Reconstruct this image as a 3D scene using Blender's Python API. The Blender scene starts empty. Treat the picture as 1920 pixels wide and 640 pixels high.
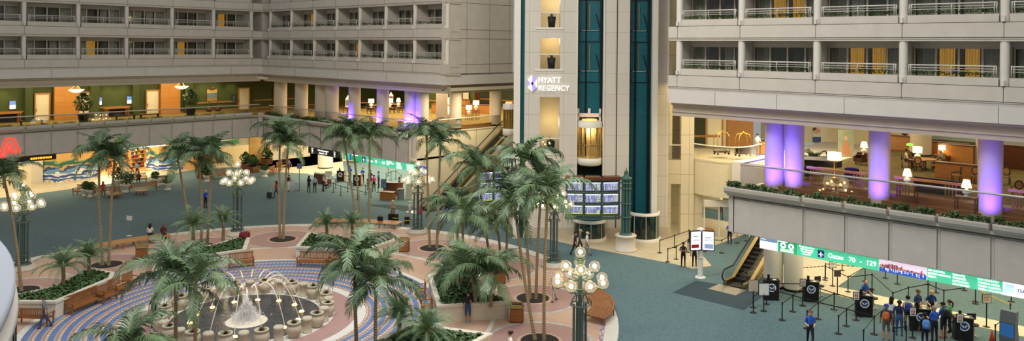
import bpy, bmesh, math, random
from mathutils import Vector, Matrix
C = bpy.context.scene.collection
R = random.Random(7)
PI = math.pi
sc = bpy.context.scene
# ------------------------------------------------------------------ camera
F = 1457.0; CX = 960.0; CY = 88.0; YAW = math.radians(43.05); ROLL = math.radians(.5); CAM = (41.0, -22.0, 15.0)
def ray(x, y):
    u = (x-CX)/F; v = -(y-CY)/F
    c, s = math.cos(ROLL), math.sin(ROLL)
    u, v = c*u-s*v, s*u+c*v
    return (math.cos(YAW)*u-math.sin(YAW), math.sin(YAW)*u+math.cos(YAW), v)
def at(x, y, z=0.0):
    """point of the level z seen at photo position x, y"""
    d = ray(x, y); t = (z-CAM[2])/d[2]
    return Vector([CAM[i]+t*d[i] for i in range(3)])
def atY(x, y, Y):
    d = ray(x, y); t = (Y-CAM[1])/d[1]
    return Vector([CAM[i]+t*d[i] for i in range(3)])
def atX(x, y, X):
    d = ray(x, y); t = (X-CAM[0])/d[0]
    return Vector([CAM[i]+t*d[i] for i in range(3)])
def atD(x, y, D):
    d = ray(x, y); k = -math.sin(YAW)*d[0]+math.cos(YAW)*d[1]; t = D/k
    return Vector([CAM[i]+t*d[i] for i in range(3)])
def depth(p): return -math.sin(YAW)*(p[0]-CAM[0])+math.cos(YAW)*(p[1]-CAM[1])
cd = bpy.data.cameras.new('camera'); cam = bpy.data.objects.new('camera', cd); C.objects.link(cam)
cam.location = CAM
cam.rotation_euler = (Matrix.Rotation(YAW, 3, 'Z') @ Matrix.Rotation(PI/2, 3, 'X') @ Matrix.Rotation(ROLL, 3, 'Z')).to_euler()
cd.sensor_width = 36; cd.lens = 36*F/1920; cd.shift_x = 0; cd.shift_y = -(320-CY)/1920
cd.clip_start = .1; cd.clip_end = 400
sc.camera = cam
vs = sc.view_settings
sc.display_settings.display_device = 'sRGB'
vs.view_transform = 'Standard'; vs.look = 'None'; vs.gamma = 1; vs.use_curve_mapping = False; vs.exposure = EXPOSURE = 0.0
cy = sc.cycles
cy.use_denoising = True
cy.max_bounces = 6; cy.diffuse_bounces = 3; cy.glossy_bounces = 3; cy.transmission_bounces = 4; cy.transparent_max_bounces = 16
cy.caustics_reflective = False; cy.caustics_refractive = False
cy.sample_clamp_indirect = 4.0
# ------------------------------------------------------------------ materials
def lin(c):
    if isinstance(c, str):
        c = [int(c[i:i+2], 16)/255 for i in (0, 2, 4)]
    return tuple(((v/12.92) if v <= .04045 else ((v+.055)/1.055)**2.4) for v in c)+(1,)
MATS = {}
def new(name):
    m = bpy.data.materials.new(name); m.use_nodes = True
    nt = m.node_tree; MATS[name] = m
    return m, nt, nt.nodes['Principled BSDF'], nt.nodes, nt.links
def mat(name, col, rough=.6, metal=0, var=0., scale=6, bump=0., emit=None, es=1., alpha=1, col2=None, spec=.4):
    m, nt, b, N, L = new(name)
    b.inputs['Roughness'].default_value = rough; b.inputs['Metallic'].default_value = metal
    b.inputs['Specular IOR Level'].default_value = spec
    c = lin(col); b.inputs['Base Color'].default_value = c
    if var or bump or col2:
        tc = N.new('ShaderNodeTexCoord'); no = N.new('ShaderNodeTexNoise'); no.inputs['Scale'].default_value = scale; no.inputs['Detail'].default_value = 4
        L.new(tc.outputs['Object'], no.inputs['Vector'])
        if var or col2:
            r = N.new('ShaderNodeValToRGB'); e = r.color_ramp.elements
            e[0].position = .3; e[1].position = .7
            e[0].color = tuple(v*(1-var) for v in c[:3])+(1,)
            e[1].color = lin(col2) if col2 else tuple(min(1, v*(1+var)) for v in c[:3])+(1,)
            L.new(no.outputs['Fac'], r.inputs['Fac']); L.new(r.outputs['Color'], b.inputs['Base Color'])
        if bump:
            bp = N.new('ShaderNodeBump'); bp.inputs['Strength'].default_value = bump; bp.inputs['Distance'].default_value = .02
            L.new(no.outputs['Fac'], bp.inputs['Height']); L.new(bp.outputs['Normal'], b.inputs['Normal'])
    if emit:
        b.inputs['Emission Color'].default_value = lin(emit); b.inputs['Emission Strength'].default_value = es
    if alpha < 1: b.inputs['Alpha'].default_value = alpha
    return m
def glassmat(name, tint='ffffff', refl=.12, rough=.03, keep=.92):
    """thin pane: mostly clear, with a mirror sheen that grows at grazing angles"""
    m, nt, b, N, L = new(name); N.remove(b)
    out = N['Material Output']; tr = N.new('ShaderNodeBsdfTransparent'); gl = N.new('ShaderNodeBsdfGlossy'); mx = N.new('ShaderNodeMixShader'); fr = N.new('ShaderNodeLayerWeight')
    t = lin(tint); tr.inputs['Color'].default_value = tuple(v*keep for v in t[:3])+(1,)
    gl.inputs['Roughness'].default_value = rough; gl.inputs['Color'].default_value = (.9, .9, .9, 1)
    fr.inputs['Blend'].default_value = .5; pw = N.new('ShaderNodeMath'); pw.operation = 'POWER'; pw.inputs[1].default_value = 3.5; ma = N.new('ShaderNodeMath'); ma.operation = 'MULTIPLY_ADD'; ma.inputs[1].default_value = .75; ma.inputs[2].default_value = refl*.22
    L.new(fr.outputs['Facing'], pw.inputs[0]); L.new(pw.outputs[0], ma.inputs[0]); L.new(ma.outputs[0], mx.inputs[0]); L.new(tr.outputs[0], mx.inputs[1]); L.new(gl.outputs[0], mx.inputs[2]); L.new(mx.outputs[0], out.inputs['Surface'])
    return m
def woodmat(name, a, b_, sx=1.2, sy=14, rough=.45):
    m, nt, b, N, L = new(name)
    tc = N.new('ShaderNodeTexCoord'); mp = N.new('ShaderNodeMapping'); no = N.new('ShaderNodeTexNoise'); r = N.new('ShaderNodeValToRGB')
    mp.inputs['Scale'].default_value = (sx, sy, sy); no.inputs['Scale'].default_value = 2.0; no.inputs['Detail'].default_value = 5
    r.color_ramp.elements[0].position = .3; r.color_ramp.elements[0].color = lin(a); r.color_ramp.elements[1].position = .7; r.color_ramp.elements[1].color = lin(b_)
    L.new(tc.outputs['Object'], mp.inputs['Vector']); L.new(mp.outputs[0], no.inputs['Vector']); L.new(no.outputs['Fac'], r.inputs['Fac']); L.new(r.outputs['Color'], b.inputs['Base Color'])
    b.inputs['Roughness'].default_value = rough
    return m
def brickmat(name, c1, c2, mortar, sx, sy, off=0., msize=.02, rough=.6, bump=.0, rot=0):
    """a grid of tiles of sx by sy metres on horizontal or vertical faces (object coordinates x,y)"""
    m, nt, b, N, L = new(name)
    tc = N.new('ShaderNodeTexCoord'); mp = N.new('ShaderNodeMapping'); br = N.new('ShaderNodeTexBrick')
    mp.inputs['Rotation'].default_value = (0, 0, rot)
    br.offset = off; br.inputs['Color1'].default_value = lin(c1); br.inputs['Color2'].default_value = lin(c2); br.inputs['Mortar'].default_value = lin(mortar)
    br.inputs['Scale'].default_value = 1; br.inputs['Brick Width'].default_value = sx; br.inputs['Row Height'].default_value = sy; br.inputs['Mortar Size'].default_value = msize
    L.new(tc.outputs['Object'], mp.inputs['Vector']); L.new(mp.outputs[0], br.inputs['Vector']); L.new(br.outputs['Color'], b.inputs['Base Color'])
    b.inputs['Roughness'].default_value = rough
    return m
# ------------------------------------------------------------------ mesh builder
class MB:
    def __init__(s): s.v = []; s.f = []; s.m = []; s.k = 0; s.sm = []
    def mat(s, k): s.k = k; return s
    def add(s, vs, fs, smooth=False):
        o = len(s.v); s.v += [tuple(v) for v in vs]
        for f in fs: s.f.append([i+o for i in f]); s.m.append(s.k); s.sm.append(smooth)
        return s
    def bx(s, x0, x1, y0, y1, z0, z1):
        if x0 > x1: x0, x1 = x1, x0
        if y0 > y1: y0, y1 = y1, y0
        if z0 > z1: z0, z1 = z1, z0
        v = [(x, y, z) for z in (z0, z1) for y in (y0, y1) for x in (x0, x1)]
        return s.add(v, [(0, 2, 3, 1), (4, 5, 7, 6), (0, 1, 5, 4), (2, 6, 7, 3), (0, 4, 6, 2), (1, 3, 7, 5)])
    def box(s, c, d, rz=0., M=None):
        hx, hy, hz = d[0]/2, d[1]/2, d[2]/2
        ca, sa = math.cos(rz), math.sin(rz); v = []
        for z in (-hz, hz):
            for y in (-hy, hy):
                for x in (-hx, hx):
                    p = Vector((x, y, z))
                    if M is not None: p = M @ p
                    else: p = Vector((x*ca-y*sa, x*sa+y*ca, z))
                    v.append((p[0]+c[0], p[1]+c[1], p[2]+c[2]))
        return s.add(v, [(0, 2, 3, 1), (4, 5, 7, 6), (0, 1, 5, 4), (2, 6, 7, 3), (0, 4, 6, 2), (1, 3, 7, 5)])
    def beam(s, a, b, w, h, up=(0, 0, 1)):
        a = Vector(a); b = Vector(b); d = (b-a); l = d.length; d.normalize(); u = Vector(up)
        sd = d.cross(u)
        if sd.length < 1e-4: sd = Vector((1, 0, 0))
        sd.normalize(); u = sd.cross(d)
        v = []
        for t in (a, b):
            for (i, j) in ((-1, -1), (1, -1), (1, 1), (-1, 1)): v.append(t+sd*(i*w/2)+u*(j*h/2))
        return s.add(v, [(0, 1, 2, 3), (7, 6, 5, 4), (0, 4, 5, 1), (1, 5, 6, 2), (2, 6, 7, 3), (3, 7, 4, 0)])
    def tube(s, pts, r, n=6, closed=False, caps=True, smooth=True):
        pts = [Vector(p) for p in pts]; k = len(pts)
        rr = r if isinstance(r, (list, tuple)) else [r]*k
        v = []; prev = None
        for i, p in enumerate(pts):
            if closed: t = pts[(i+1) % k]-pts[i-1]
            else: t = pts[min(i+1, k-1)]-pts[max(i-1, 0)]
            t.normalize()
            if prev is None:
                a = Vector((0, 0, 1)) if abs(t.z) < .9 else Vector((1, 0, 0))
                n1 = t.cross(a).normalized()
            else:
                n1 = prev-t*prev.dot(t)
                n1 = n1.normalized() if n1.length > 1e-5 else t.orthogonal().normalized()
            prev = n1; n2 = t.cross(n1)
            for j in range(n):
                a = 2*PI*j/n; v.append(p+(n1*math.cos(a)+n2*math.sin(a))*rr[i])
        f = []
        for i in range(k if closed else k-1):
            i2 = (i+1) % k
            for j in range(n): f.append((i*n+j, i*n+(j+1) % n, i2*n+(j+1) % n, i2*n+j))
        s.add(v, f, smooth)
        if caps and not closed:
            s.add(v[:n], [tuple(range(n))[::-1]]); s.add(v[-n:], [tuple(range(n))])
        return s
    def cyl(s, p, r, z0, z1, n=16, r2=None, smooth=True):
        return s.lathe([(r, z0), (r if r2 is None else r2, z1)], (p[0], p[1], 0), n, caps=True, smooth=smooth)
    def lathe(s, prof, c=(0, 0, 0), n=16, a0=0., a1=None, caps=False, smooth=True):
        full = a1 is None; a1 = 2*PI if full else a1
        k = n if full else n+1; v = []
        for (r, z) in prof:
            for j in range(k):
                a = a0+(a1-a0)*j/n; v.append((c[0]+r*math.cos(a), c[1]+r*math.sin(a), c[2]+z))
        f = []
        for i in range(len(prof)-1):
            for j in range(n):
                j2 = (j+1) % k; f.append((i*k+j, i*k+j2, (i+1)*k+j2, (i+1)*k+j))
        s.add(v, f, smooth)
        if caps and full:
            s.add(v[:k], [tuple(range(k))[::-1]]); s.add(v[-k:], [tuple(range(k))])
        return s
    def prism(s, poly, z0, z1, top=True, bottom=True):
        n = len(poly)
        ar = sum(poly[i][0]*poly[(i+1) % n][1]-poly[(i+1) % n][0]*poly[i][1] for i in range(n))
        if ar < 0: poly = poly[::-1]
        v = [(p[0], p[1], z0) for p in poly]+[(p[0], p[1], z1) for p in poly]
        f = [(i, (i+1) % n, n+(i+1) % n, n+i) for i in range(n)]
        if top: f.append(tuple(range(n, 2*n)))
        if bottom: f.append(tuple(range(n))[::-1])
        return s.add(v, f)
    def profx(s, prof, x0, x1):
        """profile of (y,z) points, closed, swept along x"""
        n = len(prof); v = [(x0, p[0], p[1]) for p in prof]+[(x1, p[0], p[1]) for p in prof]
        f = [(i, (i+1) % n, n+(i+1) % n, n+i) for i in range(n)]+[tuple(range(n))[::-1], tuple(range(n, 2*n))]
        return s.add(v, f)
    def ball(s, c, r, nu=12, nv=8, sc3=(1, 1, 1)):
        v = []; f = []
        for i in range(nv+1):
            t = PI*i/nv
            for j in range(nu):
                a = 2*PI*j/nu
                v.append((c[0]+r*sc3[0]*math.sin(t)*math.cos(a), c[1]+r*sc3[1]*math.sin(t)*math.sin(a), c[2]+r*sc3[2]*math.cos(t)))
        for i in range(nv):
            for j in range(nu):
                f.append((i*nu+j, (i+1)*nu+j, (i+1)*nu+(j+1) % nu, i*nu+(j+1) % nu))
        return s.add(v, f, True)
    def sector(s, c, r0, r1, a0, a1, z0, z1, n=24, c2=None):
        """solid ring sector; the inner circle may have a centre of its own"""
        c2 = c2 or c; v = []
        for j in range(n+1):
            a = a0+(a1-a0)*j/n; ca, sa = math.cos(a), math.sin(a)
            for (q, r) in ((c2, r0), (c, r1)):
                for z in (z0, z1): v.append((q[0]+r*ca, q[1]+r*sa, z))
        f = []
        for j in range(n):
            o = 4*j; p = o+4
            f += [(o+1, o+3, p+3, p+1), (o, p, p+2, o+2), (o+2, p+2, p+3, o+3), (o, o+1, p+1, p)]
        f += [(0, 2, 3, 1), (4*n, 4*n+1, 4*n+3, 4*n+2)]
        return s.add(v, f)
    def mesh(s, name, mats):
        me = bpy.data.meshes.new(name); me.from_pydata(s.v, [], s.f)
        if not isinstance(mats, (list, tuple)): mats = [mats]
        for m in mats: me.materials.append(MATS[m] if isinstance(m, str) else m)
        if len(mats) > 1: me.polygons.foreach_set('material_index', s.m)
        me.polygons.foreach_set('use_smooth', s.sm)
        me.update(); return me
    def build(s, name, mats, parent=None, loc=(0, 0, 0), rz=0.):
        o = bpy.data.objects.new(name, s.mesh(name, mats)); C.objects.link(o)
        o.location = loc; o.rotation_euler = (0, 0, rz)
        if parent is not None: o.parent = parent
        return o
def tag(o, label, cat, group=None, kind=None):
    o['label'] = label; o['category'] = cat
    if group: o['group'] = group
    if kind: o['kind'] = kind
    return o
def thing(name, label, cat, loc=(0, 0, 0), rz=0., group=None):
    o = bpy.data.objects.new(name, None); C.objects.link(o); o.empty_display_size = .2
    o.location = loc; o.rotation_euler = (0, 0, rz)
    return tag(o, label, cat, group)
def struct(o): o['kind'] = 'structure'; return o
def place(me, name, parent=None, loc=(0, 0, 0), rz=0., rot=None, scale=None):
    o = bpy.data.objects.new(name, me); C.objects.link(o); o.location = loc
    o.rotation_euler = rot if rot is not None else (0, 0, rz)
    if scale is not None: o.scale = (scale,)*3 if isinstance(scale, (int, float)) else scale
    if parent is not None: o.parent = parent
    return o
def dup(root, loc, rz=0., label=None, group=None):
    r = root.copy(); C.objects.link(r); r.location = loc; r.rotation_euler = (0, 0, rz)
    if label: r['label'] = label
    if group: r['group'] = group
    for ch in list(root.children):
        c = ch.copy(); C.objects.link(c); c.parent = r
        for g in ch.children:
            d = g.copy(); C.objects.link(d); d.parent = c
    return r
def lamp(name, kind, loc, power, col, size=.3, rot=None, size_y=None, spot=None, blend=.5):
    l = bpy.data.lights.new(name, kind); l.energy = power; l.color = col
    if kind == 'AREA':
        l.size = size
        if size_y: l.shape = 'RECTANGLE'; l.size_y = size_y
    else: l.shadow_soft_size = size
    if kind == 'SPOT': l.spot_size = spot; l.spot_blend = blend
    o = bpy.data.objects.new(name, l); C.objects.link(o); o.location = loc
    if rot is not None: o.rotation_euler = rot
    return o
def aim(o, target):
    d = Vector(target)-Vector(o.location); o.rotation_euler = d.to_track_quat('-Z', 'Y').to_euler(); return o
def text(name, body, size, m, parent, loc, rot, extrude=.01, align='LEFT', xs=1., bold=0., spacing=1.):
    cu = bpy.data.curves.new(name, 'FONT'); cu.body = body; cu.size = size; cu.extrude = extrude; cu.align_x = align; cu.offset = bold; cu.space_character = spacing; cu.resolution_u = 3
    t = bpy.data.objects.new(name, cu); C.objects.link(t)
    me = bpy.data.meshes.new_from_object(t.evaluated_get(bpy.context.evaluated_depsgraph_get())); bpy.data.objects.remove(t); bpy.data.curves.remove(cu)
    me.materials.clear(); me.materials.append(MATS[m])
    return place(me, name, parent, loc, rot=rot, scale=(xs, 1, 1))
ORD = ['first', 'second', 'third', 'fourth', 'fifth', 'sixth', 'seventh', 'eighth', 'ninth', 'tenth', 'eleventh', 'twelfth', 'thirteenth', 'fourteenth', 'fifteenth', 'sixteenth', 'seventeenth', 'eighteenth', 'nineteenth', 'twentieth']
# ------------------------------------------------------------------ palette
mat('concrete', 'd2cabc', .75, var=.05, scale=1.2)
mat('fascia', 'dcd6cc', .7, var=.03, scale=1.2)
mat('soffit', 'c6b8a2', .75, var=.04, scale=2)
mat('seam', '4c463e', .9)  # dark joints; also colours the painted shadow line on the ledges
mat('panel', 'cbc3b8', .7, var=.05, scale=1.5)
mat('panel_groove', '6d685f', .8)
mat('column_beige', 'c9bda8', .6)
mat('column_white', 'e6e0d2', .55)
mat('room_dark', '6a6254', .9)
mat('frame_beige', 'cfc5b2', .5)
mat('rail_metal', 'c8c4bb', .35, metal=.3)
mat('steel', 'c9c9c6', .28, metal=.9)
mat('dark_metal', '2a2826', .45, metal=.5)
mat('black', '15151a', .5)
mat('brass', 'd9b45c', .22, metal=1)
mat('white', 'e9e6df', .5)
mat('cream', 'efe4c6', .6)
mat('beige_wall', 'e3d7b4', .65, var=.03, scale=2)
mat('green_wall', '475229', .75, var=.06, scale=2)
mat('dark_green_wall', '3f4530', .75)
mat('teal_deep', '115e69', .4, var=.12, scale=3)
mat('lamp_green', '4e635f', .4, metal=.2)
mat('dark_void', '0c0d0d', .8)
mat('curtain_grey', 'd2cec0', .9, var=.1, scale=5)
mat('curtain_dark', '7c786c', .9, var=.1, scale=5)
def litcurtain():  # light of the room behind is put into the cloth as emission
    m, nt, b, N, L = new('curtain_lit'); tc = N.new('ShaderNodeTexCoord'); wv = N.new('ShaderNodeTexWave'); wv.inputs['Scale'].default_value = 2.4; wv.inputs['Distortion'].default_value = 4; r = N.new('ShaderNodeValToRGB')
    r.color_ramp.elements[0].color = lin('a87620'); r.color_ramp.elements[1].color = lin('dca43a'); L.new(tc.outputs['Object'], wv.inputs['Vector']); L.new(wv.outputs['Fac'], r.inputs['Fac']); L.new(r.outputs['Color'], b.inputs['Emission Color'])
    b.inputs['Base Color'].default_value = lin('a87c30'); b.inputs['Emission Strength'].default_value = .6; b.inputs['Roughness'].default_value = .9
litcurtain()
mat('purple_light', '8060ff', .5, emit='7a50ff', es=6)
woodmat('wood_honey', 'a06a34', 'ba8244')
woodmat('wood_bench', '7a4822', 'a36a34', 1.5, 20, .4)
woodmat('wood_dark', '4d2814', '6d3c1e', 1.5, 16, .4)
woodmat('wood_panel', 'd6a45e', 'e2b674', 10, 1)
glassmat('glass', 'ffffff', .12, .02, .9)
glassmat('glass_window', 'f0f2ee', .15, .05, .95)
glassmat('glass_teal', '6fa39c', .25, .05, .65)
glassmat('glass_globe', 'fff6e4', .12, .02, .97)
def glow_globe():
    nt = MATS['glass_globe'].node_tree; N = nt.nodes; out = N['Material Output']; src = out.inputs['Surface'].links[0].from_socket
    em = N.new('ShaderNodeEmission'); em.inputs['Color'].default_value = lin('fff0d4'); em.inputs['Strength'].default_value = 1.2
    mx = N.new('ShaderNodeMixShader'); mx.inputs[0].default_value = .17; nt.links.new(src, mx.inputs[1]); nt.links.new(em.outputs[0], mx.inputs[2]); nt.links.new(mx.outputs[0], out.inputs['Surface'])
glow_globe()
glassmat('glass_bronze', 'e0cfa8', .2, .02, .85)
def carpet():
    m, nt, b, N, L = new('carpet')
    tc = N.new('ShaderNodeTexCoord'); n1 = N.new('ShaderNodeTexNoise'); n2 = N.new('ShaderNodeTexVoronoi'); mx = N.new('ShaderNodeMix'); mx.data_type = 'RGBA'
    n1.inputs['Scale'].default_value = .12; n1.inputs['Detail'].default_value = 2; n2.inputs['Scale'].default_value = 5.5
    r = N.new('ShaderNodeValToRGB'); r.color_ramp.elements[0].color = lin('3a545b'); r.color_ramp.elements[1].color = lin('5f797c'); r.color_ramp.elements[1].position = .6
    L.new(tc.outputs['Object'], n1.inputs['Vector']); L.new(tc.outputs['Object'], n2.inputs['Vector'])
    L.new(n2.outputs['Distance'], r.inputs['Fac']); L.new(r.outputs['Color'], mx.inputs['A'])
    r2 = N.new('ShaderNodeValToRGB'); r2.color_ramp.elements[0].color = lin('456068'); r2.color_ramp.elements[1].color = lin('577275')
    L.new(n1.outputs['Fac'], r2.inputs['Fac']); L.new(r2.outputs['Color'], mx.inputs['B']); mx.inputs['Factor'].default_value = .5
    L.new(mx.outputs['Result'], b.inputs['Base Color']); b.inputs['Roughness'].default_value = .95
carpet()
mat('carpet_mat', '33454d', .95, var=.08, scale=8)
mat('carpet_gold', 'b89a4c', .95, var=.35, scale=2.2, col2='6b5f2c')
mat('carpet_lounge', '8f7a3e', .95, var=.35, scale=2.2, col2='4a4422')
woodmat('wood_step', '6e4a2c', '8a6038')
brickmat('tile_cream', 'cfc4a6', 'c6ba9c', 'a79c82', .62, .62, 0, .012, .4)
brickmat('tile_white', 'dddbd0', 'd6d4c9', 'c2c0b4', .3, .3, 0, .01, .5)
brickmat('tile_pink', 'ac8a82', 'a8867e', '9f7d76', .4, .4, .5, .012, .55)
brickmat('tile_tan', 'c6a68e', 'c2a28a', 'b39580', .6, .6, 0, .012, .55)
brickmat('tile_rose', 'b08680', 'aa807b', 'a07a74', .45, .45, .5, .012, .55)
brickmat('cobble', '5c5e61', '4a4c50', '2a2b2e', .22, .12, .5, .02, .25)
mat('tile_blue', '6479a4', .5, var=.12, scale=3)
def checker(name, a, b_, c_, n_ang, dr):
    m, nt, b, N, L = new(name)
    tc = N.new('ShaderNodeTexCoord'); ck = N.new('ShaderNodeTexBrick'); ck.offset = .5
    ck.inputs['Color1'].default_value = lin(a); ck.inputs['Color2'].default_value = lin(b_); ck.inputs['Mortar'].default_value = lin(c_)
    ck.inputs['Scale'].default_value = 1; ck.inputs['Brick Width'].default_value = n_ang; ck.inputs['Row Height'].default_value = dr; ck.inputs['Mortar Size'].default_value = .03
    L.new(tc.outputs['UV'], ck.inputs['Vector']); L.new(ck.outputs['Color'], b.inputs['Base Color']); b.inputs['Roughness'].default_value = .5
checker('mosaic', 'e6dcc6', 'b08a78', '9fbcc4', .3, .15)
def uvcheck(name, a, b_, su, sv):
    m, nt, b, N, L = new(name); tc = N.new('ShaderNodeTexCoord'); mp = N.new('ShaderNodeMapping'); mp.inputs['Scale'].default_value = (su, sv, 1); ck = N.new('ShaderNodeTexChecker'); ck.inputs['Scale'].default_value = 1
    ck.inputs['Color1'].default_value = lin(a); ck.inputs['Color2'].default_value = lin(b_); L.new(tc.outputs['UV'], mp.inputs['Vector']); L.new(mp.outputs[0], ck.inputs['Vector']); L.new(ck.outputs['Color'], b.inputs['Base Color']); b.inputs['Roughness'].default_value = .5
uvcheck('mos_cream', 'e4dac2', 'a98270', 8, .01); uvcheck('mos_tan', 'ac8674', 'a67e6c', 3, .01); uvcheck('mos_pale', '9cb8c2', 'ae8876', 8, .01)
checker('mosaic_blue', '5f74b0', 'e2dccd', 'b58a80', .3, .16)
# ------------------------------------------------------------------ floor and plaza
fl = MB().bx(-75, 60, -45, 75, -.3, 0).build('floor', 'carpet'); struct(fl)
def rc(r):
    P = [(4, 1.3, -.7), (6.5, 1.3, -.7), (11, .75, -.4), (14, .4, -.2), (20.9, -.1, .2), (30, -.1, .2)]
    if r <= 4: return P[0][1:]
    for a, b in zip(P, P[1:]):
        if r <= b[0]:
            t = (r-a[0])/(b[0]-a[0]); return (a[1]+(b[1]-a[1])*t, a[2]+(b[2]-a[2])*t)
def ringmesh(mb, r0, r1, k, n=120, z=.02, cc=None):
    """flat ring with the ring's own arc length / radius as texture coordinates"""
    c0, c1 = (cc, cc) if cc else (rc(r0), rc(r1))
    v = []; rm = (r0+r1)/2
    for j in range(n+1):
        a = 2*PI*j/n
        v += [(c0[0]+r0*math.cos(a), c0[1]+r0*math.sin(a), z), (c1[0]+r1*math.cos(a), c1[1]+r1*math.sin(a), z)]
    mb.k = k
    for j in range(n):
        mb.add([v[2*j], v[2*j+1], v[2*j+3], v[2*j+2]], [(0, 1, 2, 3)])
        a0, a1 = 2*PI*j/n*rm, 2*PI*(j+1)/n*rm
        mb.uv += [(a0, r0), (a0, r1), (a1, r1), (a1, r0)]
class RMB(MB):
    def __init__(s): MB.__init__(s); s.uv = []
    def mesh(s, name, mats):
        me = MB.mesh(s, name, mats); uv = me.uv_layers.new(name='u')
        uv.data.foreach_set('uv', [c for p in s.uv for c in p]); return me
rm = RMB()
PM = ['cobble', 'tile_white', 'tile_pink', 'tile_blue', 'mosaic', 'tile_tan', 'mosaic_blue', 'tile_rose', 'mos_cream', 'mos_tan', 'mos_pale']
ringmesh(rm, .01, 3.95, 0, z=.02); ringmesh(rm, 3.95, 4.75, 1); ringmesh(rm, 4.75, 5.95, 2); ringmesh(rm, 5.95, 6.5, 1)
nb = 7; w = (10.75-6.5)/(2*nb)
for i in range(2*nb):
    a, b = 6.5+i*w, 6.5+(i+1)*w
    if i % 2: ringmesh(rm, a+.0, b-.02, 3)
    else:
        q = (b-a)/3; ringmesh(rm, a-.02, a+q, 8, 180); ringmesh(rm, a+q, a+2*q, 9); ringmesh(rm, a+2*q, b, 10, 180)
ringmesh(rm, 10.75, 11.1, 1); ringmesh(rm, 11.1, 13.8, 5); ringmesh(rm, 13.8, 14.05, 1); ringmesh(rm, 14.05, 18.9, 5)
ringmesh(rm, 18.9, 19.1, 6); ringmesh(rm, 19.1, 19.9, 5); ringmesh(rm, 19.9, 20.15, 6); ringmesh(rm, 20.15, 20.9, 1)
struct(rm.build('floor_plaza', PM))
PITS = [(-12.56, -7.86), (-14.85, -2.21), (-15.1, 4.4), (-12.73, 9.8), (-8.2, 14.2), (-2.52, 16.2), (4.55, 15.63), (10.37, 12.8), (15.08, 8.01)]
pm = RMB()
for p in PITS:
    ringmesh(pm, 1.15, 2.55, 2, 48, .026, p); ringmesh(pm, 2.55, 2.75, 4, 48, .026, p); ringmesh(pm, .95, 1.15, 5, 48, .026, p)
struct(pm.build('floor_medallion', PM))
mat('soil', '2b2724', .95, var=.2, scale=12)
for i, p in enumerate(PITS):
    MB().lathe([(0.01, .035), (.9, .035), (.98, .028)], (p[0], p[1], 0), 28).build('floor_tree_pit', 'soil')['kind'] = 'structure'
# tile strips by the shops, the lifts and the checkpoints
tl = MB(); tl.prism([tuple(at(*p)[:2]) for p in ((470, 321), (575, 326), (613, 334), (645, 322), (640, 285), (500, 285))], .005, .02); tl.prism([(-46, -45), (-46, 2.6), (-46.8, 9), (-48.3, 15.3), (-50.3, 21), (-48.6, 24), (-45, 25.5), (-43, 31), (-45, 60), (-74, 60), (-74, -45)], .005, .02)
struct(tl.build('floor_shop_tiles', 'tile_cream'))
t2 = MB(); t2.prism([(1, 24.3), (4.3, 24.3), (8.6, 24.8), (12.5, 25.2), (14, 25.1), (14.6, 26.6), (12, 29.5), (12, 40), (1, 40)], .005, .02)
t2.prism([(19.5, 26.2), (34, 26.2), (34, 28), (22.6, 28), (21, 60), (18, 60), (18, 30)], .005, .02)
struct(t2.build('floor_lift_tiles', 'tile_cream'))
cm = MB(); cm.prism([tuple(at(*p)[:2]) for p in ((1262, 549), (1305, 527), (1440, 548), (1395, 582))], .004, .012)
cm.prism([tuple(at(*p)[:2]) for p in ((685, 384), (740, 384), (798, 391), (775, 399))], .004, .012)
struct(cm.build('floor_entrance_mat', 'carpet_mat'))
# ------------------------------------------------------------------ guest room fronts
def facade(side, loc, rz, s0, s1, cols, levels, parap=.45):
    """local x runs along the front, local y into the building"""
    mb = MB()
    for zb in levels:
        mb.k = 0; mb.bx(s0, s1, 0, .3, zb, zb+.83)            # band
        mb.bx(s0, s1, .04, 1.75, zb-.12, zb)                   # slab edge below it
        mb.bx(s0, s1-.2, .3, 1.7, zb, zb+.6)
        mb.k = 2; mb.bx(s0, s1, -.012, .02, zb+.06, zb+.085); mb.bx(s0, s1, .02, .3, zb+.83, zb+.86)  # groove line; the upper strip paints the ledge's shadow line dark
        mb.k = 0
        for i in range(len(cols)-1):                           # parapet trough of each bay
            a, b = cols[i]+.24, cols[i+1]-.24
            mb.bx(a, b, .08, .2, zb+.86, zb+.86+parap); mb.bx(a, b, .42, .5, zb+.86, zb+.86+parap); mb.bx(a, b, .2, .42, zb+.86, zb+.98+parap*.5)
        mb.k = 2
        for c in cols: mb.bx(c-.012, c+.012, -.006, .05, zb+.02, zb+.83)
    tops = levels[1:]+[levels[-1]+3.2]
    mb.k = 0
    for zb, zt in zip(levels, tops):
        for c in cols: mb.bx(c-.09, c+.09, .3, 1.75, zb+.6, zt-.1)   # walls between the balconies
        mb.bx(s0, s1-.2, 1.62, 1.75, zt-.42, zt-.1)
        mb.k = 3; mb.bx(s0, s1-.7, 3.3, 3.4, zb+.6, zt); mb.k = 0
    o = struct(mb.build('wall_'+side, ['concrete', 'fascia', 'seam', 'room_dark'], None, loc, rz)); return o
MESH = {}
def local(loc, rz, p):
    c, s = math.cos(rz), math.sin(rz); return (loc[0]+p[0]*c-p[1]*s, loc[1]+p[0]*s+p[1]*c, loc[2]+p[2])
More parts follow.
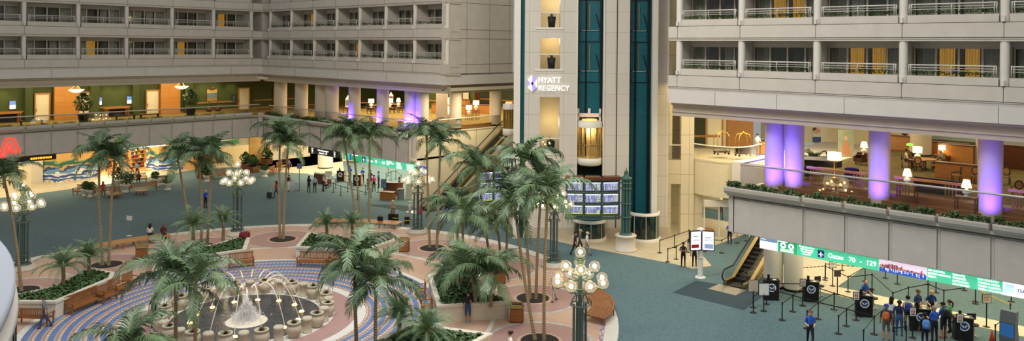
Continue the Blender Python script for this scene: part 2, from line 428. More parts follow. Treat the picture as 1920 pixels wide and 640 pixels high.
def railing_mesh(L):
    r = round(L, 1); key = ('rail', r)
    if key not in MESH:
        h = .57
        top = MB().tube([(-r/2, 0, h), (r/2, 0, h)], .045, 8).mesh('handrail', 'rail_metal')
        bars = MB()
        for z in (h-.14, h-.27): bars.tube([(-r/2+.02, -.02, z), (r/2-.02, -.02, z)], .02, 5)
        bars = bars.mesh('bar', 'rail_metal'); br = MB()
        pts = [(0, .1, 0), (0, -.03, .1), (0, -.08, .25), (0, -.06, .42), (0, 0, h)]
        br.tube(pts, .03, 6); MESH[key] = (top, bars, br.mesh('bracket', 'rail_metal'))
    return MESH[key]
def railing(loc, rz, a, b, z, label, group):
    L = b-a; t = thing('balcony_railing', label, 'railing', local(loc, rz, ((a+b)/2, .14, z)), rz, group)
    top, bars, br = railing_mesh(L)
    place(top, 'handrail', t); place(bars, 'bar', t)
    for x in (-L/2+.02, -L/2+.12, 0, L/2-.12, L/2-.02): place(br, 'bracket', t, (x, 0, 0))
def curtain_mesh(w, h, seed, m):
    key = ('curtain', round(w, 2), round(h, 2), seed, m)
    if key not in MESH:
        rr = random.Random(seed); n = max(6, int(w/.06)); v = []; ph = rr.random()*6
        for i in range(n+1):
            x = -w/2+w*i/n; y = .05*math.sin(i*1.9+ph)+.02*math.sin(i*.7)
            v += [(x, y, 0), (x, y, h), (x, y+.012, 0), (x, y+.012, h)]
        f = []
        for i in range(n):
            o = 4*i; p = o+4; f += [(o, p, p+1, o+1), (o+3, p+3, p+2, o+2), (o+1, p+1, p+3, o+3)]
        mb = MB(); mb.add(v, f, True); MESH[key] = mb.mesh('curtain', m)
    return MESH[key]
WN = [0]
def window(loc, rz, a, b, z0, z1, lit, where, group, rr):
    """four sliding panels between a and b with a drape behind each half"""
    WN[0] += 1; L = b-a; H = z1-z0; n = 4; d = 1.66
    f = MB(); f.bx(-L/2, L/2, -.05, .06, H-.09, H); f.bx(-L/2, L/2, -.05, .06, 0, .06)
    for i in range(n+1):
        x = -L/2+L*i/n; wd = .07 if i in (0, n) else .05
        f.bx(max(-L/2, x-wd), min(L/2, x+wd), -.06, .06, 0, H)
    o = f.build('window_%d' % WN[0], 'frame_beige', None, local(loc, rz, ((a+b)/2, d, z0)), rz); struct(o)
    MB().bx(-L/2+.05, L/2-.05, -.005, .005, .05, H-.05).build('pane', 'glass_window', o)
    for k, (cx, nm, w) in enumerate(((-.37, 'far left', .23), (-.135, 'centre left', .17), (.135, 'centre right', .17), (.37, 'far right', .23))):
        w *= L*rr.choice((.9, 1.0, 1.05)); mid = k in (1, 2)
        m = 'curtain_lit' if mid and (lit == 2 or (lit == 1 and k == 1)) else ('curtain_grey' if not mid or rr.random() < .35 else 'curtain_dark')
        c = place(curtain_mesh(w, H-.1, rr.randint(0, 3), m), 'curtain', None, local(loc, rz, ((a+b)/2+cx*L, d+.16, z0+.03)), rz)
        look = 'amber lit' if m == 'curtain_lit' else ('charcoal' if m == 'curtain_dark' else 'pale grey')
        tag(c, '%s curtain, %s panel, %s' % (look, nm, where), 'curtain', group)
ivy_leaf = None
mat('ivy', '38562c', .55, var=.35, scale=9, col2='64844a')
def leaf_blob(mb, x0, x1, y0, y1, z, n, rr, size=.09, hgt=.16):
    for i in range(n):
        c = Vector((rr.uniform(x0, x1), rr.uniform(y0, y1), z+rr.uniform(0, hgt)))
        a = rr.uniform(0, 2*PI); t = rr.uniform(-.9, .9); s = size*rr.uniform(.6, 1.3)
        d = Vector((math.cos(a)*math.cos(t), math.sin(a)*math.cos(t), math.sin(t))); sd = d.cross(Vector((0, 0, 1))).normalized()
        up = sd.cross(d)*.3*s
        mb.add([c-d*s, c+sd*s*.55+up, c+d*s, c-sd*s*.55+up], [(0, 1, 2, 3)])
def ivy_mesh(L, seed, dens=26, w=.18, size=.09, hgt=.2):
    key = ('ivy', round(L, 1), seed, dens, w)
    if key not in MESH:
        rr = random.Random(seed); mb = MB(); L = round(L, 1); k = 0
        while k < L:                                          # thinner and denser patches
            q = rr.uniform(.4, 1.4); leaf_blob(mb, -L/2+k, min(L/2, -L/2+k+.4), -w, w, 0, int(dens*.4*q), rr, size, hgt*q); k += .4
        MESH[key] = mb.mesh('ivy', 'ivy')
    return MESH[key]
LVL = {'lower': 'lower balcony row', 'upper': 'upper balcony row'}
def dress(side, sidename, loc, rz, cols, levels, rows, lits, ivy, colr=.2):
    rr = random.Random(len(side)*11+3); N = len(cols)-1
    for li, (zb, row) in enumerate(zip(levels, rows)):
        zt = (levels+[levels[-1]+3.2])[li+1]
        for i, c in enumerate(cols):
            co = MB().cyl((0, 0), colr, 0, zt-zb-.98).cyl((0, -colr-.1), .085, .02, .3, 10)
            struct(co.build('balcony_column', 'column_white', None, local(loc, rz, (c, .28, zb+.86)), rz))
        for i in range(N):
            a, b = cols[i]+.26, cols[i+1]-.26; nth = ORD[i] if i < N-1 else 'last'
            where = '%s bay, %s, %s' % (nth, LVL[row], sidename)
            railing(loc, rz, a+.05, b-.05, zb+.86+.42, 'white metal balcony railing, '+where, 'balcony railings of the '+sidename)
            window(loc, rz, cols[i]+.15, cols[i+1]-.15, zb+.62, zt-.42, lits.get((row, i), 0), where, 'curtains of the '+sidename, rr)
            if ivy:
                o = place(ivy_mesh(b-a-.1, rr.randint(0, 2), 70 if ivy > 1 else 40, .07, .085), 'ivy', None, local(loc, rz, ((a+b)/2, .33, zb+1.36)), rz)
                tag(o, 'low green balcony ivy, '+where, 'ivy', 'ivy of the '+sidename, 'stuff')
LC = [-9.4, -4.85, -.26, 4.35, 8.85, 13.43, 17.98, 22.46]
LL = ((-41, 0, 0), PI/2)
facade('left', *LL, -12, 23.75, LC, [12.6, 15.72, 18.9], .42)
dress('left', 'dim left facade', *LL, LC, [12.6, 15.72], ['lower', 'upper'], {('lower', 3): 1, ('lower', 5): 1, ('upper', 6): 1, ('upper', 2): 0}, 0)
MC = [-39.6, -35.13, -30.59, -26.47, -22.53, -18.36, -14.1, -9.75]
ML = ((0, 23.7, 0), 0)
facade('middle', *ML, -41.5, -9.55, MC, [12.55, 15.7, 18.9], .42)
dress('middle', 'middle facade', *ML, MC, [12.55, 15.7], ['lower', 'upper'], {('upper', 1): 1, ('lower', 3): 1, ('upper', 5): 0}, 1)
RC = [13.74, 18.2, 22.95, 27.66, 32.42, 37.2]
RL = ((0, 23.3, 0), 0)
facade('right', *RL, 13.05, 42, RC, [12.37, 15.62, 18.85], .42)
dress('right', 'right facade', *RL, RC, [12.37, 15.62], ['lower', 'upper'], {('lower', 2): 2, ('lower', 3): 2, ('upper', 1): 2}, 2, .22)
struct(MB().bx(-60, -41.2, -14, 60, 22.2, 22.6).bx(-41.3, -9.6, 23.7, 60, 22.2, 22.6).bx(13, 42, 23.3, 60, 22.2, 22.6).build('roof', 'concrete'))
# fascia and the moulded header over the mezzanine opening
def header(side, loc, rz, s0, s1, zt, zf, zs, seams, step=None):
    mb = MB(); mb.k = 1; mb.bx(s0, s1, .05, .5, zf, zt-.12)
    mb.k = 2
    for s in seams: mb.bx(s-.01, s+.01, .042, .06, zf, zt-.12)
    mb.k = 3; mb.bx(s0, s1, .55, .9, zs, zf); mb.bx(s0, s1, .47, .6, zs, zs+.28); mb.bx(s0, s1, .4, .6, zs+.28, zs+.36); mb.bx(s0, s1, .3, .6, zf-.16, zf)
    mb.bx(s0, s1, .5, 1.6, zf-.05, zf+.05)
    struct(mb.build('trim_'+side, ['concrete', 'fascia', 'seam', 'soffit'], None, loc, rz))
header('left', *LL, -12, 23.75, 12.6, 11.68, 10.8, [-9, -4.5, 2, 10.7, 20])
header('middle', *ML, -41.5, -9.9, 12.55, 11.6, 10.8, [-34, -26, -18])
header('right', *RL, 13.1, 42, 12.37, 11.35, 10.45, [16.5, 20.6, 24.6, 32.2])
def vertical(m):
    """turn a floor tile pattern upright: object x and z"""
    for n in m.node_tree.nodes:
        if n.type == 'MAPPING': n.inputs['Rotation'].default_value = (-PI/2, 0, 0)
    return m
vertical(brickmat('tower_tile', 'd6cfc1', 'd2cbbd', 'aaa294', 1.36, 1.62, 0, .013, .55))
vertical(brickmat('wall_tile', 'e2d6b6', 'dfd3b3', 'a89a7c', 2.4, 1.6, 0, .016, .6))
vertical(brickmat('wood_wall', 'c58842', 'c08038', '9c6428', 1.0, .62, 0, .008, .45))
ZM = 6.9
# ------------------------------------------------------------------ mezzanine fronts
def front(side, loc, rz, s0, s1, pb, pt, tt, seams, trough, depth_floor=1.2):
    mb = MB(); mb.k = 0
    mb.bx(s0, s1, .06, .4, pb, pt); mb.k = 1
    edges = [s0]+seams+[s1]
    for a, b in zip(edges, edges[1:]):
        if b-a < .3: continue
        mb.k = 0; mb.bx(a+.09, b-.09, 0, .06, pb+.02, pt-.16); mb.k = 1; mb.bx(a+.075, b-.075, .02, .062, pb, pt-.145)
    mb.k = 1; mb.bx(s0, s1, .0, .06, pt-.08, pt+.02)
    mb.k = 2; mb.bx(s0, s1, -.1, .5, pt+.02, pt+.1); mb.profx([(-.1, pt+.1), (-.2, pt+.22), (-.2, tt-.42), (.5, tt-.42), (.5, pt+.1)], s0, s1)
    struct(mb.build('parapet_'+side, ['panel', 'panel_groove', 'concrete'], None, loc, rz))
def troughs(side, name, loc, rz, seams, tt, rr, dens, sz=.1, hg=.26):
    for i, (a, b) in enumerate(zip(seams, seams[1:])):
        L = b-a-.16; w = '%s from the left along the %s' % (ORD[i] if i < 20 else 'last', name)
        mb = MB(); pr = [(-.15, tt-.44), (-.34, tt-.38), (-.47, tt-.22), (-.52, tt-.03), (-.52, tt+.03), (-.44, tt+.03), (-.4, tt-.06), (.2, tt-.06), (.24, tt), (.3, tt), (.3, tt-.44)]
        mb.profx(pr, -L/2, L/2)
        t = thing('planter_trough', 'rounded stone planter trough, '+w, 'planter', local(loc, rz, ((a+b)/2, 0, 0)), rz, 'planter troughs along the '+name)
        mb.build('trough', 'concrete', t)
        o = place(ivy_mesh(L-.1, i % 3, dens, .2, sz, hg), 'ivy', t, (0, -.1, tt)); o['kind'] = 'stuff'
def glassrail(side, name, loc, rz, pts, z0, zh, group=None, n=1):
    """a run of glass balustrade with a metal hand rail along local points"""
    P = [Vector(local(loc, rz, (p[0], p[1], 0))) for p in pts]
    t = thing('glass_balustrade', name, 'railing', P[0]); P = [p-P[0] for p in P]
    MB().tube([(p.x, p.y, zh) for p in P], .055, 8).build('handrail', 'rail_metal', t)
    for a, b in zip(P, P[1:]):
        MB().beam((a.x, a.y, (z0+zh)/2-.03), (b.x, b.y, (z0+zh)/2-.03), .02, zh-z0-.06).build('glass_panel', 'glass', t)
LS = [-9.2, -7, -4.75, -2.5, -.23, 2.0, 4.29, 6.56, 8.79, 11.08, 13.35, 15.63, 17.86, 20.11, 22.36]
front('left', *LL, -12, 23.4, 4.48, 6.72, 7.28, LS, True)
troughs('left', 'left mezzanine edge', *LL, LS[3:], 7.28, R, 80, .065, .14)
glassrail('left', 'long glass balustrade with steel handrail along the left mezzanine corridor', *LL, [(-12, .35), (23.65, .35)], 6.9, 8.12)
MS = [-39.9, -37.4, -35.08, -32.99, -30.96, -28.95, -26.8, -24.73, -22.65, -20.56, -18.54, -16.4]
front('middle', *ML, -40.6, -14.6, 4.2, 6.55, 7.0, MS, True)
struct(MB().cyl((-40.75, 23.45), .32, 4.4, 7.2).build('parapet_corner', 'panel'))
lip = MB(); lip.profx([(-.15, 6.65), (-.38, 6.75), (-.46, 6.9), (-.4, 7.02), (.1, 7.02), (.1, 6.65)], -40.4, -14.8)
struct(lip.build('trim_mezzanine_lip', 'concrete', None, ML[0]))
for i in range(6):
    a = -40+i*4.2
    o = place(ivy_mesh(4.2, i % 3, 120, .26, .11, .3), 'ivy', None, (a+2.1, 23.72, 6.98)); tag(o, 'ivy bed trailing over the middle mezzanine lip, %s stretch from the left' % ORD[i], 'ivy', 'ivy along the middle mezzanine', 'stuff')
glassrail('middle', 'long glass balustrade with steel handrail in front of the purple lit restaurant columns', *ML, [(-40.2, .5), (-14.4, .5)], 6.9, 8.05)
RY = 21.2
RLm = ((0, RY, 0), 0)
RS = [19.5] + [round(atY(x, y, RY).x, 2) for x, y in ((1508, 400), (1586, 420), (1669, 430), (1760, 470), (1861, 480))]
RS += [RS[-1]+2.42, RS[-1]+4.84]
front('right', *RLm, 18.9, 42, 3.98, 6.15, 6.62, RS[1:], True)
sd = MB(); sd.k = 0; sd.bx(18.6, 19.0, 21.26, 25.6, 3.98, 6.15); sd.k = 2; sd.bx(18.55, 19, 21.1, 25.6, 6.17, 6.37)
for k in range(12): sd.bx(18.5, 18.8, 21.5+k*.3, 21.6+k*.3, 6.2, 6.3)
struct(sd.build('parapet_right_end', ['panel', 'panel_groove', 'concrete']))
troughs('right', 'right mezzanine edge', *RLm, [18.45]+RS[1:], 6.72, R, 190)
glassrail('right', 'long glass balustrade with steel handrail in front of the right lounge', *RLm, [(19.0, 4.2), (19.0, .75), (42, .75)], 6.5, 8.0)
# floors of the mezzanine
mz = MB(); mz.k = 0; mz.prism([(-41.3, -14), (-41.3, 23.8), (-40.6, 24.4), (-14.3, 24.4), (-14.3, 35.6), (-14.3, 62), (-60, 62), (-60, -14)], 4.6, ZM-.1)
mz.k = 1; mz.prism([(-41.3, -14), (-41.3, 26.4), (-60, 26.4), (-60, -14)], ZM-.1, ZM); mz.prism([(-41.3, 26), (-14.9, 26), (-14.9, 62), (-60, 62), (-60, 26.4), (-41.3, 26.4)], ZM-.1, ZM)
mz.k = 2; mz.prism([(-40.3, 24.3), (-14.9, 24.3), (-14.9, 26), (-40.3, 26)], ZM-.1, ZM-.04)
struct(mz.build('floor_mezzanine', ['fascia', 'carpet_gold', 'wood_step']))
mz = MB(); mz.k = 0; mz.bx(19.0, 44, 21.5, 62, 4.1, 5.9); mz.bx(12.5, 19.0, 33.5, 62, 4.3, 6.3)
mz.k = 2; mz.bx(19.0, 44, 21.6, 25.3, 5.9, 6.05); mz.bx(19.0, 44, 24.7, 25.3, 6.05, 6.45); mz.bx(19.6, 44, 25.3, 26.2, 5.9, 6.82)
mz.k = 1; mz.bx(19.6, 44, 26.2, 62, 5.9, 6.82)
struct(mz.build('floor_lounge', ['fascia', 'carpet_lounge', 'wood_step']))
# walls and ceiling behind the left mezzanine corridor
wl = MB(); wl.k = 0; wl.bx(-50.4, -50, -14, 53, ZM, 11.2); wl.k = 0; wl.bx(-50.05, -49.5, 2.1, 2.8, ZM, 11); wl.bx(-50.05, -49.5, 12.7, 13.4, ZM, 11); wl.bx(-50.05, -49.5, 8.3, 9.2, ZM, 11); wl.bx(-50.05, -49.5, 18.6, 19.6, ZM, 11)
wl.k = 1; wl.bx(-50.02, -49.95, -14, 40, ZM, ZM+.16)
for a, b in ((-14, 2.4), (9.2, 12.9), (19.6, 24.7), (27.6, 34)): wl.bx(-50.02, -49.9, a, b, ZM+.95, ZM+1.12)
struct(wl.build('wall_mezzanine_left', ['green_wall', 'wood_honey']))
wp = MB(); wp.bx(0, 2.9, 0, .5, 0, 4.2); 
for i, (y0, y1) in enumerate(((4.75, 7.05), (15.75, 18.0))):
    o = MB().bx(0, y1-y0, 0, .5, 0, 4.2).build('wall_panelling', 'wood_wall', None, (-49.4, y0, ZM), PI/2); struct(o)
def door(n, loc, rz, label=None, w=1.0, h=2.3, lit=False):
    fr = MB(); fr.bx(-w/2-.12, -w/2, -.08, .1, 0, h+.12); fr.bx(w/2, w/2+.12, -.08, .1, 0, h+.12); fr.bx(-w/2, w/2, -.08, .1, h, h+.12)
    o = fr.build('door_%d' % n, 'wood_honey', None, loc, rz); struct(o)
    lf = MB(); lf.bx(-w/2, w/2, 0, .05, 0, h); lf.bx(-w/2+.14, w/2-.14, -.012, 0, .2, .95); lf.bx(-w/2+.14, w/2-.14, -.012, 0, 1.15, h-.2)
    lf.build('door_leaf', 'cream', o); MB().bx(-w/2+.06, -w/2+.1, -.07, 0, .95, 1.25).build('door_handle', 'brass', o)
door(1, (-49.85, 3.75, ZM), PI/2, w=1.25, h=2.75); door(2, (-49.85, 7.75, ZM), PI/2, w=.95, h=2.75); door(3, (-49.85, 15.0, ZM), PI/2, w=1.3, h=2.7); door(4, (-49.85, 26.2, ZM), PI/2, w=1.3, h=2.6); door(5, (-49.8, 31.0, ZM), PI/2, w=1.3, h=2.6)
ce = MB(); ce.k = 0; ce.prism([(-41.9, -14), (-41.9, 23), (-40, 24.6), (-9.9, 24.6), (-9.9, 62), (-60, 62), (-60, -14)], 11.0, 11.3)
ce.bx(13.1, 44, 24.2, 62, 10.9, 11.2); ce.bx(12.2, 20, 30, 62, 10.6, 10.9)
ce.k = 1
for i in range(4): ce.bx(-60, -12, 27.0+.5*i, 60, 11.0-.16*(i+1), 11.0-.16*i) if i < 0 else None
struct(ce.build('ceiling_mezzanine', ['beige_wall', 'cream']))
wb = MB(); wb.k = 0; wb.bx(-60, -9, 52, 52.3, ZM, 11); wb.k = 1; wb.bx(-60, -10, 51.9, 52, ZM+.95, ZM+1.12); wb.bx(-60, -10, 51.9, 52, ZM, ZM+.2)
wb.k = 2; wb.bx(-38, -28, 45, 45.2, ZM, 11); wb.k = 1; wb.bx(-38, -28, 44.9, 45, ZM+.9, ZM+1.1); wb.bx(-33, -28, 44.8, 45, ZM, ZM+.9)
struct(wb.build('wall_restaurant_back', ['dark_green_wall', 'wood_honey', 'green_wall']))
wb = MB(); wb.k = 0; wb.bx(13, 44, 57, 57.3, 6, 11); wb.k = 1; wb.bx(6, 20, 52.2, 52.5, 6, 11) 
struct(wb.build('wall_lounge_back', [mat('pale_glass', 'b9c8c0', .4), 'beige_wall']))
# round columns
COLS = []
def column(p, r, z0, z1, name='pillar', m='column_beige'):
    mb = MB(); mb.k = 0; mb.cyl(p, r, z0, z1, 32); mb.k = 1; mb.cyl(p, r+.02, z0, z0+.14, 32)
    struct(mb.build(name, [m, 'dark_metal']))
MCOL = [(-39.63, 25.3), (-35.23, 25.3), (-31.23, 25.3), (-29.32, 25.3), (-25.1, 25.2), (-20.4, 25.2), (-16.1, 25.2), (-14.75, 25.45)]
for p in MCOL: column(p, .72 if p[0] < -27 else .62, ZM-.1, 11)
for p in ((-18.2, 31), (-14.9, 29.8), (-14.9, 35.4)): column(p, .6, ZM, 11)
RCOL = [(19.7, 25.1), (20.85, 25.45), (25.95, 25.2), (31.5, 25.2), (36.8, 25.2)]
for p in RCOL: column(p, .58, 5.9, 11)
for p in RCOL[:2]: column(p, .58, 0, 4.2, m='column_white')
for p in ((28.6, 39), (23, 44), (34.5, 34)): column(p, .75, 6.8, 11)
for q in ((610, 315), (665, 303)): column(at(*q), .9, 0, 4.6, m='column_white')
# lower storey: ceilings, shop walls
lw = MB(); lw.prism([(-41.2, -14), (-41.2, 23.6), (-14.2, 23.9), (-14.2, 62), (-74, 62), (-74, -45), (-41.2, -45)], 4.4, 4.6); lw.bx(18.9, 44, 21.5, 62, 3.9, 4.1)
struct(lw.build('ceiling_lower', 'beige_wall'))
# ------------------------------------------------------------------ end wall of the middle block
ew = MB(); ew.k = 0
ew.bx(-10.1, -9.7, 23.66, 32.4, 12.56, 22); ew.bx(-10.2, -9.5, 23.62, 24.2, 12.53, 13.4); ew.bx(-10.2, -9.5, 23.62, 24.2, 15.68, 16.55); ew.bx(-10.2, -9.5, 23.62, 24.2, 18.88, 19.75)
ew.k = 1; ew.bx(-10.1, -9.68, 23.72, 33.5, 11.58, 12.44)
ew.k = 2
for z in (12.55, 12.5, 13.38, 15.7, 16.5, 18.9): ew.bx(-9.72, -9.69, 23.7, 32.4, z, z+.03)
for y in (26.3, 29.2, 31.9): ew.bx(-9.72, -9.69, y, y+.02, 11.7, 22)
ew.k = 3; ew.bx(-10.9, -10.3, 24.2, 34, 10.8, 11.6); ew.bx(-10.5, -10.2, 24.1, 34, 10.8, 11.1); ew.bx(-10.6, -10.15, 24.1, 34, 11.1, 11.18)
ew.k = 0; ew.bx(-9.7, 6, 33.5, 34, 11.0, 22)
struct(ew.build('wall_middle_end', ['concrete', 'fascia', 'seam', 'soffit']))
eb = MB(); eb.k = 0; eb.bx(-14.5, -14.2, 24.4, 35.6, 0, ZM); eb.bx(-14.6, -14.15, 24.2, 35.6, ZM-.12, ZM); eb.k = 1; 
for y in (27, 29.5, 32, 34.5): eb.bx(-14.2, -14.185, y, y+.02, .3, ZM-.12)
eb.k = 2; eb.bx(-15.0, -14.85, 25.8, 35.6, ZM, ZM+.35); eb.k = 3; eb.cyl((-14.75, 24.7), .55, 4.0, 6.9, 24)
eb.k = 0; eb.bx(-74, -14, 61, 61.3, 0, 4.4); eb.bx(7, 44, 61, 61.3, 0, 4); eb.bx(-14, 6, 44, 44.4, 0, 12); eb.bx(-2, 2.5, 36, 36.3, 0, 12)
struct(eb.build('wall_escalator', ['beige_wall', 'seam', 'wood_honey', 'panel']))
glassrail('end', 'short glass balustrade on the cream mezzanine edge above the escalator', (0, 0, 0), 0, [(-14.25, 25.6), (-14.25, 35.4)], 6.95, 8.0)
# ------------------------------------------------------------------ lift tower
DT = 61.0
TL = (CAM[0]-math.sin(YAW)*DT, CAM[1]+math.cos(YAW)*DT, 0)
def U(x, D=DT): return (x-CX)/F*D
def ZT(y, D=DT, x=1110): return CAM[2]+(CY+.0087*(x-CX)-y)/F*D
TZ = 22.4
tw = MB(); tw.k = 0
def seg(x0, x1, z0=0, z1=TZ, d0=0, d1=1.0): tw.bx(U(x0), U(x1), d0, d1, z0, z1)
seg(984, 1013); seg(1050, 1083)
op = [(ZT(52), ZT(72)+3.1), (ZT(130), ZT(72)), (ZT(288), ZT(183))]
zs = [TZ, ZT(52)+0, ZT(72), ZT(130), ZT(183), ZT(288), 0]
for a, b in ((zs[1], zs[2]), (zs[3], zs[4]), (zs[5], 0)): seg(1013, 1050, b, a)
seg(1013, 1050, 21.6, TZ)
seg(1132, 1156.3); seg(1158.3, 1181); seg(1132, 1181, 0, TZ, .3, 1)
tw.k = 3; seg(1156.3, 1158.3, 0, TZ, .25, .3)
tw.k = 1; seg(964, 976, 0, TZ, -.3, 1); seg(1222, 1232, 0, TZ, -.5, 1.5); seg(1081, 1083.4, 0, TZ, -.12, .4); seg(1131.6, 1134, 0, TZ, -.12, .4)
tw.k = 0; seg(1232, 1258, 0, TZ, .6, 2)
tw.k = 2; seg(976, 984.5, 0, TZ, .3, 1)
tw.k = 4; seg(984, 1181, 0, .85, -.04, .01); seg(1232, 1258, 0, .85, .55, .61)
tw.k = 5; seg(984, 1060, 0, TZ, 3.2, 3.4)
o = tw.build('wall_lift_tower', ['tower_tile', 'column_white', 'teal_deep', 'seam', 'soffit', 'beige_wall'], None, TL, YAW); struct(o)
sh = MB(); sh.k = 0
for a, b in ((1083, 1132), (1181, 1222)):
    sh.k = 0
    sh.bx(U(a)-.02, U(b)+.02, .95, 1.15, 0, TZ); sh.bx(U(a)-.05, U(a), .1, 1.6, 0, TZ); sh.bx(U(b), U(b)+.05, .1, 1.6, 0, TZ)
    for k, y in enumerate((-22, 57, 134)):
        z = ZT(y); sh.k = 1; sh.bx(U(a)+.2, U(b)-.1, .87, .95, z-.03, z+.03); sh.bx(U(a)+.2, U(b)-.1, .87, .95, z-.75*1.2, z-.75*1.2+.04)
        sh.k = 2; sh.bx(U((a+b)/2)-.03, U((a+b)/2)+.03, .85, .95, z+.1, z+2.1)
        sh.k = 3; sh.bx(U(a)+.35, U(b)-.3, 0.83, .89, z-.015, z+.015)
        sh.k = 1; sh.tube([(U(b)-.55, .85, z+1.3), (U(b)-.45, .85, z+1.15), (U(b)-.3, .85, z+.5), (U(b)-.2, .85, z+.2)], .035, 6)
        sh.k = 0; sh.bx(U(a)+.25, U(b)-.3, 0.85, .95, z-.85, z-.1)
    sh.k = 1
    for x in (U(a)+.14, U(b)-.14): sh.bx(x-.05, x+.05, .7, .85, 0, TZ)
    sh.cyl((U((a+b)/2)-.25, .8), .03, 0, TZ, 6); sh.cyl((U((a+b)/2)-.32, .8), .03, 0, TZ, 6)
sh.k = 4; sh.bx(U(1083), U(1132), .85, .95, ZT(330), ZT(308))
struct(sh.build('wall_lift_shaft', ['teal_deep', 'dark_metal', 'brass', 'white', 'dark_void'], None, TL, YAW))
# round glass pits at the feet of both shafts
for i, (a, b, top, yb) in enumerate(((1079, 1137, 412, 458), (1180, 1238, 397, 461))):
    c = (U((a+b)/2), -.06); r = U(b)-U((a+b)/2); z = ZT(top)
    mb = MB(); mb.k = 0; mb.lathe([(r+.12, 0), (r+.12, .25), (r-.05, .25), (r-.05, 0)], (c[0], c[1], 0), 28, PI, 2*PI)
    mb.lathe([(r+.06, z-.1), (r+.06, z+.12), (r-.1, z+.12), (r-.1, z-.1), (r+.06, z-.1)], (c[0], c[1], 0), 28, PI, 2*PI)
    o = thing('lift_pit_guard', ['curved glass guard at the foot of the lift shaft below the flight screens', 'curved glass guard with white rim right of the green post'][i], 'guard', TL, YAW)
    mb.build('rim', 'column_white', o); MB().lathe([(r, .25), (r, z-.1)], (c[0], c[1], 0), 28, PI, 2*PI).build('glass_panel', 'glass_teal', o)
    ml = MB()
    for q in (1.25, 1.5, 1.75): ml.bx(c[0]+r*math.cos(PI*q)-.025, c[0]+r*math.cos(PI*q)+.025, c[1]+r*math.sin(PI*q)-.025, c[1]+r*math.sin(PI*q)+.025, .25, z-.1)
    ml.build('mullion', 'rail_metal', o)
# balconies in the tower
for i, (y0, z0, z1) in enumerate(((52, zs[1], zs[1]+2.6), (130, zs[3], zs[2]), (288, zs[5], zs[4]))):
    wh = ['top', 'middle', 'lowest'][i]
    mb = MB(); mb.bx(U(1003), U(1056), -.05, 1.9, z0-.16, z0)
    struct(mb.build('floor_tower_balcony', 'column_white', None, TL, YAW))
    t = thing('glass_balustrade', 'glass balustrade across the %s opening in the lift tower' % wh, 'railing', TL, YAW, 'tower balcony balustrades')
    MB().tube([(U(1013), .2, z0+1.12), (U(1050), .2, z0+1.12)], .05, 8).build('handrail', 'column_white', t)
    MB().bx(U(1013)+.02, U(1050)-.02, .19, .21, z0, z0+1.08).build('glass_panel', 'glass', t)
# the hotel sign
t = thing('hotel_sign', 'white illuminated hotel name with purple hexagon emblem on the lift tower', 'sign', TL, YAW)
mat('sign_white', 'ffffff', .5, emit='ffffff', es=.75); mat('sign_purple', 'b9a2e6', .5, emit='a48ae0', es=.55); mat('sign_violet', '3a3050', .5, emit='3a3050', es=.1)
for nm, y, tx in (('lettering', 155.5, 'HYATT'), ('lettering', 170.5, 'REGENCY')):
    text(nm, tx, .62, 'sign_white', t, (U(1009.5), -.12, ZT(y)-.02), (PI/2, 0, 0), .04, xs=.86, bold=.006 if tx == 'HYATT' else -.004, spacing=1.06)
hx, hz = U(998.5), ZT(157.5)
hexm = MB(); rw, rh = .36, .64
H6 = [(0, rh), (rw, rh*.5), (rw, -rh*.5), (0, -rh), (-rw, -rh*.5), (-rw, rh*.5)]
inner = [(0, .16), (.13, 0), (0, -.16), (-.13, 0)]
def plate(mb, k, poly, y): 
    mb.k = k; n = len(poly); v = [(hx+p[0], y, hz+p[1]) for p in poly]+[(hx+p[0], -.01, hz+p[1]) for p in poly]
    mb.add(v, [tuple(range(n))]+[(i, i+n, (i+1) % n+n, (i+1) % n) for i in range(n)])
plate(hexm, 0, [H6[0], inner[0], inner[3], H6[5]][::-1], -.14); plate(hexm, 1, [H6[0], H6[1], inner[1], inner[0]][::-1], -.14); plate(hexm, 0, [H6[1], H6[2], inner[1]][::-1], -.14); plate(hexm, 2, inner[::-1], -.1)
plate(hexm, 1, [H6[2], H6[3], inner[2], inner[1]][::-1], -.14); plate(hexm, 0, [H6[3], H6[4], inner[3], inner[2]][::-1], -.14); plate(hexm, 1, [H6[4], H6[5], inner[3]][::-1], -.14)
hexm.build('emblem', ['sign_white', 'sign_purple', 'sign_violet'], t)
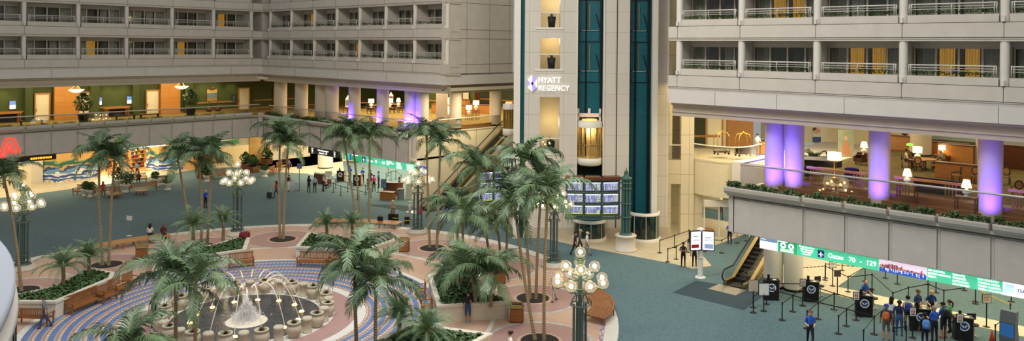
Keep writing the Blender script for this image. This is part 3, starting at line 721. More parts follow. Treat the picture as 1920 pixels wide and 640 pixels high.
# lift car
t = thing('lift_car', 'round glass lift car with white bands and warm brass interior in the left shaft', 'lift', (TL[0], TL[1], 0), YAW)
uc = U(1107.5); rcar = U(1131)-uc; vc = .35
def car(u, v, r, zt, zb, t):
    hb = MB(); hb.lathe([(r, zt-.42), (r, zt), (r-.25, zt+.08), (.05, zt+.12)], (u, v, 0), 28); hb.lathe([(r-.1, zt-.42), (.02, zt-.42)], (u, v, 0), 28); hb.build('top_band', 'column_white', t)
    MB().lathe([(r*.55, zt+.1), (r*.62, zt+.16), (r*.5, zt+.2)], (u, v, 0), 24).build('roof_light', mat('lift_glow', 'ffb060', .5, emit='ffa050', es=2), t)
    MB().lathe([(.02, zb+.5), (r, zb+.5), (r, zb), (r-.2, zb-.12), (.05, zb-.16)], (u, v, 0), 28).build('bottom_band', 'column_white', t)
    MB().lathe([(r-.04, zb+.5), (r-.04, zt-.42)], (u, v, 0), 28, PI*.95, PI*2.05).build('glass_panel', 'glass_bronze', t)
    p = MB()
    for k in range(7):
        a = PI+PI*k/6; p.cyl((u+(r-.05)*math.cos(a), v+(r-.05)*math.sin(a)), .045, zb+.5, zt-.42, 8)
    p.build('mullion', 'brass', t)
    MB().lathe([(r-.14, zb+1.45), (r-.1, zb+1.5), (r-.14, zb+1.55)], (u, v, 0), 28, PI, 2*PI).build('handrail', 'steel', t)
    MB().bx(u-r*.9, u+r*.9, v+r*.5, v+r*.56, zb+.5, zt-.42).build('rear_wall', 'cream', t)
    b = MB()
    for x in (-.6, .6): b.bx(u+x*r-.03, u+x*r+.03, v+r*.44, v+r*.5, zb+.5, zt-.45)
    b.build('rear_trim', 'brass', t)
car(uc, vc, rcar, ZT(229), ZT(308), t)
yk = MB(); yk.bx(uc-rcar*.95, uc+rcar*.95, vc+.3, vc+.55, ZT(221), ZT(214)); yk.bx(uc-rcar*.95, uc-rcar*.8, vc+.3, vc+.5, ZT(230), ZT(205)); yk.bx(uc+rcar*.8, uc+rcar*.95, vc+.3, vc+.5, ZT(230), ZT(205)); yk.bx(uc-.1, uc+.1, vc+.3, vc+.5, ZT(214), ZT(205))
yk.build('yoke', 'column_white', t)
lamp('lift_light', 'POINT', (TL[0]+uc*math.cos(YAW)-(vc+.2)*math.sin(YAW), TL[1]+uc*math.sin(YAW)+(vc+.2)*math.cos(YAW), ZT(229)-.8), 60, (1, .78, .5), .2)
t = thing('lift_car', 'brass and glass lift car passing at the dark edge left of the tower', 'lift', (TL[0], TL[1], 0), YAW)
car(U(955, 66), 4.4, .5, ZT(196, 66), ZT(252, 66), t)
# wall and curved balcony between tower and right block
DL = 63.0
LK = (CAM[0]-math.sin(YAW)*DL, CAM[1]+math.cos(YAW)*DL, 0)
def UL(x): return (x-CX)/F*DL
def ZL(y, x=1300): return CAM[2]+(CY+.0087*(x-CX)-y)/F*DL
lk = MB(); lk.k = 0
lk.bx(UL(1278), UL(1302), -.2, .4, 0, 22); lk.bx(UL(1252), UL(1278), -.12, .6, ZL(345), ZL(300)); lk.bx(UL(1252), UL(1260), -.1, .4, 0, ZL(300)); lk.bx(UL(1256), UL(1262), 0, 3.2, ZL(300), 22)
lk.bx(UL(1252), UL(1300), 3.2, 3.4, 0, 22); lk.bx(UL(1290), UL(1320), 0, .4, 0, ZL(300))
lk.bx(UL(1400), UL(1450), 0, .4, 0, ZL(300)); lk.bx(UL(1302), UL(1450), 0, .4, ZL(362), ZL(300)); lk.bx(UL(1300), UL(1303), 0, 4, 4, 12.4)
lk.k = 1; lk.bx(UL(1256), UL(1278), 3.1, 3.2, ZL(300)+1, ZL(300)+1.2); lk.bx(UL(1256), UL(1278), 3.1, 3.2, ZL(300), ZL(300)+.2)
struct(lk.build('wall_link', ['wall_tile', 'wood_honey'], None, LK, YAW))
cb = MB(); n = 18; poly = []
for i in range(n+1):
    q = i/n; poly.append((UL(1302)+(UL(1430)-UL(1302))*q, .02-2.3*math.sin(PI*min(1, q*1.05))**.8))
cb.prism([(UL(1302), .1)]+poly+[(UL(1430), .1)], ZL(362), ZL(299)); cb.prism([(UL(1302), 6)]+[(p[0], p[1]-.06) for p in poly]+[(UL(1430), 6)], ZL(299), ZL(296))
struct(cb.build('wall_curved_balcony', 'beige_wall', None, LK, YAW))
t = thing('glass_balustrade', 'curved glass balustrade in front of the luggage carts', 'railing', LK, YAW)
z0 = ZL(296); MB().tube([(p[0], p[1]+.05, z0+1.15) for p in poly], .05, 8).build('handrail', 'column_white', t)
gm = MB()
for a, b in zip(poly, poly[1:]): gm.beam((a[0], a[1]+.05, z0+.56), (b[0], b[1]+.05, z0+.56), .015, 1.08)
gm.build('glass_panel', 'glass', t)
t = thing('glass_balustrade', 'small glass balustrade in the lit corridor right of the lift tower', 'railing', LK, YAW)
MB().tube([(UL(1257), -.1, ZL(300)+1.2), (UL(1279), -.1, ZL(300)+1.2)], .05, 8).build('handrail', 'column_white', t); MB().bx(UL(1257), UL(1279), -.11, -.09, ZL(300), ZL(300)+1.15).build('glass_panel', 'glass', t)
lb = MB(); lb.k = 0; lb.bx(UL(1380), UL(1480), 14, 14.3, 4, 12); lb.bx(UL(1295), UL(1460), 8, 8.3, ZL(299), 11); lb.k = 1; lb.bx(UL(1340), UL(1378), 7.9, 8, ZL(299), 11); lb.k = 2; lb.bx(UL(1295), UL(1400), 7.85, 8, ZL(299)+.9, ZL(299)+1.1); lb.bx(UL(1415), UL(1470), 7.8, 8, ZL(299), 9.6)
struct(lb.build('wall_bell_desk', ['beige_wall', 'dark_green_wall', 'wood_honey'], None, LK, YAW))
door(6, local(LK, YAW, (UL(1388), 7.9, ZL(299))), YAW, w=1.4, h=2.9)
# service lift doors on the bell desk wall
ld = MB(); ld.bx(-.9, .9, -.05, .05, 0, 2.6); o = ld.build('door_7', 'steel', None, local(LK, YAW, (UL(1322), 7.9, ZL(299))), YAW); struct(o)
MB().bx(-.01, .01, -.07, -.05, 0, 2.5).build('door_leaf_gap', 'dark_metal', o)
# ------------------------------------------------------------------ palms
def leafmat(name, a, b_, rough=.45):
    m, nt, b, N, L = new(name)
    oi = N.new('ShaderNodeObjectInfo'); tc = N.new('ShaderNodeTexCoord'); no = N.new('ShaderNodeTexNoise'); no.inputs['Scale'].default_value = 3
    mth = N.new('ShaderNodeMath'); mth.operation = 'ADD'; r = N.new('ShaderNodeValToRGB'); sub = N.new('ShaderNodeMath'); sub.operation = 'MULTIPLY'; sub.inputs[1].default_value = .5
    r.color_ramp.elements[0].position = .2; r.color_ramp.elements[0].color = lin(a); r.color_ramp.elements[1].position = .8; r.color_ramp.elements[1].color = lin(b_)
    L.new(tc.outputs['Object'], no.inputs['Vector']); L.new(oi.outputs['Random'], mth.inputs[0]); L.new(no.outputs['Fac'], mth.inputs[1]); L.new(mth.outputs[0], sub.inputs[0])
    L.new(sub.outputs[0], r.inputs['Fac']); L.new(r.outputs['Color'], b.inputs['Base Color']); b.inputs['Roughness'].default_value = rough
    return m
leafmat('palm_leaf', '2b4527', '7c966c', .38); leafmat('date_leaf', '4a6a4a', '7d9a72'); leafmat('young_leaf', '5f8a35', '86b04a')
mat('palm_rib', '8fa06a', .5)
mat('palm_trunk', '8a7757', .85, var=.25, scale=7)
def trunkmat():
    m, nt, b, N, L = new('palm_bark'); tc = N.new('ShaderNodeTexCoord'); wv = N.new('ShaderNodeTexWave'); wv.wave_type = 'BANDS'; wv.bands_direction = 'Z'
    wv.inputs['Scale'].default_value = 2.6; wv.inputs['Distortion'].default_value = 1.5; r = N.new('ShaderNodeValToRGB')
    r.color_ramp.elements[0].color = lin('6a5a42'); r.color_ramp.elements[1].color = lin('a08d6a'); r.color_ramp.elements[1].position = .5
    L.new(tc.outputs['Object'], wv.inputs['Vector']); L.new(wv.outputs['Fac'], r.inputs['Fac']); L.new(r.outputs['Color'], b.inputs['Base Color']); b.inputs['Roughness'].default_value = .85
trunkmat()
def frond_mesh(key, L, e0, e1, n, leaf, droop, wid, seed, ang=.75, m='palm_leaf'):
    rr = random.Random(seed); mb = MB(); pts = []; p = Vector((0, 0, 0)); seg = 16
    for i in range(seg+1):
        t = i/seg; e = e0+(e1-e0)*t**1.25; pts.append((p.copy(), Vector((math.cos(e), .06*math.sin(3*t+seed), math.sin(e))).normalized())); p = p+Vector((math.cos(e), .06*math.sin(3*t+seed)*.3, math.sin(e)))*(L/seg)
    mb.k = 1; mb.tube([q for q, d in pts], [.03-.026*i/seg for i in range(seg+1)], 5); mb.k = 0
    for i in range(n):
        t = .1+.9*(i+.5)/n; x = t*seg; k = min(int(x), seg-1); fr = x-k
        q = pts[k][0].lerp(pts[k+1][0], fr); d = pts[k][1].lerp(pts[k+1][1], fr).normalized()
        sd = d.cross(Vector((0, 0, 1))).normalized(); up = sd.cross(d)
        ll = leaf*(.35+.65*math.sin(PI*min(1, .12+t*.86))**.7)*rr.uniform(.85, 1.1)
        for s in (-1, 1):
            a = ang*(1-.5*t)+rr.uniform(-.12, .12)
            v = (sd*s*math.sin(a+.35)+d*math.cos(a+.35)+up*.28*rr.uniform(.2, 1.2)).normalized()
            dn = Vector((0, 0, -1)); m1 = q+v*ll*.5+dn*ll*.10*droop; e = q+(v*.85+dn*.55*droop).normalized()*ll*1.0
            wv = d*(wid*ll/.5)
            mb.add([q-wv*.35, q+wv*.35, m1+wv*.5+up*.004, e, m1-wv*.5-up*.004], [(0, 1, 2, 4), (4, 2, 3)])
    return mb.mesh('frond', [m, 'palm_rib'])
FR = {}
D2 = math.radians
for s in range(3):
    FR['up', s] = frond_mesh('', 2.0, D2(80), D2(5), 30, .62, .5, .06, s)
    FR['mid', s] = frond_mesh('', 2.65, D2(62), D2(-62), 36, .72, .9, .058, 10+s)
    FR['low', s] = frond_mesh('', 2.4, D2(36), D2(-84), 34, .72, 1.0, .058, 20+s)
    FR['hang', s] = frond_mesh('', 1.9, D2(-15), D2(-86), 28, .62, .9, .055, 30+s)
    FR['new', s] = frond_mesh('', 1.6, D2(86), D2(70), 18, .42, .2, .05, 40+s, .5, 'young_leaf')
    FR['date', s] = frond_mesh('', 1.55, D2(62), D2(-45), 44, .34, .5, .035, 50+s, .8, 'date_leaf')
    FR['datelow', s] = frond_mesh('', 1.5, D2(25), D2(-65), 42, .33, .6, .035, 60+s, .8, 'date_leaf')
    FR['dateup', s] = frond_mesh('', 1.35, D2(82), D2(20), 36, .3, .4, .035, 70+s, .8, 'date_leaf')
def palm(base, crown, label, scale=1.1, seed=0, group='slender palms', r=.085, lean=.25, nlow=3, nmid=4, nhang=2, young=False):
    rr = random.Random(seed*7+1); t = thing('palm_tree', label, 'palm tree', base)
    c = Vector(crown)-Vector(base); pts = []; n = 12
    sway = Vector((rr.uniform(-1, 1), rr.uniform(-1, 1), 0))*lean
    for i in range(n+1):
        q = i/n; pts.append(Vector((c.x*q, c.y*q, c.z*q))+sway*math.sin(PI*q)*.6)
    mb = MB(); mb.tube(pts, [r*1.45 if i == 0 else r*(1.15-.35*i/n) for i in range(n+1)], 9); mb.build('trunk', 'palm_bark', t)
    MB().tube([c-Vector((0, 0, .5)), c-Vector((0, 0, .1)), c+Vector((0, 0, .2))], [r*.85, r*1.1, r*.4], 8).build('crownshaft', 'palm_rib', t)
    plan = ['mid']*nmid+['low']*nlow+['hang']*nhang+['up']*3+(['new'] if young else [])
    a = rr.uniform(0, 6)
    for i, k in enumerate(plan):
        a += 2.4+rr.uniform(-.25, .25)
        place(FR[k, rr.randint(0, 2)], 'frond', t, c, rot=(rr.uniform(-.12, .12), rr.uniform(-.15, .12), a), scale=scale*rr.uniform(.9, 1.1))
    return t
def pit_palm(pit, bx, by, cx, cyy, label, **k):
    """trunk foot and crown seen at photo positions, both at the depth of the foot"""
    b = at(bx, by, .03); D = depth(b); return palm(b, atD(cx, cyy, D), label, **k)
P = pit_palm
P(0, 40, 546, 8, 338, 'slender palm at the photo edge beside the round white parapet, crown above a street lamp', seed=1)
P(1, 193, 497, 186, 290, 'left palm of the pair in the tree pit behind the long curved bench', seed=2)
P(1, 204, 498, 215, 300, 'right palm of the pair behind the long curved bench, bright green new leaf', seed=3, young=True)
bp = Vector((-15.1, 4.4, .03))
for dx, cx, cyy, sd, lb in ((-.35, 334, 298, 4, 'leftmost palm of the trio near the officer in the blue shirt'), (.05, 372, 292, 5, 'middle palm of the trio near the officer in the blue shirt'), (.4, 397, 296, 6, 'rightmost palm of the trio, beside the officer in the blue shirt')):
    q = bp+Vector((.73*dx*1.3, .68*dx*1.3, 0)); palm(q, atD(cx, cyy, depth(q)), lb, seed=sd)
P(3, 525, 447, 525, 258, 'tall straight palm in the round pit at the back of the plaza, left trunk', seed=7)
P(3, 531, 448, 540, 276, 'shorter palm leaning on its taller neighbour in the round pit behind the fountain', seed=8)
bp = Vector((-8.2, 14.2, .03))
for dx, cx, cyy, sd, lb in ((-.45, 645, 262, 9, 'left leaning palm of the trio in front of the checkpoint queue'), (-.1, 660, 256, 10, 'middle palm of the trio in front of the checkpoint queue'), (.35, 694, 262, 11, 'right palm of the trio in front of the checkpoint queue, wide drooping crown')):
    q = bp+Vector((.73*dx, .68*dx, 0)); palm(q, atD(cx, cyy, depth(q)), lb, seed=sd)
P(5, 806, 464, 800, 258, 'palm with a brown tipped spear in front of the escalator, left trunk', seed=12)
P(5, 819, 465, 826, 270, 'palm in front of the escalator, right trunk of the pair', seed=13)
P(6, 922, 503, 897, 318, 'palm arching in front of the escalator foot and lift tower corner', seed=14, nlow=5)
P(6, 936, 504, 931, 425, 'short palm with bright young fronds in the middle of the palm thicket', seed=15, young=True)
P(7, 994, 560, 982, 305, 'tallest palm of the thicket before the lift tower', seed=16, nmid=6)
P(7, 1005, 561, 1016, 345, 'palm crown just left of the flight information screens', seed=17)
P(8, 1003, 637, 966, 392, 'palm whose long bare trunk curves left beside the litter bin', seed=18, r=.08)
P(8, 1020, 638, 1027, 372, 'palm whose long bare trunk rises beside the near lamp post', seed=19, r=.08)
# planter palms of the middle distance and foreground
def planter_palm(x, y, D, fx, label, **k):
    c = atD(x, y, D); f = atD(fx, y, D); return palm((f.x, f.y, k.pop('z', .75)), c, label, **k)
planter_palm(868, 412, 48.5, 876, 'palm rising from the back of the right hand planter, crown over the plaza path', seed=20, z=.8)
planter_palm(884, 512, 42.6, 893, 'low drooping palm over the person in blue shorts', seed=21, z=.8, nmid=4)
planter_palm(918, 520, 42.4, 921, 'palm with hanging fronds at the right end of the right hand planter', seed=22, z=.8)
planter_palm(855, 396, 50.5, 862, 'feathery palm crown between the lamp post and the palm thicket', seed=23, z=.8)
planter_palm(958, 362, 52.0, 950, 'dense palm crown in the middle of the thicket by the tower', seed=28, z=.05)
planter_palm(664, 496, 35.5, 672, 'large foreground palm right of the fountain, upright crown, left trunk', seed=24, z=.05)
planter_palm(705, 538, 34.5, 706, 'large foreground palm right of the fountain, spreading crown, right trunk', seed=25, z=.05)
planter_palm(329, 520, 35.0, 330, 'large foreground palm left of the fountain, fronds drooping left over blue tiles', seed=26, z=.05)
planter_palm(366, 538, 34.5, 367, 'large foreground palm beside the fountain edge, tall spear of leaves', seed=27, z=.05)
planter_palm(236, 660, 31.5, 236, 'foreground palm cut by the bottom of the photo over the blue tiles', seed=29, z=.05)
def date_palm(p, h, label, seed, scale=1., n=26):
    rr = random.Random(seed); t = thing('date_palm', label, 'palm', p)
    mb = MB(); mb.tube([(0, 0, 0), (.03, .02, h*.5), (0, 0, h)], [.13, .11, .1], 8); mb.build('trunk', 'palm_trunk', t); a = 0
    for i in range(n):
        a += 2.4+rr.uniform(-.2, .2); k = 'dateup' if i < 7 else ('date' if i < 17 else 'datelow')
        place(FR[k, rr.randint(0, 2)], 'frond', t, (0, 0, h), rot=(rr.uniform(-.1, .1), rr.uniform(-.15, .15), a), scale=scale*rr.uniform(.85, 1.1))
def dp(x, y, h, label, seed, scale=1.):
    b = at(x, y, .8); date_palm(b, h, label, seed, scale)
dp(118, 538, 1.15, 'feathery date palm in the left planter, nearest the standing passer-by', 1, 1.1)
dp(166, 517, 1.1, 'feathery date palm at the far end of the left planter', 2, 1.05)
dp(362, 464, 1.5, 'bushy date palm in the planter behind the seated pair', 3, 1.15)
dp(418, 452, 1.35, 'bushy date palm in front of the back left lamp post', 4, 1.05)
dp(612, 458, 1.35, 'feathery date palm in the back planter with the red flowers', 5, 1.0)
dp(660, 455, 1.3, 'feathery date palm beside red flowers, right of its twin', 6, .95)
dp(862, 538, 1.3, 'feathery date palm in the planter behind the person in blue shorts', 7, 1.25)
dp(838, 545, .9, 'low feathery palm behind the two wooden armchairs', 8, 1.05)
dp(748, 632, .9, 'feathery date palm at the bottom edge over the blue stripes', 9, 1.15)
dp(800, 650, .7, 'low feathery palm at the bottom edge beside ground cover', 10, 1.1)
# ------------------------------------------------------------------ planters
mat('planter_stone', 'd6cfbc', .7, var=.05, scale=3)
mat('flower_red', '8c2f3f', .6, var=.3, scale=15)
def planter(px, label, hh=.95, ground=900, flowers=None, seed=0):
    pts = [at(x, y, hh) for x, y in px]; c = sum(pts, Vector())/len(pts); c.z = 0
    poly = [(p.x-c.x, p.y-c.y) for p in pts]; n = len(poly)
    ar = sum(poly[i][0]*poly[(i+1) % n][1]-poly[(i+1) % n][0]*poly[i][1] for i in range(n))
    if ar < 0: poly = poly[::-1]
    def inset(d):
        out = []
        for i in range(n):
            a, b, e = Vector(poly[i-1]), Vector(poly[i]), Vector(poly[(i+1) % n])
            d1 = (b-a).normalized(); d2 = (e-b).normalized(); n1 = Vector((-d1.y, d1.x)); n2 = Vector((-d2.y, d2.x)); m = (n1+n2)
            m = m/max(.35, m.length_squared/2) if m.length > .1 else n1
            out.append(tuple(b+m*d*.5*2/2 if False else b+m*(d/ max(.6, 1))))
        return out
    w1, w2 = inset(.06), inset(.3)
    t = thing('planter', label, 'planter', c)
    mb = MB()
    def ring(a, za, b, zb): 
        v = [(p[0], p[1], za) for p in a]+[(p[0], p[1], zb) for p in b]; mb.add(v, [(i, (i+1) % n, n+(i+1) % n, n+i) for i in range(n)])
    ring(w1, 0, w1, hh-.16); ring(w1, hh-.16, poly, hh-.12); ring(poly, hh-.12, poly, hh); ring(poly, hh, w2, hh); ring(w2, hh, w2, hh-.25)
    mb.build('curb', 'planter_stone', t)
    g = MB(); g.add([(p[0], p[1], hh-.2) for p in w2], [tuple(range(n))]); g.build('soil_bed', 'soil', t)
    import mathutils
    rr = random.Random(seed); lf = MB()
    def inside(x, y, P_):
        k = False
        for i in range(n):
            (x1, y1), (x2, y2) = P_[i], P_[i-1]
            if (y1 > y) != (y2 > y) and x < (x2-x1)*(y-y1)/(y2-y1)+x1: k = not k
        return k
    xs = [p[0] for p in w2]; ys = [p[1] for p in w2]; cnt = int(ground*1.6)
    for i in range(cnt):
        x, y = rr.uniform(min(xs), max(xs)), rr.uniform(min(ys), max(ys))
        if inside(x, y, w2): leaf_blob(lf, x-.05, x+.05, y-.05, y+.05, hh-.16, 3, rr, .13, .2)
    o = lf.build('ground_cover', 'ivy', t); o['kind'] = 'stuff'
    if flowers:
        fm = MB()
        for q in range(flowers[2]):
            f = Vector(at(*flowers[0], hh)).lerp(Vector(at(*flowers[1], hh)), rr.random())-c; x, y = f.x+rr.uniform(-.2, .2), f.y+rr.uniform(-.2, .2)
            fm.lathe([(.06, 0), (.08, .15), (.02, .4)], (x, y, hh-.05+rr.uniform(0, .15)), 5)
        o = fm.build('red_flowers', 'flower_red', t); o['kind'] = 'stuff'
planter([(5, 566), (105, 566), (212, 521), (216, 511), (176, 502), (150, 507), (131, 519), (112, 530), (81, 541), (37, 550), (0, 556)], 'low stone planter of glossy ground cover behind the row of teak benches', seed=1, ground=1100)
planter([(283, 486), (384, 479), (462, 468), (471, 441), (440, 446), (405, 457), (372, 463), (330, 463), (288, 472)], 'stone planter at the back left, red flowers at its right tip', seed=2, flowers=((452, 447), (466, 445), 22))
planter([(553, 463), (676, 471), (745, 449), (734, 444), (700, 451), (668, 450), (640, 441), (577, 436)], 'stone planter at the back with two date palms and red flowers at right', seed=3, flowers=((700, 452), (733, 447), 26))
planter([(802, 516), (819, 574), (957, 567), (951, 556), (922, 550), (903, 537), (900, 520), (912, 503), (900, 498), (850, 503)], 'stone planter behind the person in blue shorts', seed=4, ground=1200)
c0 = Vector((.6, -.3, 0))
def polar(r, a): return c0+Vector((math.cos(math.radians(a))*r, math.sin(math.radians(a))*r, 0))
def pp(r, a):
    q = polar(r, a); d = q-Vector(CAM); k = -math.sin(YAW)*d.x+math.cos(YAW)*d.y; rt = math.cos(YAW)*d.x+math.sin(YAW)*d.y
    return q
def planter_at(pts, *a, **k):
    global at
    old = at; it = iter(pts); at = lambda x, y, z=0: Vector((x, y, z)); planter([(p.x, p.y) for p in pts], *a, **k); at = old
planter_at([polar(10.4, -14), polar(10.4, 8), polar(10.6, 21), polar(14.9, 22), polar(14.6, 14), polar(13.2, 8), polar(13.2, 2), polar(14.8, -4), polar(14.6, -14)], 'stone planter at the bottom edge of the photo, red flowers at its tip', seed=5)
# ------------------------------------------------------------------ globe lamp posts
mat('bulb', 'fff2d0', .5, emit='ffdf9e', es=60)
mat('stone_base', 'ccc4b4', .7, var=.06, scale=4)
def lamp_post(base, label, rz=0.):
    t = thing('lamp_post', label, 'street lamp', base, rz, 'globe lamp posts')
    MB().lathe([(.02, 0), (.85, 0), (.85, .18), (.72, .2), (.72, .34), (.02, .36)], (0, 0, 0), 28).build('base', 'stone_base', t)
    p = MB()
    for a in (PI/4, 3*PI/4, 5*PI/4, 7*PI/4): p.cyl((.3*math.cos(a), .3*math.sin(a)), .062, .36, 3.2, 10)
    p.cyl((0, 0), .1, .36, 4.9, 12); p.lathe([(.55, .36), (.5, .46), (.2, .5)], (0, 0, 0), 24); p.build('pole', 'lamp_green', t)
    for r, z in ((.46, .62), (.44, 1.0)): MB().tube([(r*math.cos(2*PI*i/24), r*math.sin(2*PI*i/24), z) for i in range(24)], .03, 6, True).build('collar', 'lamp_green', t)
    rg = MB()
    for r, z in ((.44, 3.16),):
        rg.tube([(r*math.cos(2*PI*i/24), r*math.sin(2*PI*i/24), z) for i in range(24)], .03, 6, True)
    for k in range(4):
        a = PI/4+k*PI/2; rg.tube([(.42*math.cos(a)*math.cos(q), .42*math.sin(a)*math.cos(q), 3.16+.5*math.sin(q)) for q in [PI/2*i/8 for i in range(9)]], .035, 6)
    rg.build('dome', 'lamp_green', t)
    cr = MB(); cr.tube([(.72*math.cos(2*PI*i/32), .72*math.sin(2*PI*i/32), 4.05) for i in range(32)], .04, 6, True)
    cr.tube([(.4*math.cos(2*PI*i/24), .4*math.sin(2*PI*i/24), 4.62) for i in range(24)], .035, 6, True)
    for k in range(8):
        a = 2*PI*k/8; cr.tube([((.1+.62*math.sin(q))*math.cos(a), (.1+.62*math.sin(q))*math.sin(a), 4.05-.4*math.cos(q)) for q in [PI/2*i/6 for i in range(7)]], .028, 5)
        cr.tube([(.72*math.cos(a), .72*math.sin(a), 4.05), (1.02*math.cos(a), 1.02*math.sin(a), 4.02)], .03, 5)
    for k in range(4):
        a = 2*PI*k/4+.4; cr.tube([((.08+.32*math.sin(q))*math.cos(a), (.08+.32*math.sin(q))*math.sin(a), 4.62-.3*math.cos(q)) for q in [PI/2*i/5 for i in range(6)]], .026, 5)
        cr.tube([(.4*math.cos(a), .4*math.sin(a), 4.62), (.6*math.cos(a), .6*math.sin(a), 4.66)], .028, 5)
    cr.lathe([(.08, 4.85), (.22, 5.15), (.3, 5.28), (.27, 5.3), (.05, 5.1)], (0, 0, 0), 20)
    cr.build('crown', 'lamp_green', t)
    if 'globe' not in MESH:
        MESH['globe'] = MB().ball((0, 0, 0), .26, 20, 14).mesh('globe', 'glass_globe'); MESH['bulb'] = MB().ball((0, 0, .02), .095, 12, 9).mesh('bulb', 'bulb')
        MESH['gcap'] = MB().lathe([(.1, -.27), (.12, -.22), (.035, -.2), (.03, -.07)], (0, 0, 0), 12).mesh('cap', 'lamp_green')
    pos = [(0, 0, 5.55)]+[(.66*math.cos(2*PI*k/4+.4), .66*math.sin(2*PI*k/4+.4), 4.92) for k in range(4)]+[(1.12*math.cos(2*PI*k/8), 1.12*math.sin(2*PI*k/8), 4.28) for k in range(8)]
    for q in pos:
        g = place(MESH['globe'], 'globe', t, q); place(MESH['bulb'], 'bulb', g); place(MESH['gcap'], 'cap', g)
    lamp('globe_light', 'POINT', Vector(base)+Vector((0, 0, 5.0)), 110, (1, .84, .6), .9)
    return t
LP = [(at(42, 506), 'green globe lamp post at the left edge beside the round white parapet', .2), (at(445, 441), 'green globe lamp post behind the back left planter', .5), (at(783, 437), 'green globe lamp post beside the women with suitcases', .1), (at(1038, 500), 'green globe lamp post in front of the flight screens, half hidden by palms', .7)]
q = atD(1087, 600, 35.8); LP.append((Vector((q.x, q.y, 0)), 'near green globe lamp post beside the round slatted bench', .3))
for b, lb, rz in LP: lamp_post(b, lb, rz)
# ------------------------------------------------------------------ fountain
mat('pot_stone', 'c2b7a0', .75, var=.1, scale=6)
mat('water_jet', 'fff4dc', .15, alpha=.6, emit='fff0d0', es=.0, spec=.8)
mat('foam', 'ffffff', .6, alpha=.16)
mat('nozzle_glow', 'ffe9b0', .4, emit='ffd080', es=7)
FC = Vector((1.4, -.7, 0))
potm = MB().lathe([(.02, 0), (.2, 0), (.24, .04), (.36, .22), (.4, .42), (.36, .58), (.28, .66), (.3, .7), (.36, .72), (.36, .78), (.28, .78), (.26, .66), (.02, .66)], (0, 0, 0), 24).mesh('pot', 'pot_stone')
bolm = MB().lathe([(.02, 0), (.25, 0), (.26, .06), (.24, .08), (.24, .62), (.27, .64), (.27, .72), (.24, .78), (.02, .8)], (0, 0, 0), 24).mesh('bollard', 'pot_stone')
def rosette(seed):
    rr = random.Random(seed); mb = MB()
    for i in range(34):
        a = i*2.4; e = .2+1.1*i/34; L = .34*rr.uniform(.7, 1.1); d = Vector((math.cos(a)*math.cos(e), math.sin(a)*math.cos(e), math.sin(e)*.8)); s = Vector((-math.sin(a), math.cos(a), 0))
        mb.k = 1 if i > 26 else 0
        mb.add([-s*.03, s*.03, d*L*.6+s*.03, d*L, d*L*.6-s*.03], [(0, 1, 2, 4), (4, 2, 3)])
    return mb.mesh('flowering_plant', ['ivy', 'flower_red'])
ros = [rosette(i) for i in range(3)]
NP = 32
for i in range(NP):
    a = 2*PI*i/NP+.06; p = FC+Vector((math.cos(a)*4.35, math.sin(a)*4.35, .02)); deg = math.degrees(a)
    side = 'nearest the camera' if math.cos(a-math.radians(-28)) > .75 else ('on the far side' if math.cos(a-math.radians(152)) > .75 else ('on the right side' if math.cos(a-math.radians(62)) > 0 else 'on the left side'))
    if i % 2 == 0:
        kk = ((30-i) % 32)//2; nth = 'nearest the camera' if kk == 0 else '%s clockwise from the nearest one' % ORD[kk-1]
        t = thing('flower_pot', 'stone flower pot on the fountain rim, '+nth, 'flower pot', p, a, 'flower pots on the fountain rim')
        place(potm, 'pot', t); place(ros[i % 3], 'flowering_plant', t, (0, 0, .68))
    else:
        o = place(bolm, 'stone_bollard', None, p); tag(o, 'capped stone bollard on the fountain rim, '+('just clockwise of the nearest flower pot' if i == 29 else '%s clockwise from the nearest flower pot' % ORD[((29-i) % 32)//2]), 'bollard', 'stone bollards on the fountain rim')
NJ = 14
for i in range(NJ):
    a = 2*PI*i/NJ+.2; n = FC+Vector((math.cos(a)*2.9, math.sin(a)*2.9, .03)); d = Vector((math.cos(a), math.sin(a), 0))
    side = 'at the far side of the basin' if math.cos(a-math.radians(152)) > .2 else 'at the near side of the basin'
    kk = (13-i) % 14; nth = 'nearest the camera' if kk == 0 else '%s clockwise from the nearest one' % ORD[kk-1]
    t = thing('fountain_lamp', 'small glowing lamp in the fountain basin, '+nth, 'lamp', n, a, 'lamps in the fountain basin')
    MB().lathe([(.02, .06), (.13, .06), (.15, .0)], (0, 0, 0), 16).build('lens', 'nozzle_glow', t); MB().bx(-.2, .2, -.2, .2, -.01, .02).build('plate', 'brass', t)
    pts = []
    for k in range(15):
        q = k/14; u = q*1.35; pts.append(FC+d*(3.0-1.45*u)+Vector((0, 0, .06+2.15*(1-(1-u)**2))))
    pts = [p for p in pts if p.z > .05]
    o = MB().tube(pts, [.022+.02*k/len(pts) for k in range(len(pts))], 6).build('water_jet', 'water_jet'); tag(o, 'thin arching water jet of the fountain, '+nth, 'water jet', 'arching water jets of the fountain')
sp = MB(); rr = random.Random(3)
for i in range(200):
    a = rr.uniform(0, 2*PI); r = rr.uniform(0, .75)**1; h = 1.7*math.exp(-2.2*r)*rr.uniform(.5, 1.05)+.1; x, y = r*math.cos(a), r*math.sin(a)
    sp.tube([(x, y, .0), (x*1.05, y*1.05, h*.6), (x*1.12, y*1.12, h)], [.06, .05, .02], 5)
for i in range(260):
    a = rr.uniform(0, 2*PI); r = abs(rr.gauss(0, .5)); sp.ball((r*math.cos(a), r*math.sin(a), rr.uniform(0, .3+1.2*math.exp(-2*r))), rr.uniform(.02, .07), 5, 4)
o = sp.build('water_spray', 'foam', None, FC+Vector((.5, -.3, .02))); tag(o, 'white foaming spray bubbling up in the middle of the basin', 'water', None, 'stuff')
MB().lathe([(1.1, .03), (.8, .07), (.02, .1)], FC+Vector((.5, -.3, 0)), 32).build('fountain_stone', 'planter_stone')
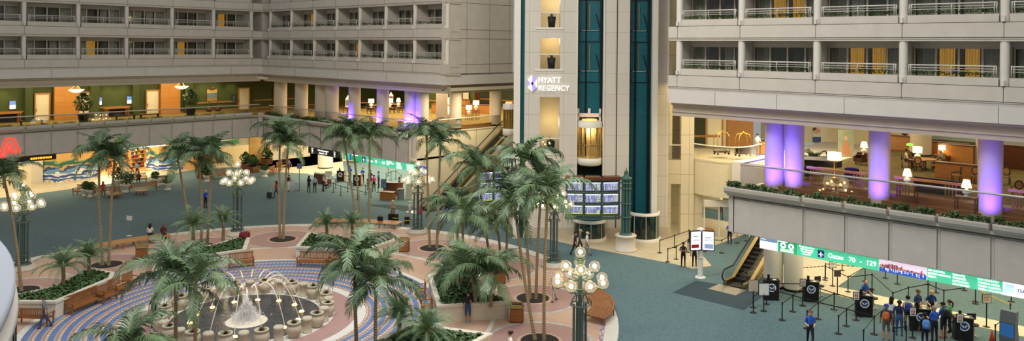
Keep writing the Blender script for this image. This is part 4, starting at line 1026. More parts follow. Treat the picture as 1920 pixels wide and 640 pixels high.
o = C.objects['fountain_stone']; tag(o, 'pale round stone disc under the foaming spray', 'stone')
lamp('fountain_light', 'POINT', FC+Vector((.5, -.3, 1.9)), 45, (1, .85, .6), .3)
# ------------------------------------------------------------------ benches
def slat_bench(label, loc, rz, L=1.6, group='teak benches along the planters'):
    t = thing('wooden_bench', label, 'bench', loc, rz, group); d = .55
    b = MB(); n = 7
    for i in range(n): b.bx(-L/2, L/2, -d/2+i*d/n+.01, -d/2+(i+1)*d/n-.01, .41, .44)
    b.bx(-L/2+.02, L/2-.02, -d/2, -d/2+.04, .33, .41); b.build('seat', 'wood_bench', t)
    k = MB(); k.bx(-L/2, L/2, .27, .31, .9, .98); k.bx(-L/2, L/2, .25, .29, .48, .54); m = int(L/.1)
    for i in range(m): x = -L/2+.06+(L-.12)*i/(m-1); k.beam((x, .27, .5), (x, .3, .92), .06, .02)
    k.build('backrest', 'wood_bench', t)
    for x in (-L/2+.03, L/2-.03):
        for y in (-d/2+.03, .28): MB().bx(x-.03, x+.03, y-.03, y+.03, 0, .42 if y > 0 else .64).build('leg', 'wood_bench', t)
        a = MB(); a.bx(x-.04, x+.04, -d/2-.02, .28, .64, .68); a.tube([(x, -d/2-.01+.06*math.cos(q), .61+.06*math.sin(q)) for q in [2*PI*i/10 for i in range(10)]], .03, 5, True); a.build('armrest', 'wood_bench', t)
    return t
def bench_px(x1, y1, x2, y2, label, off=.45, L=None):
    """bench between two floor points; its back turned to the planter"""
    a, b = at(x1, y1), at(x2, y2); v = b-a; m = (a+b)/2; rz = math.atan2(v.y, v.x)
    n = Vector((-math.sin(rz), math.cos(rz), 0))
    if n.dot(Vector((.8, -.4, 0))-m) > 0: rz += PI
    slat_bench(label, m+Vector((math.sin(rz), -math.cos(rz), 0))*.14, rz, L or v.length)
bench_px(124, 592, 186, 567, 'long teak bench against the left planter, in front of the date palms')
bench_px(30, 610, 92, 612, 'teak bench partly behind the round white parapet and the blurred passer-by')
bench_px(184, 571, 208, 561, 'short teak bench second from the corner of the left planter', L=1.08)
bench_px(208, 557, 228, 548, 'short teak bench third from the corner of the left planter', L=1.08)
bench_px(232, 546, 252, 537, 'teak armchair bench last in the row by the left planter', L=1.0)
bench_px(560, 499, 618, 501, 'teak bench against the back planter left of the red flowers')
bench_px(618, 501, 652, 504, 'second teak bench against the back planter, behind the palm fronds', L=1.5)
bench_px(438, 503, 466, 500, 'dark teak bench against the back left planter, behind the fountain', L=1.6)
bench_px(795, 566, 790, 549, 'upper wooden armchair against the right planter', L=.95)
bench_px(809, 604, 801, 576, 'lower wooden armchair against the right planter', L=1.1)
def arc_bench(label, c, r0, r1, a0, a1, h=.46, legs=6):
    t = thing('curved_bench', label, 'bench', (c[0], c[1], 0), 0, 'curved slatted benches on the plaza rim')
    mb = MB(); n = 8
    for i in range(n):
        q0 = r0+(r1-r0)*i/n+.012; q1 = r0+(r1-r0)*(i+1)/n-.012; mb.sector((0, 0), q0, q1, a0, a1, h-.04, h, 20)
    mb.build('seat', 'wood_honey' if legs > 4 else 'wood_bench', t)
    for i in range(legs):
        a = a0+(a1-a0)*(.03+.94*i/(legs-1)); lg = MB()
        for r in (r0+.05, r1-.05): lg.box((r*math.cos(a), r*math.sin(a), (h-.04)/2), (.07, .07, h-.04), a)
        lg.beam((r0*math.cos(a), r0*math.sin(a), h-.08), (r1*math.cos(a), r1*math.sin(a), h-.08), .06, .07); lg.build('leg_frame', 'wood_bench', t)
# ------------------------------------------------------------------ people
SKIN = ['d8a884', 'b9835e', '8a5a3c', 'e0b898']
def cloth(h, pre='cloth'):
    k = pre+'_'+h
    if k not in MATS: mat(k, h, .85, var=.06, scale=14)
    return k
def body(seed, pose, arms, shirt, pants, skin, shoes, sleeve, shorts, hgt, lean, turn, wide):
    """joints of a person facing -y, grown into one skin; returns a mesh"""
    rr = random.Random(seed); V = []; E_ = []; Rd = []
    def j(p, r, par=None):
        V.append(Vector(p)); Rd.append(r); i = len(V)-1
        if par is not None: E_.append((par, i))
        return i
    seg = []                                                            # a, b, colour class
    hip = .93; sit = pose == 'sit'
    if sit: hip = .52
    if pose == 'crouch': hip = .42
    L = lean if pose != 'crouch' else .5
    def up(d, x=0., f=0.):                                              # point on the trunk, leaning forward
        return (x, -d*math.sin(L)-f*math.cos(L), hip+d*math.cos(L)-f*math.sin(L))
    P0 = j((0, 0, hip), .125*wide); W = j(up(.17), .115*wide, P0); Ch = j(up(.36), .14*wide, W); Sh = j(up(.47), .1, Ch); Nk = j(up(.56), .052, Sh)
    Hd = j(up(.63, 0, .015), .075, Nk); Ht = j(up(.72, 0, .02), .088, Hd); Hp = j(up(.79, 0, .015), .06, Ht); Ns = j(up(.665, 0, .1), .02, Hd)
    seg += [(P0, W, 1), (W, Ch, 0), (Ch, Sh, 0), (Sh, Nk, 0), (Nk, Hd, 2), (Hd, Ht, 2), (Ht, Hp, 2), (Hd, Ns, 2)]
    for s in (-1, 1):
        A = j(up(.46, s*.17*wide), .062, Sh)
        if arms == 'down': e, w = up(.2, s*.235*wide, -.02), up(-.04, s*.25*wide, .05)
        elif arms == 'fold': e, w = up(.22, s*.24*wide, .03), up(.26, -s*.02, .2)
        elif arms == 'forward': e, w = up(.2, s*.22*wide, .04), up(.2, s*.15, .3)
        elif arms == 'phone': e, w = (up(.2, s*.22, .06), up(.38, s*.1, .26)) if s > 0 else (up(.2, s*.235, -.02), up(-.03, s*.25, .05))
        elif arms == 'swing': e, w = up(.2, s*.23*wide, -.1*s), up(.0, s*.24*wide, .06-.16*s)
        elif arms == 'pull': e, w = (up(.2, s*.24, -.08), up(.0, s*.25, -.24)) if s > 0 else (up(.2, s*.235, .02), up(.02, s*.25, .12))
        else: e, w = up(.22, s*.22, .08), up(.05, s*.14, .24)           # in the lap
        El = j(e, .046, A); Wr = j(w, .033, El); d = (V[Wr]-V[El]).normalized(); Pm = j(V[Wr]+d*.07, .034, Wr)
        seg += [(Sh, A, 0), (A, El, 0), (El, Wr, 0 if sleeve else 2), (Wr, Pm, 2)]
        o = d.orthogonal().normalized(); o2 = d.cross(o)
        for q in range(4):
            f1 = j(V[Pm]+d*(.045-.004*abs(q-1.2))+o*(.02*(q-1.5)), .0095, Pm); f2 = j(V[f1]+d*(.032-.004*abs(q-1.2))+o2*.012, .008, f1); seg += [(Pm, f1, 2), (f1, f2, 2)]
        th = j(V[Wr]+d*.045+o*.045*(-1), .0105, Wr); t2 = j(V[th]+d*.035-o*.008, .009, th); seg += [(Wr, th, 2), (th, t2, 2)]
    for s in (-1, 1):
        H = j((s*.095*wide, 0, hip-.05), .092*wide, P0)
        if pose == 'stand': k, a = (s*.105, -.015, .49), (s*.11+.02*s*rr.random(), .03, .09)
        elif pose == 'walk': k, a = (s*.1, -.02-.17*s*.8, .5), (s*.1, .06-.26*s, .1 if s > 0 else .14)
        elif sit: k, a = (s*.13, -.43, .5), (s*.13, -.42+.06*rr.random(), .09)
        else: k, a = (s*.13, -.34, .5), (s*.12, -.08, .1)
        K = j(k, .062, H); A = j(a, .043, K); T = j((a[0]+.012*s, a[1]-.15, a[2]-.045), .036, A); Hl = j((a[0], a[1]+.05, a[2]-.045), .036, A)
        seg += [(P0, H, 1), (H, K, 1), (K, A, 2 if shorts else 1), (A, T, 3), (A, Hl, 3)]
    me = bpy.data.meshes.new('body'); me.from_pydata([tuple(v) for v in V], E_, []); me.update()
    o = bpy.data.objects.new('body', me); C.objects.link(o)
    md = o.modifiers.new('skin', 'SKIN'); md.use_smooth_shade = True
    for i, v in enumerate(me.skin_vertices[0].data): v.radius = (Rd[i], Rd[i]); v.use_root = (i == 0)
    me.skin_vertices[0].data[Ch].radius = (.165*wide, .115); me.skin_vertices[0].data[P0].radius = (.15*wide, .12); me.skin_vertices[0].data[W].radius = (.14*wide, .105)
    o.modifiers.new('sub', 'SUBSURF').levels = 1; o.modifiers['sub'].render_levels = 1
    dg = bpy.context.evaluated_depsgraph_get(); r = bpy.data.meshes.new_from_object(o.evaluated_get(dg))
    bpy.data.objects.remove(o); bpy.data.meshes.remove(me)
    r.materials.clear()
    for m in (cloth(shirt), cloth(pants), cloth(skin, 'skin'), cloth(shoes)): r.materials.append(MATS[m])
    SG = [(V[a], V[b]-V[a], max(1e-6, (V[b]-V[a]).length_squared), c, Rd[a]) for a, b, c in seg]
    for f in r.polygons:
        p = f.center; best = 9; bc = 0
        for a, d, l, c, ra in SG:
            t = max(0, min(1, (p-a).dot(d)/l)); q = (p-a-d*t).length-ra*.5
            if q < best: best, bc = q, c
        f.material_index = bc; f.use_smooth = True
    r.name = 'body'
    return r, V[Ht], V[Hd], L
HAIR = {}
def hair_mesh(kind, col):
    key = (kind, col)
    if key not in HAIR:
        mb = MB(); nu, nv = 14, 7; v = []; f = []
        if kind == 'cap':
            mb.lathe([(.112, -.01), (.118, .03), (.09, .09), (.02, .115)], (0, .01, 0), 14); mb.add([(-.08, -.08, .0), (.08, -.08, 0), (.06, -.2, -.015), (-.06, -.2, -.015), (-.08, -.08, .012), (.08, -.08, .012), (.06, -.2, -.003), (-.06, -.2, -.003)], [(3, 2, 1, 0), (4, 5, 6, 7), (2, 3, 7, 6)])
        else:
            for i in range(nv+1):
                for k in range(nu):
                    a = 2*PI*k/nu; back = .5+.5*math.sin(a)                 # +y is the back of the head
                    mx = 1.25+.75*back if kind != 'long' else 1.25+1.0*back
                    t = mx*i/nv; v.append((.112*math.sin(t)*math.cos(a), .02+.122*math.sin(t)*math.sin(a), .118*math.cos(t)+.0))
            for i in range(nv):
                for k in range(nu): f.append((i*nu+k, (i+1)*nu+k, (i+1)*nu+(k+1) % nu, i*nu+(k+1) % nu))
            mb.add(v, f, True)
            if kind == 'long':
                mb.lathe([(.1, .02), (.11, -.12), (.09, -.26), (.03, -.31)], (0, .055, 0), 12, 0, PI); mb.lathe([(.1, .02), (.09, -.12), (.07, -.26), (.03, -.31)], (0, .055, 0), 12, PI, 2*PI)
            if kind == 'bun': mb.ball((0, .13, .05), .055, 10, 8)
            if kind == 'tail': mb.tube([(0, .12, .04), (0, .18, -.03), (0, .17, -.2), (0, .15, -.3)], [.03, .045, .035, .01], 8)
        HAIR[key] = mb.mesh('hair', cloth(col, 'hair'))
    return HAIR[key]
face = MB()
for s in (-1, 1): face.ball((s*.033, -.088, -.015), .011, 6, 5); face.ball((s*.1, .01, -.03), .022, 6, 5, (.5, .8, 1.3)); 
face.ball((0, -.088, -.085), .02, 8, 5, (1, .4, .3)); mat('face_feature', '4a3228', .6); facem = face.mesh('face', 'face_feature')
PN = [0]; HG = [1.72]
def person(p, face_to, label, shirt, pants, pose='stand', arms='down', hair='short', hcol='2a211c', skin=0, sleeve=False, shorts=False, shoes='26221f', hgt=None, lean=.04, wide=1., group=None):
    """p: where the feet stand (or what is sat on); face_to: point or photo offset the person looks towards"""
    hgt = hgt or HG[0]; PN[0] += 1; me, top, hd, L = body(PN[0], pose, arms, shirt, pants, SKIN[skin], shoes, sleeve, shorts, hgt, lean, 0, wide)
    k = hgt/1.74; p = Vector(p); d = Vector(face_to)-p; rz = math.atan2(d.y, d.x)+PI/2
    lo = min(v.co.z for v in me.vertices)
    o = place(me, 'person', None, p-Vector((0, 0, lo*k if pose != 'sit' else 0)), rz, scale=k); tag(o, label, 'person', group)
    if hair: 
        h = place(hair_mesh(hair, hcol), 'hair', o, top+Vector((0, 0, .005)), rot=(L, 0, 0))
    place(facem, 'face', o, top, rot=(L, 0, 0))
    o['stand'] = 1
    return o
def dirpt(p, dx, dd):
    """point dx metres to the right and dd metres further away than p, as seen in the photo"""
    return Vector(p)+Vector((math.cos(YAW), math.sin(YAW), 0))*dx+Vector((-math.sin(YAW), math.cos(YAW), 0))*dd
def pf(x, y, look, *a, z=0., **k):
    p = at(x, y, z); return person(p, dirpt(p, *look), *a, **k)
def backpack(o, col, label, cat='backpack'):
    """worn on the back of a standing person; stays a thing of its own"""
    k = o.scale[0]; M = Matrix.Translation(o.location) @ Matrix.Rotation(o.rotation_euler.z, 4, 'Z')
    t = thing('backpack', label, cat, M @ Vector((0, .19*k, 1.02*k)), o.rotation_euler.z)
    mb = MB(); n = 12; prof = [(.1, 0), (.15, .04), (.16, .2), (.155, .34), (.1, .44), (.02, .46)]
    v = []
    for (r, z) in prof:
        for i in range(n):
            a = 2*PI*i/n; c, s = math.cos(a), math.sin(a); v.append((r*1.1*abs(c)**.6*(1 if c > 0 else -1), r*.75*abs(s)**.6*(1 if s > 0 else -1), z))
    mb.add(v, [(i*n+j, i*n+(j+1) % n, (i+1)*n+(j+1) % n, (i+1)*n+j) for i in range(len(prof)-1) for j in range(n)]+[tuple(range(n))[::-1]], True); mb.build('bag', cloth(col), t)
    pk = MB(); pk.ball((0, .12, .15), .1, 10, 7, (1, .45, 1)); pk.build('pocket', cloth(col), t)
    for s in (-1, 1):
        MB().tube([(s*.09, -.1, .42), (s*.11, -.2, .46), (s*.115, -.3, .34), (s*.12, -.28, .18), (s*.11, -.11, .08)], .018, 5).build('strap', cloth('1d1d22'), t)
    return t
def suitcase(p, rz, col, label, h=.62, band=None):
    t = thing('suitcase', label, 'suitcase', p, rz); w, d = .42, .24
    mb = MB(); mb.bx(-w/2, w/2, -d/2, d/2, .07, h); mb.bx(-w/2+.03, w/2-.03, -d/2-.02, -d/2, .12, h*.55); mb.build('case', cloth(col), t)
    if band: MB().bx(-w/2-.006, w/2+.006, -d/2-.026, d/2+.006, h*.5, h*.5+.06).build('strap', cloth(band), t)
    MB().tube([(-.12, .08, h-.02), (-.12, .08, h+.38), (.12, .08, h+.38), (.12, .08, h-.02)], .012, 5).build('handle', 'steel', t)
    for x in (-w/2+.05, w/2-.05): MB().tube([(x-.015, .06, .035), (x+.015, .06, .035)], .035, 8).build('wheel', 'black', t)
# --- plaza
pf(84, 616, (-1, -.3), 'passer-by in a grey shirt walking past the bench by the left planter', '6f7276', '4b4f5a', 'walk', 'swing', hcol='3a2c22', lean=.12)
pf(288, 618, (.5, .6), 'person in dark clothes standing beside the flower pots left of the fountain', '23242b', '1c1d24', 'stand', 'down')
pf(877, 606, (.2, -1), 'person in a black shirt and blue shorts in front of the right planter', '23252e', '2f4a78', 'stand', 'phone', shorts=True, shoes='4aa0c0', skin=1)
pf(1039, 566, (-.6, -.5), 'pale walking figure crossing the pink paving beside the near lamp post', 'cfc9c2', 'b9aaa2', 'walk', 'swing', hair='short', hcol='8a7a6a')
pf(957, 690, (-1, -.2), 'dark haired person at the bottom edge beside the litter bin', 'e6e2da', '39405a', 'stand', 'fold', 'bun', '2b1d18', 1)
for (x, y, lb, sh, hr, hc, pn) in ((281, 441, 'seated woman with long dark hair in white on the long curved bench', 'e8e4dc', 'long', '2a1c16', '2c2c34'), (306, 441, 'seated man in a dark red shirt on the long curved bench', '5e2732', 'short', '6e5a48', '3a3a40')):
    p = at(x, y, .46); person((p.x, p.y, 0), dirpt(p, -.2, 1), lb, sh, pn, 'sit', 'lap', hr, hc)
pf(385, 391, (1, -.6), 'officer in a bright blue shirt standing on the carpet behind the palm trio', '2448c0', '1b1c26', 'stand', 'fold', hcol='b8a890', sleeve=True)
# --- left concourse
pf(541, 325, (.2, 1), 'person in a lilac shirt walking towards the tiled passage', '8a6aa0', '4c4038', 'walk', 'swing', hcol='2a1f1a')
o = pf(541, 359, (1, -.2), 'man in black with pale trousers and a pink bag, beside a stroller', '1d1d22', 'c9c7c2', 'stand', 'forward', skin=1); backpack(o, 'd8406a', 'pink backpack on the man beside the stroller')
pf(518, 372, (-1, .1), 'walker in a red top pushing a dark trolley case over the carpet', 'a83238', '3a3f4c', 'walk', 'forward', 'long', '3a2a22')
pf(579, 361.5, (.3, 1), 'woman in black standing left of the man in a pale blue shirt', '1f1f26', '1e2230', 'stand', 'fold', 'long', '1d1512')
pf(590, 362, (-.2, 1), 'man in a pale blue shirt with hands in front near the queue ropes', '8fa3bd', '20242e', 'stand', 'down', hcol='1d1512')
pf(606, 358, (1, -.1), 'person in a grey jacket at the left end of the queue ropes', '8d8f94', '2a2a2e', 'stand', 'forward', hcol='3a2c22')
pf(614, 354, (-1, -.2), 'person in a lilac top crouching by the queue ropes', 'b9a2c0', '24242a', 'crouch', 'forward', hcol='2a1f1a')
pf(656, 340, (.1, -1), 'officer in blue behind the left black podium of the far checkpoint', '2a4aa0', '1b1c26', 'stand', 'forward', skin=2, hcol='14100e')
pf(680, 344, (-.3, -1), 'officer in blue between the two black podiums of the far checkpoint', '2f52a8', '1b1c26', 'stand', 'forward', skin=0, hcol='4a382a')
pf(691, 357, (.3, 1), 'small traveller in dark red queueing before the far podiums', '7a2a3a', '26262c', 'stand', 'down', hgt=1.5, hcol='1d1512')
pf(694, 349, (.1, 1), 'traveller in a black shirt at the head of the far queue', '1e1e22', '2d2a28', 'stand', 'fold', hcol='14100e', skin=2)
pf(701, 359.5, (-.4, 1), 'traveller in a bright pink top in the far queue', 'c02878', '1e1e24', 'stand', 'fold', 'bun', '14100e')
pf(710, 352, (-1, .2), 'traveller in a blue hooded top in the far queue', '3c5f9a', '1e1e24', 'stand', 'forward', hcol='2a1f1a')
pf(749, 364, (-1, .2), 'officer in dark blue leaning on the brown desk beside the grey bin', '3a4068', '1c1d26', 'stand', 'forward', skin=2, hcol='14100e')
pf(736, 413, (.5, -.6), 'woman with grey hair and a patterned dress beside two black suitcases', 'a0927a', '8a7a66', 'stand', 'fold', 'bun', 'cfc8bc')
pf(768, 412, (-1, .3), 'blonde woman in a pale dress pulling a suitcase with a yellow strap', 'c6c2bc', 'b9b4ae', 'stand', 'pull', 'bun', 'd8c49a', hgt=1.6)
pf(852, 361, (.6, .6), 'person in navy at the foot of the escalator behind the palms', '2a3350', '20222c', 'stand', 'down', hcol='2a1f1a')
pf(877, 385, (.8, .4), 'person in a red top among the barriers beside the escalator', 'a02838', '2a2a30', 'stand', 'down', hcol='2a1f1a')
suitcase(at(733, 415), .4, '17171a', 'plain black suitcase at the feet of the grey haired woman'); suitcase(at(742, 417), .4, '17171a', 'black suitcase with a yellow strap right of the grey haired woman', .68, 'e0c020'); suitcase(at(763, 421), .9, '17171a', 'black suitcase with a yellow strap pulled by the blonde woman', .62, 'e0c020')
suitcase(at(505, 373), .4, '2b2b30', 'dark trolley case pushed by the walker in red')
suitcase(at(787, 402), .4, 'd03a78', 'bright pink suitcase beside the lamp post at the escalator', .75)
t = thing('handbag', 'black bag resting on the curved bench end near the suitcases', 'bag', at(713, 414, .46), .3); MB().box((0, 0, .16), (.42, .22, .32)).build('bag', cloth('1a1a1d'), t); MB().tube([(-.12, 0, .3), (-.1, 0, .46), (.1, 0, .46), (.12, 0, .3)], .015, 5).build('strap', cloth('1a1a1d'), t)
# --- under the lift tower
pf(1078, 479, (.6, -.4), 'person in a dark brown jacket walking below the flight screens, left of three', '3a2c26', '2b2622', 'walk', 'swing', hcol='1d1512')
pf(1087, 474, (.7, -.3), 'walker in a grey jacket and pale cap below the flight screens', '5d6068', '3c3d44', 'walk', 'swing', 'cap', 'b0a48c')
pf(1100, 479, (.7, -.3), 'walker in a white shirt and pale cap below the flight screens', 'd9d6d0', '9a9288', 'walk', 'swing', 'cap', 'c8bfa8')
pf(1281, 501, (-.3, -1), 'woman officer in a dark vest over a blue shirt, left of her colleague', '1c2030', '17181f', 'stand', 'fold', 'bun', '17100d', 2)
pf(1302, 501, (-.3, -1), 'officer in a dark vest and white sleeves beside the white screen post', '23252e', '17181f', 'stand', 'down', hcol='17100d', skin=2)
pf(1368, 458, (-.3, -1), 'person in a blue shirt waiting beyond the glass doorway', '2a50b8', '1c1d28', 'stand', 'fold', hcol='17100d', skin=1)
pf(1352, 412, (.2, -1), 'person in black standing far back in the lit doorway', '18181c', '1a1a20', 'stand', 'down', hcol='17100d')
# --- right checkpoint
HG[0] = 1.86
pf(1519, 650, (-.3, -1), 'officer in a blue shirt walking across the carpet left of the rope lanes', '2f58b8', '20222e', 'walk', 'forward', hcol='7a4a3a')
pf(1619, 583, (.4, -1), 'officer in blue bending over the podium left of the crowd', '2f58b0', '1b1c26', 'stand', 'forward', None, skin=0, lean=.22)
pf(1719, 606, (.3, -1), 'woman officer in dark blue behind the crowded podium, left of her colleague', '31406e', '1b1c26', 'stand', 'forward', 'bun', '5a3a26', 1, lean=.12)
pf(1745, 604, (-.3, -1), 'officer with fair hair bending over the crowded podium', '24407c', '1b1c26', 'stand', 'forward', 'short', 'b89a6a', 0, lean=.3)
o = pf(1661, 638, (.5, 1), 'traveller in grey shorts and a red and blue cap at the left of the crowd', '2a3550', '6a6660', 'stand', 'down', 'cap', '2f3f90', 1, shorts=True, shoes='6f7a86'); backpack(o, 'b8622a', 'orange backpack on the traveller in grey shorts')
pf(1671, 622, (.6, .4), 'dark haired woman in a pale blouse left of the man in jeans', 'd4d6da', '3a3f4c', 'stand', 'forward', 'long', '1d1512')
pf(1686, 630, (.5, 1), 'man in a navy shirt and blue jeans seen from behind', '1c2340', '33507c', 'stand', 'down', hcol='1d1512', skin=1, wide=1.12)
o = pf(1702, 620, (.4, 1), 'man in a pale shirt waiting in front of the crowded podium', 'd8d6c8', '23242c', 'stand', 'fold', hcol='1d1512', skin=1); backpack(o, '2c3f8c', 'dark blue backpack on the man in the pale shirt')
o = pf(1734, 652, (.2, 1), 'dark haired traveller in black with her back turned, nearest the photo bottom', '1b1b20', '1d2130', 'stand', 'down', 'short', '14100e', 2, hgt=1.76); backpack(o, '5a8ac8', 'light blue backpack on the dark haired traveller nearest the photo bottom')
pf(1752, 642, (-.1, 1), 'officer with grey hair in a blue shirt seen from behind', '2a55b4', '191b24', 'stand', 'forward', hcol='8a8680', sleeve=False)
o = pf(1769, 634, (-.3, 1), 'traveller in a black cap, blue shirt and red shoes', '34589a', '20222c', 'stand', 'forward', 'cap', '17171b', 1, shorts=True, shoes='c02a2a'); backpack(o, '1b1b1f', 'black backpack on the traveller with red shoes')
pf(1781, 624, (-.6, .6), 'girl with long brown hair at the right of the crowd', '5aa070', '2a2c36', 'stand', 'down', 'tail', '3a241a', 0, hgt=1.74)
HG[0] = 1.72
# ------------------------------------------------------------------ round benches, bins, parapet drum
arc_bench('long curved bench on the plaza rim with the seated pair, left', (-.1, .2), 18.1, 19.4, math.radians(169.5), math.radians(187.5), .46, 6)
arc_bench('curved bench on the plaza rim in front of the women with suitcases', (-.1, .2), 19.7, 21.0, math.radians(116.5), math.radians(137), .46, 6)
arc_bench('crescent slatted bench on the plaza rim behind the near lamp post', (11.2, 11.2), 3.8, 5.1, math.radians(8), math.radians(70), .46, 4)
def bin_(p, rz, label):
    t = thing('litter_bin', label, 'litter bin', p, rz, None)
    MB().bx(-.36, .36, -.3, .3, .03, .82).build('body', 'wood_dark', t)
    MB().bx(-.39, .39, -.33, .33, .82, .9).bx(-.39, .39, .22, .33, .9, 1.0).bx(-.39, .39, -.33, -.24, .9, 1.0).bx(-.39, -.3, -.33, .33, .9, 1.0).bx(.3, .39, -.33, .33, .9, 1.0).build('lid', mat('bin_lid', 'a58a5c', .5), t)
    MB().bx(-.3, .3, -.24, .22, .895, .905).build('opening', 'dark_void', t); MB().bx(-.33, .33, -.305, -.3, .1, .76).build('front_door', 'wood_bench', t)
bin_(at(969, 604), YAW-.1, 'square wooden litter bin at the right end of the planter, beside a tree pit')
bin_(at(758, 472), YAW, 'square wooden litter bin at the right tip of the back planter')
bin_(at(266, 486), YAW+.3, 'wooden litter bin at the left end of the back left planter')
bin_(at(936, 531), YAW+.2, 'wooden litter bin behind the planter, hidden among the palm trunks')
# pale round parapet nearby on the left
dc = Vector(CAM)+Vector((math.cos(YAW), math.sin(YAW), 0))*-18.8+Vector((-math.sin(YAW), math.cos(YAW), 0))*3.1
zt = CAM[2]-3.2; Rd_ = 14.2
mat('parapet_white', 'b9bec4', .55)
pr = MB(); pr.k = 0; pr.lathe([(Rd_-2.6, zt-.06), (Rd_-2.6, zt), (Rd_-.04, zt), (Rd_, zt-.04), (Rd_, zt-.14), (Rd_-.03, zt-.16)], (0, 0, 0), 160)
pr.k = 1; pr.lathe([(Rd_-.03, zt-.16), (Rd_-.06, zt-.3), (Rd_+.02, zt-.34), (Rd_+.04, zt-.42), (Rd_-.0, zt-.46), (Rd_, zt-1.5), (Rd_, 0)], (0, 0, 0), 160)
pr.k = 2
for i in range(80):
    a = 2*PI*i/80; pr.box(((Rd_+.005)*math.cos(a), (Rd_+.005)*math.sin(a), zt-2.2), (.03, .035, 3.4), a)
struct(pr.build('parapet_round', ['parapet_white', 'concrete', 'seam'], None, (dc.x, dc.y, 0)))
t = thing('music_stand', 'small white board on a thin stand behind the long curved bench', 'stand', at(242, 443))
MB().cyl((0, 0), .015, 0, 1.25, 6).lathe([(.02, .0), (.22, 0), (.2, .03), (.02, .04)], (0, 0, 0), 14).build('pole', 'steel', t); MB().box((0, 0, 1.4), (.5, .03, .36), YAW-.3).build('board', 'white', t)
# ------------------------------------------------------------------ ropes and posts
mat('belt_yellow', 'e0c020', .6)
def stripes(name, a, b_, sc_):
    m, nt, b, N, L = new(name); tc = N.new('ShaderNodeTexCoord'); wv = N.new('ShaderNodeTexWave'); wv.inputs['Scale'].default_value = sc_; wv.bands_direction = 'DIAGONAL'
    r = N.new('ShaderNodeValToRGB'); r.color_ramp.interpolation = 'CONSTANT'; r.color_ramp.elements[0].color = lin(a); r.color_ramp.elements[1].color = lin(b_); r.color_ramp.elements[1].position = .5
    L.new(tc.outputs['Object'], wv.inputs['Vector']); L.new(wv.outputs['Fac'], r.inputs['Fac']); L.new(r.outputs['Color'], b.inputs['Base Color'])
stripes('hazard_belt', '1c1a12', 'd8b820', 1.6)
stm = MB().cyl((0, 0), .032, .03, .98, 10).mesh('post', 'black'); stb = MB().lathe([(.02, 0), (.19, 0), (.19, .02), (.06, .05), (.02, .06)], (0, 0, 0), 20).mesh('base', 'dark_metal'); sth = MB().cyl((0, 0), .042, .86, 1.0, 12).mesh('belt_head', 'black')
stms = MB().cyl((0, 0), .032, .03, .98, 10).mesh('post', 'steel')
PT_ = {}
def link(a, b):
    t, p = PT_[a]; v = PT_[b][1]-p; k0 = .052/v.length; MB().beam((v.x*k0, v.y*k0, .93), (v.x*(1-k0), v.y*(1-k0), .93), .008, .055).build('belt', 'black', t)
def post_row(pts, where, group, hazard=(), steel=False, close=False):
    P = [at(x, y) if not isinstance(x, Vector) else x for x, y in pts]; k = len(P)
    for i, p in enumerate(P):
        w = '%s post of %s' % (ORD[i], where) if k > 1 else where
        t = thing('barrier_post', 'black '+w.replace('post of', 'barrier post of', 1) if not steel else 'steel '+w.replace('post of', 'barrier post of', 1), 'barrier post', p, 0, group)
        place(stms if steel else stm, 'post', t); place(stb, 'base', t); place(sth, 'belt_head', t)
        PT_[pts[i]] = (t, p)
        if i < k-1:
            v = P[i+1]-p; n = 6; k0 = .052/v.length; pts_ = [Vector((v.x*q, v.y*q, .93-.012*math.sin(PI*q))) for q in [k0+(1-2*k0)*j/n for j in range(n+1)]]; b = MB()
            for a, c in zip(pts_, pts_[1:]): b.beam(a, c, .008, .055)
            b.build('belt', 'hazard_belt' if i in hazard else 'black', t)
G = 'barrier posts at the right checkpoint'
post_row([(1412.5, 587), (1437, 571), (1451, 561)], 'the short row beside the escalator notice boards', G)
post_row([(1466.5, 601), (1486.5, 585), (1513, 562)], 'the row left of the walking officer', G)
post_row([(1513, 617), (1534, 599), (1564, 581)], 'the row behind the walking officer', G)
post_row([(1572, 626.5), (1587, 612), (1611, 594)], 'the row in front of the bending officer', G)
post_row([(1619, 655), (1639, 627.5), (1662, 607)], 'the row left of the traveller in grey shorts', G)
post_row([(1676, 650), (1699, 647)], 'the pair at the bottom below the crowd', G)
post_row([(1771, 648), (1790, 634)], 'the pair right of the black backpack', G)
post_row([(1487, 531), (1547, 526), (1590, 548), (1635, 543)], 'the front line beyond the podiums', G, (0,))
post_row([(1674, 580), (1703, 569), (1740, 562), (1769.5, 575), (1829, 566)], 'the middle line beyond the crowd', G)
post_row([(1548, 522), (1622, 528), (1682.5, 533), (1755, 549), (1829, 570), (1894, 603)], 'the striped tape line farthest back', G, (0, 1, 2, 3, 4))
post_row([(1579, 508), (1660, 522), (1740, 534), (1808, 545), (1896, 566)], 'the striped tape line under the sign boards', G, (0, 1, 2, 3))
post_row([(1866, 645), (1880, 632)], 'the pair left of the grey kiosk', G)
for a, b in (((1437, 571), (1486.5, 585)), ((1486.5, 585), (1534, 599)), ((1534, 599), (1587, 612)), ((1587, 612), (1639, 627.5)), ((1451, 561), (1513, 562)), ((1513, 562), (1564, 581)), ((1564, 581), (1611, 594)), ((1635, 543), (1674, 580)), ((1590, 548), (1622, 528))): link(a, b)
G = 'barrier posts by the lifts'
post_row([(1237, 475), (1264.7, 465), (1292, 455)], 'the row running to the cream doorway', G, steel=False)
post_row([(1252, 492), (1268, 487), (1290, 474)], 'the row left of the woman officer', G)
post_row([(1321, 472), (1353, 475), (1382, 456), (1400, 452)], 'the steel row before the glass doorway', G, steel=True)
G = 'barrier posts at the far checkpoint'
post_row([(606.6, 359), (625, 361), (639, 367), (670, 375), (691, 381)], 'the front row of the far queue', G)
post_row([(620, 349), (629, 353), (652, 360), (685.5, 365), (695.6, 371), (709, 361)], 'the middle row of the far queue', G)
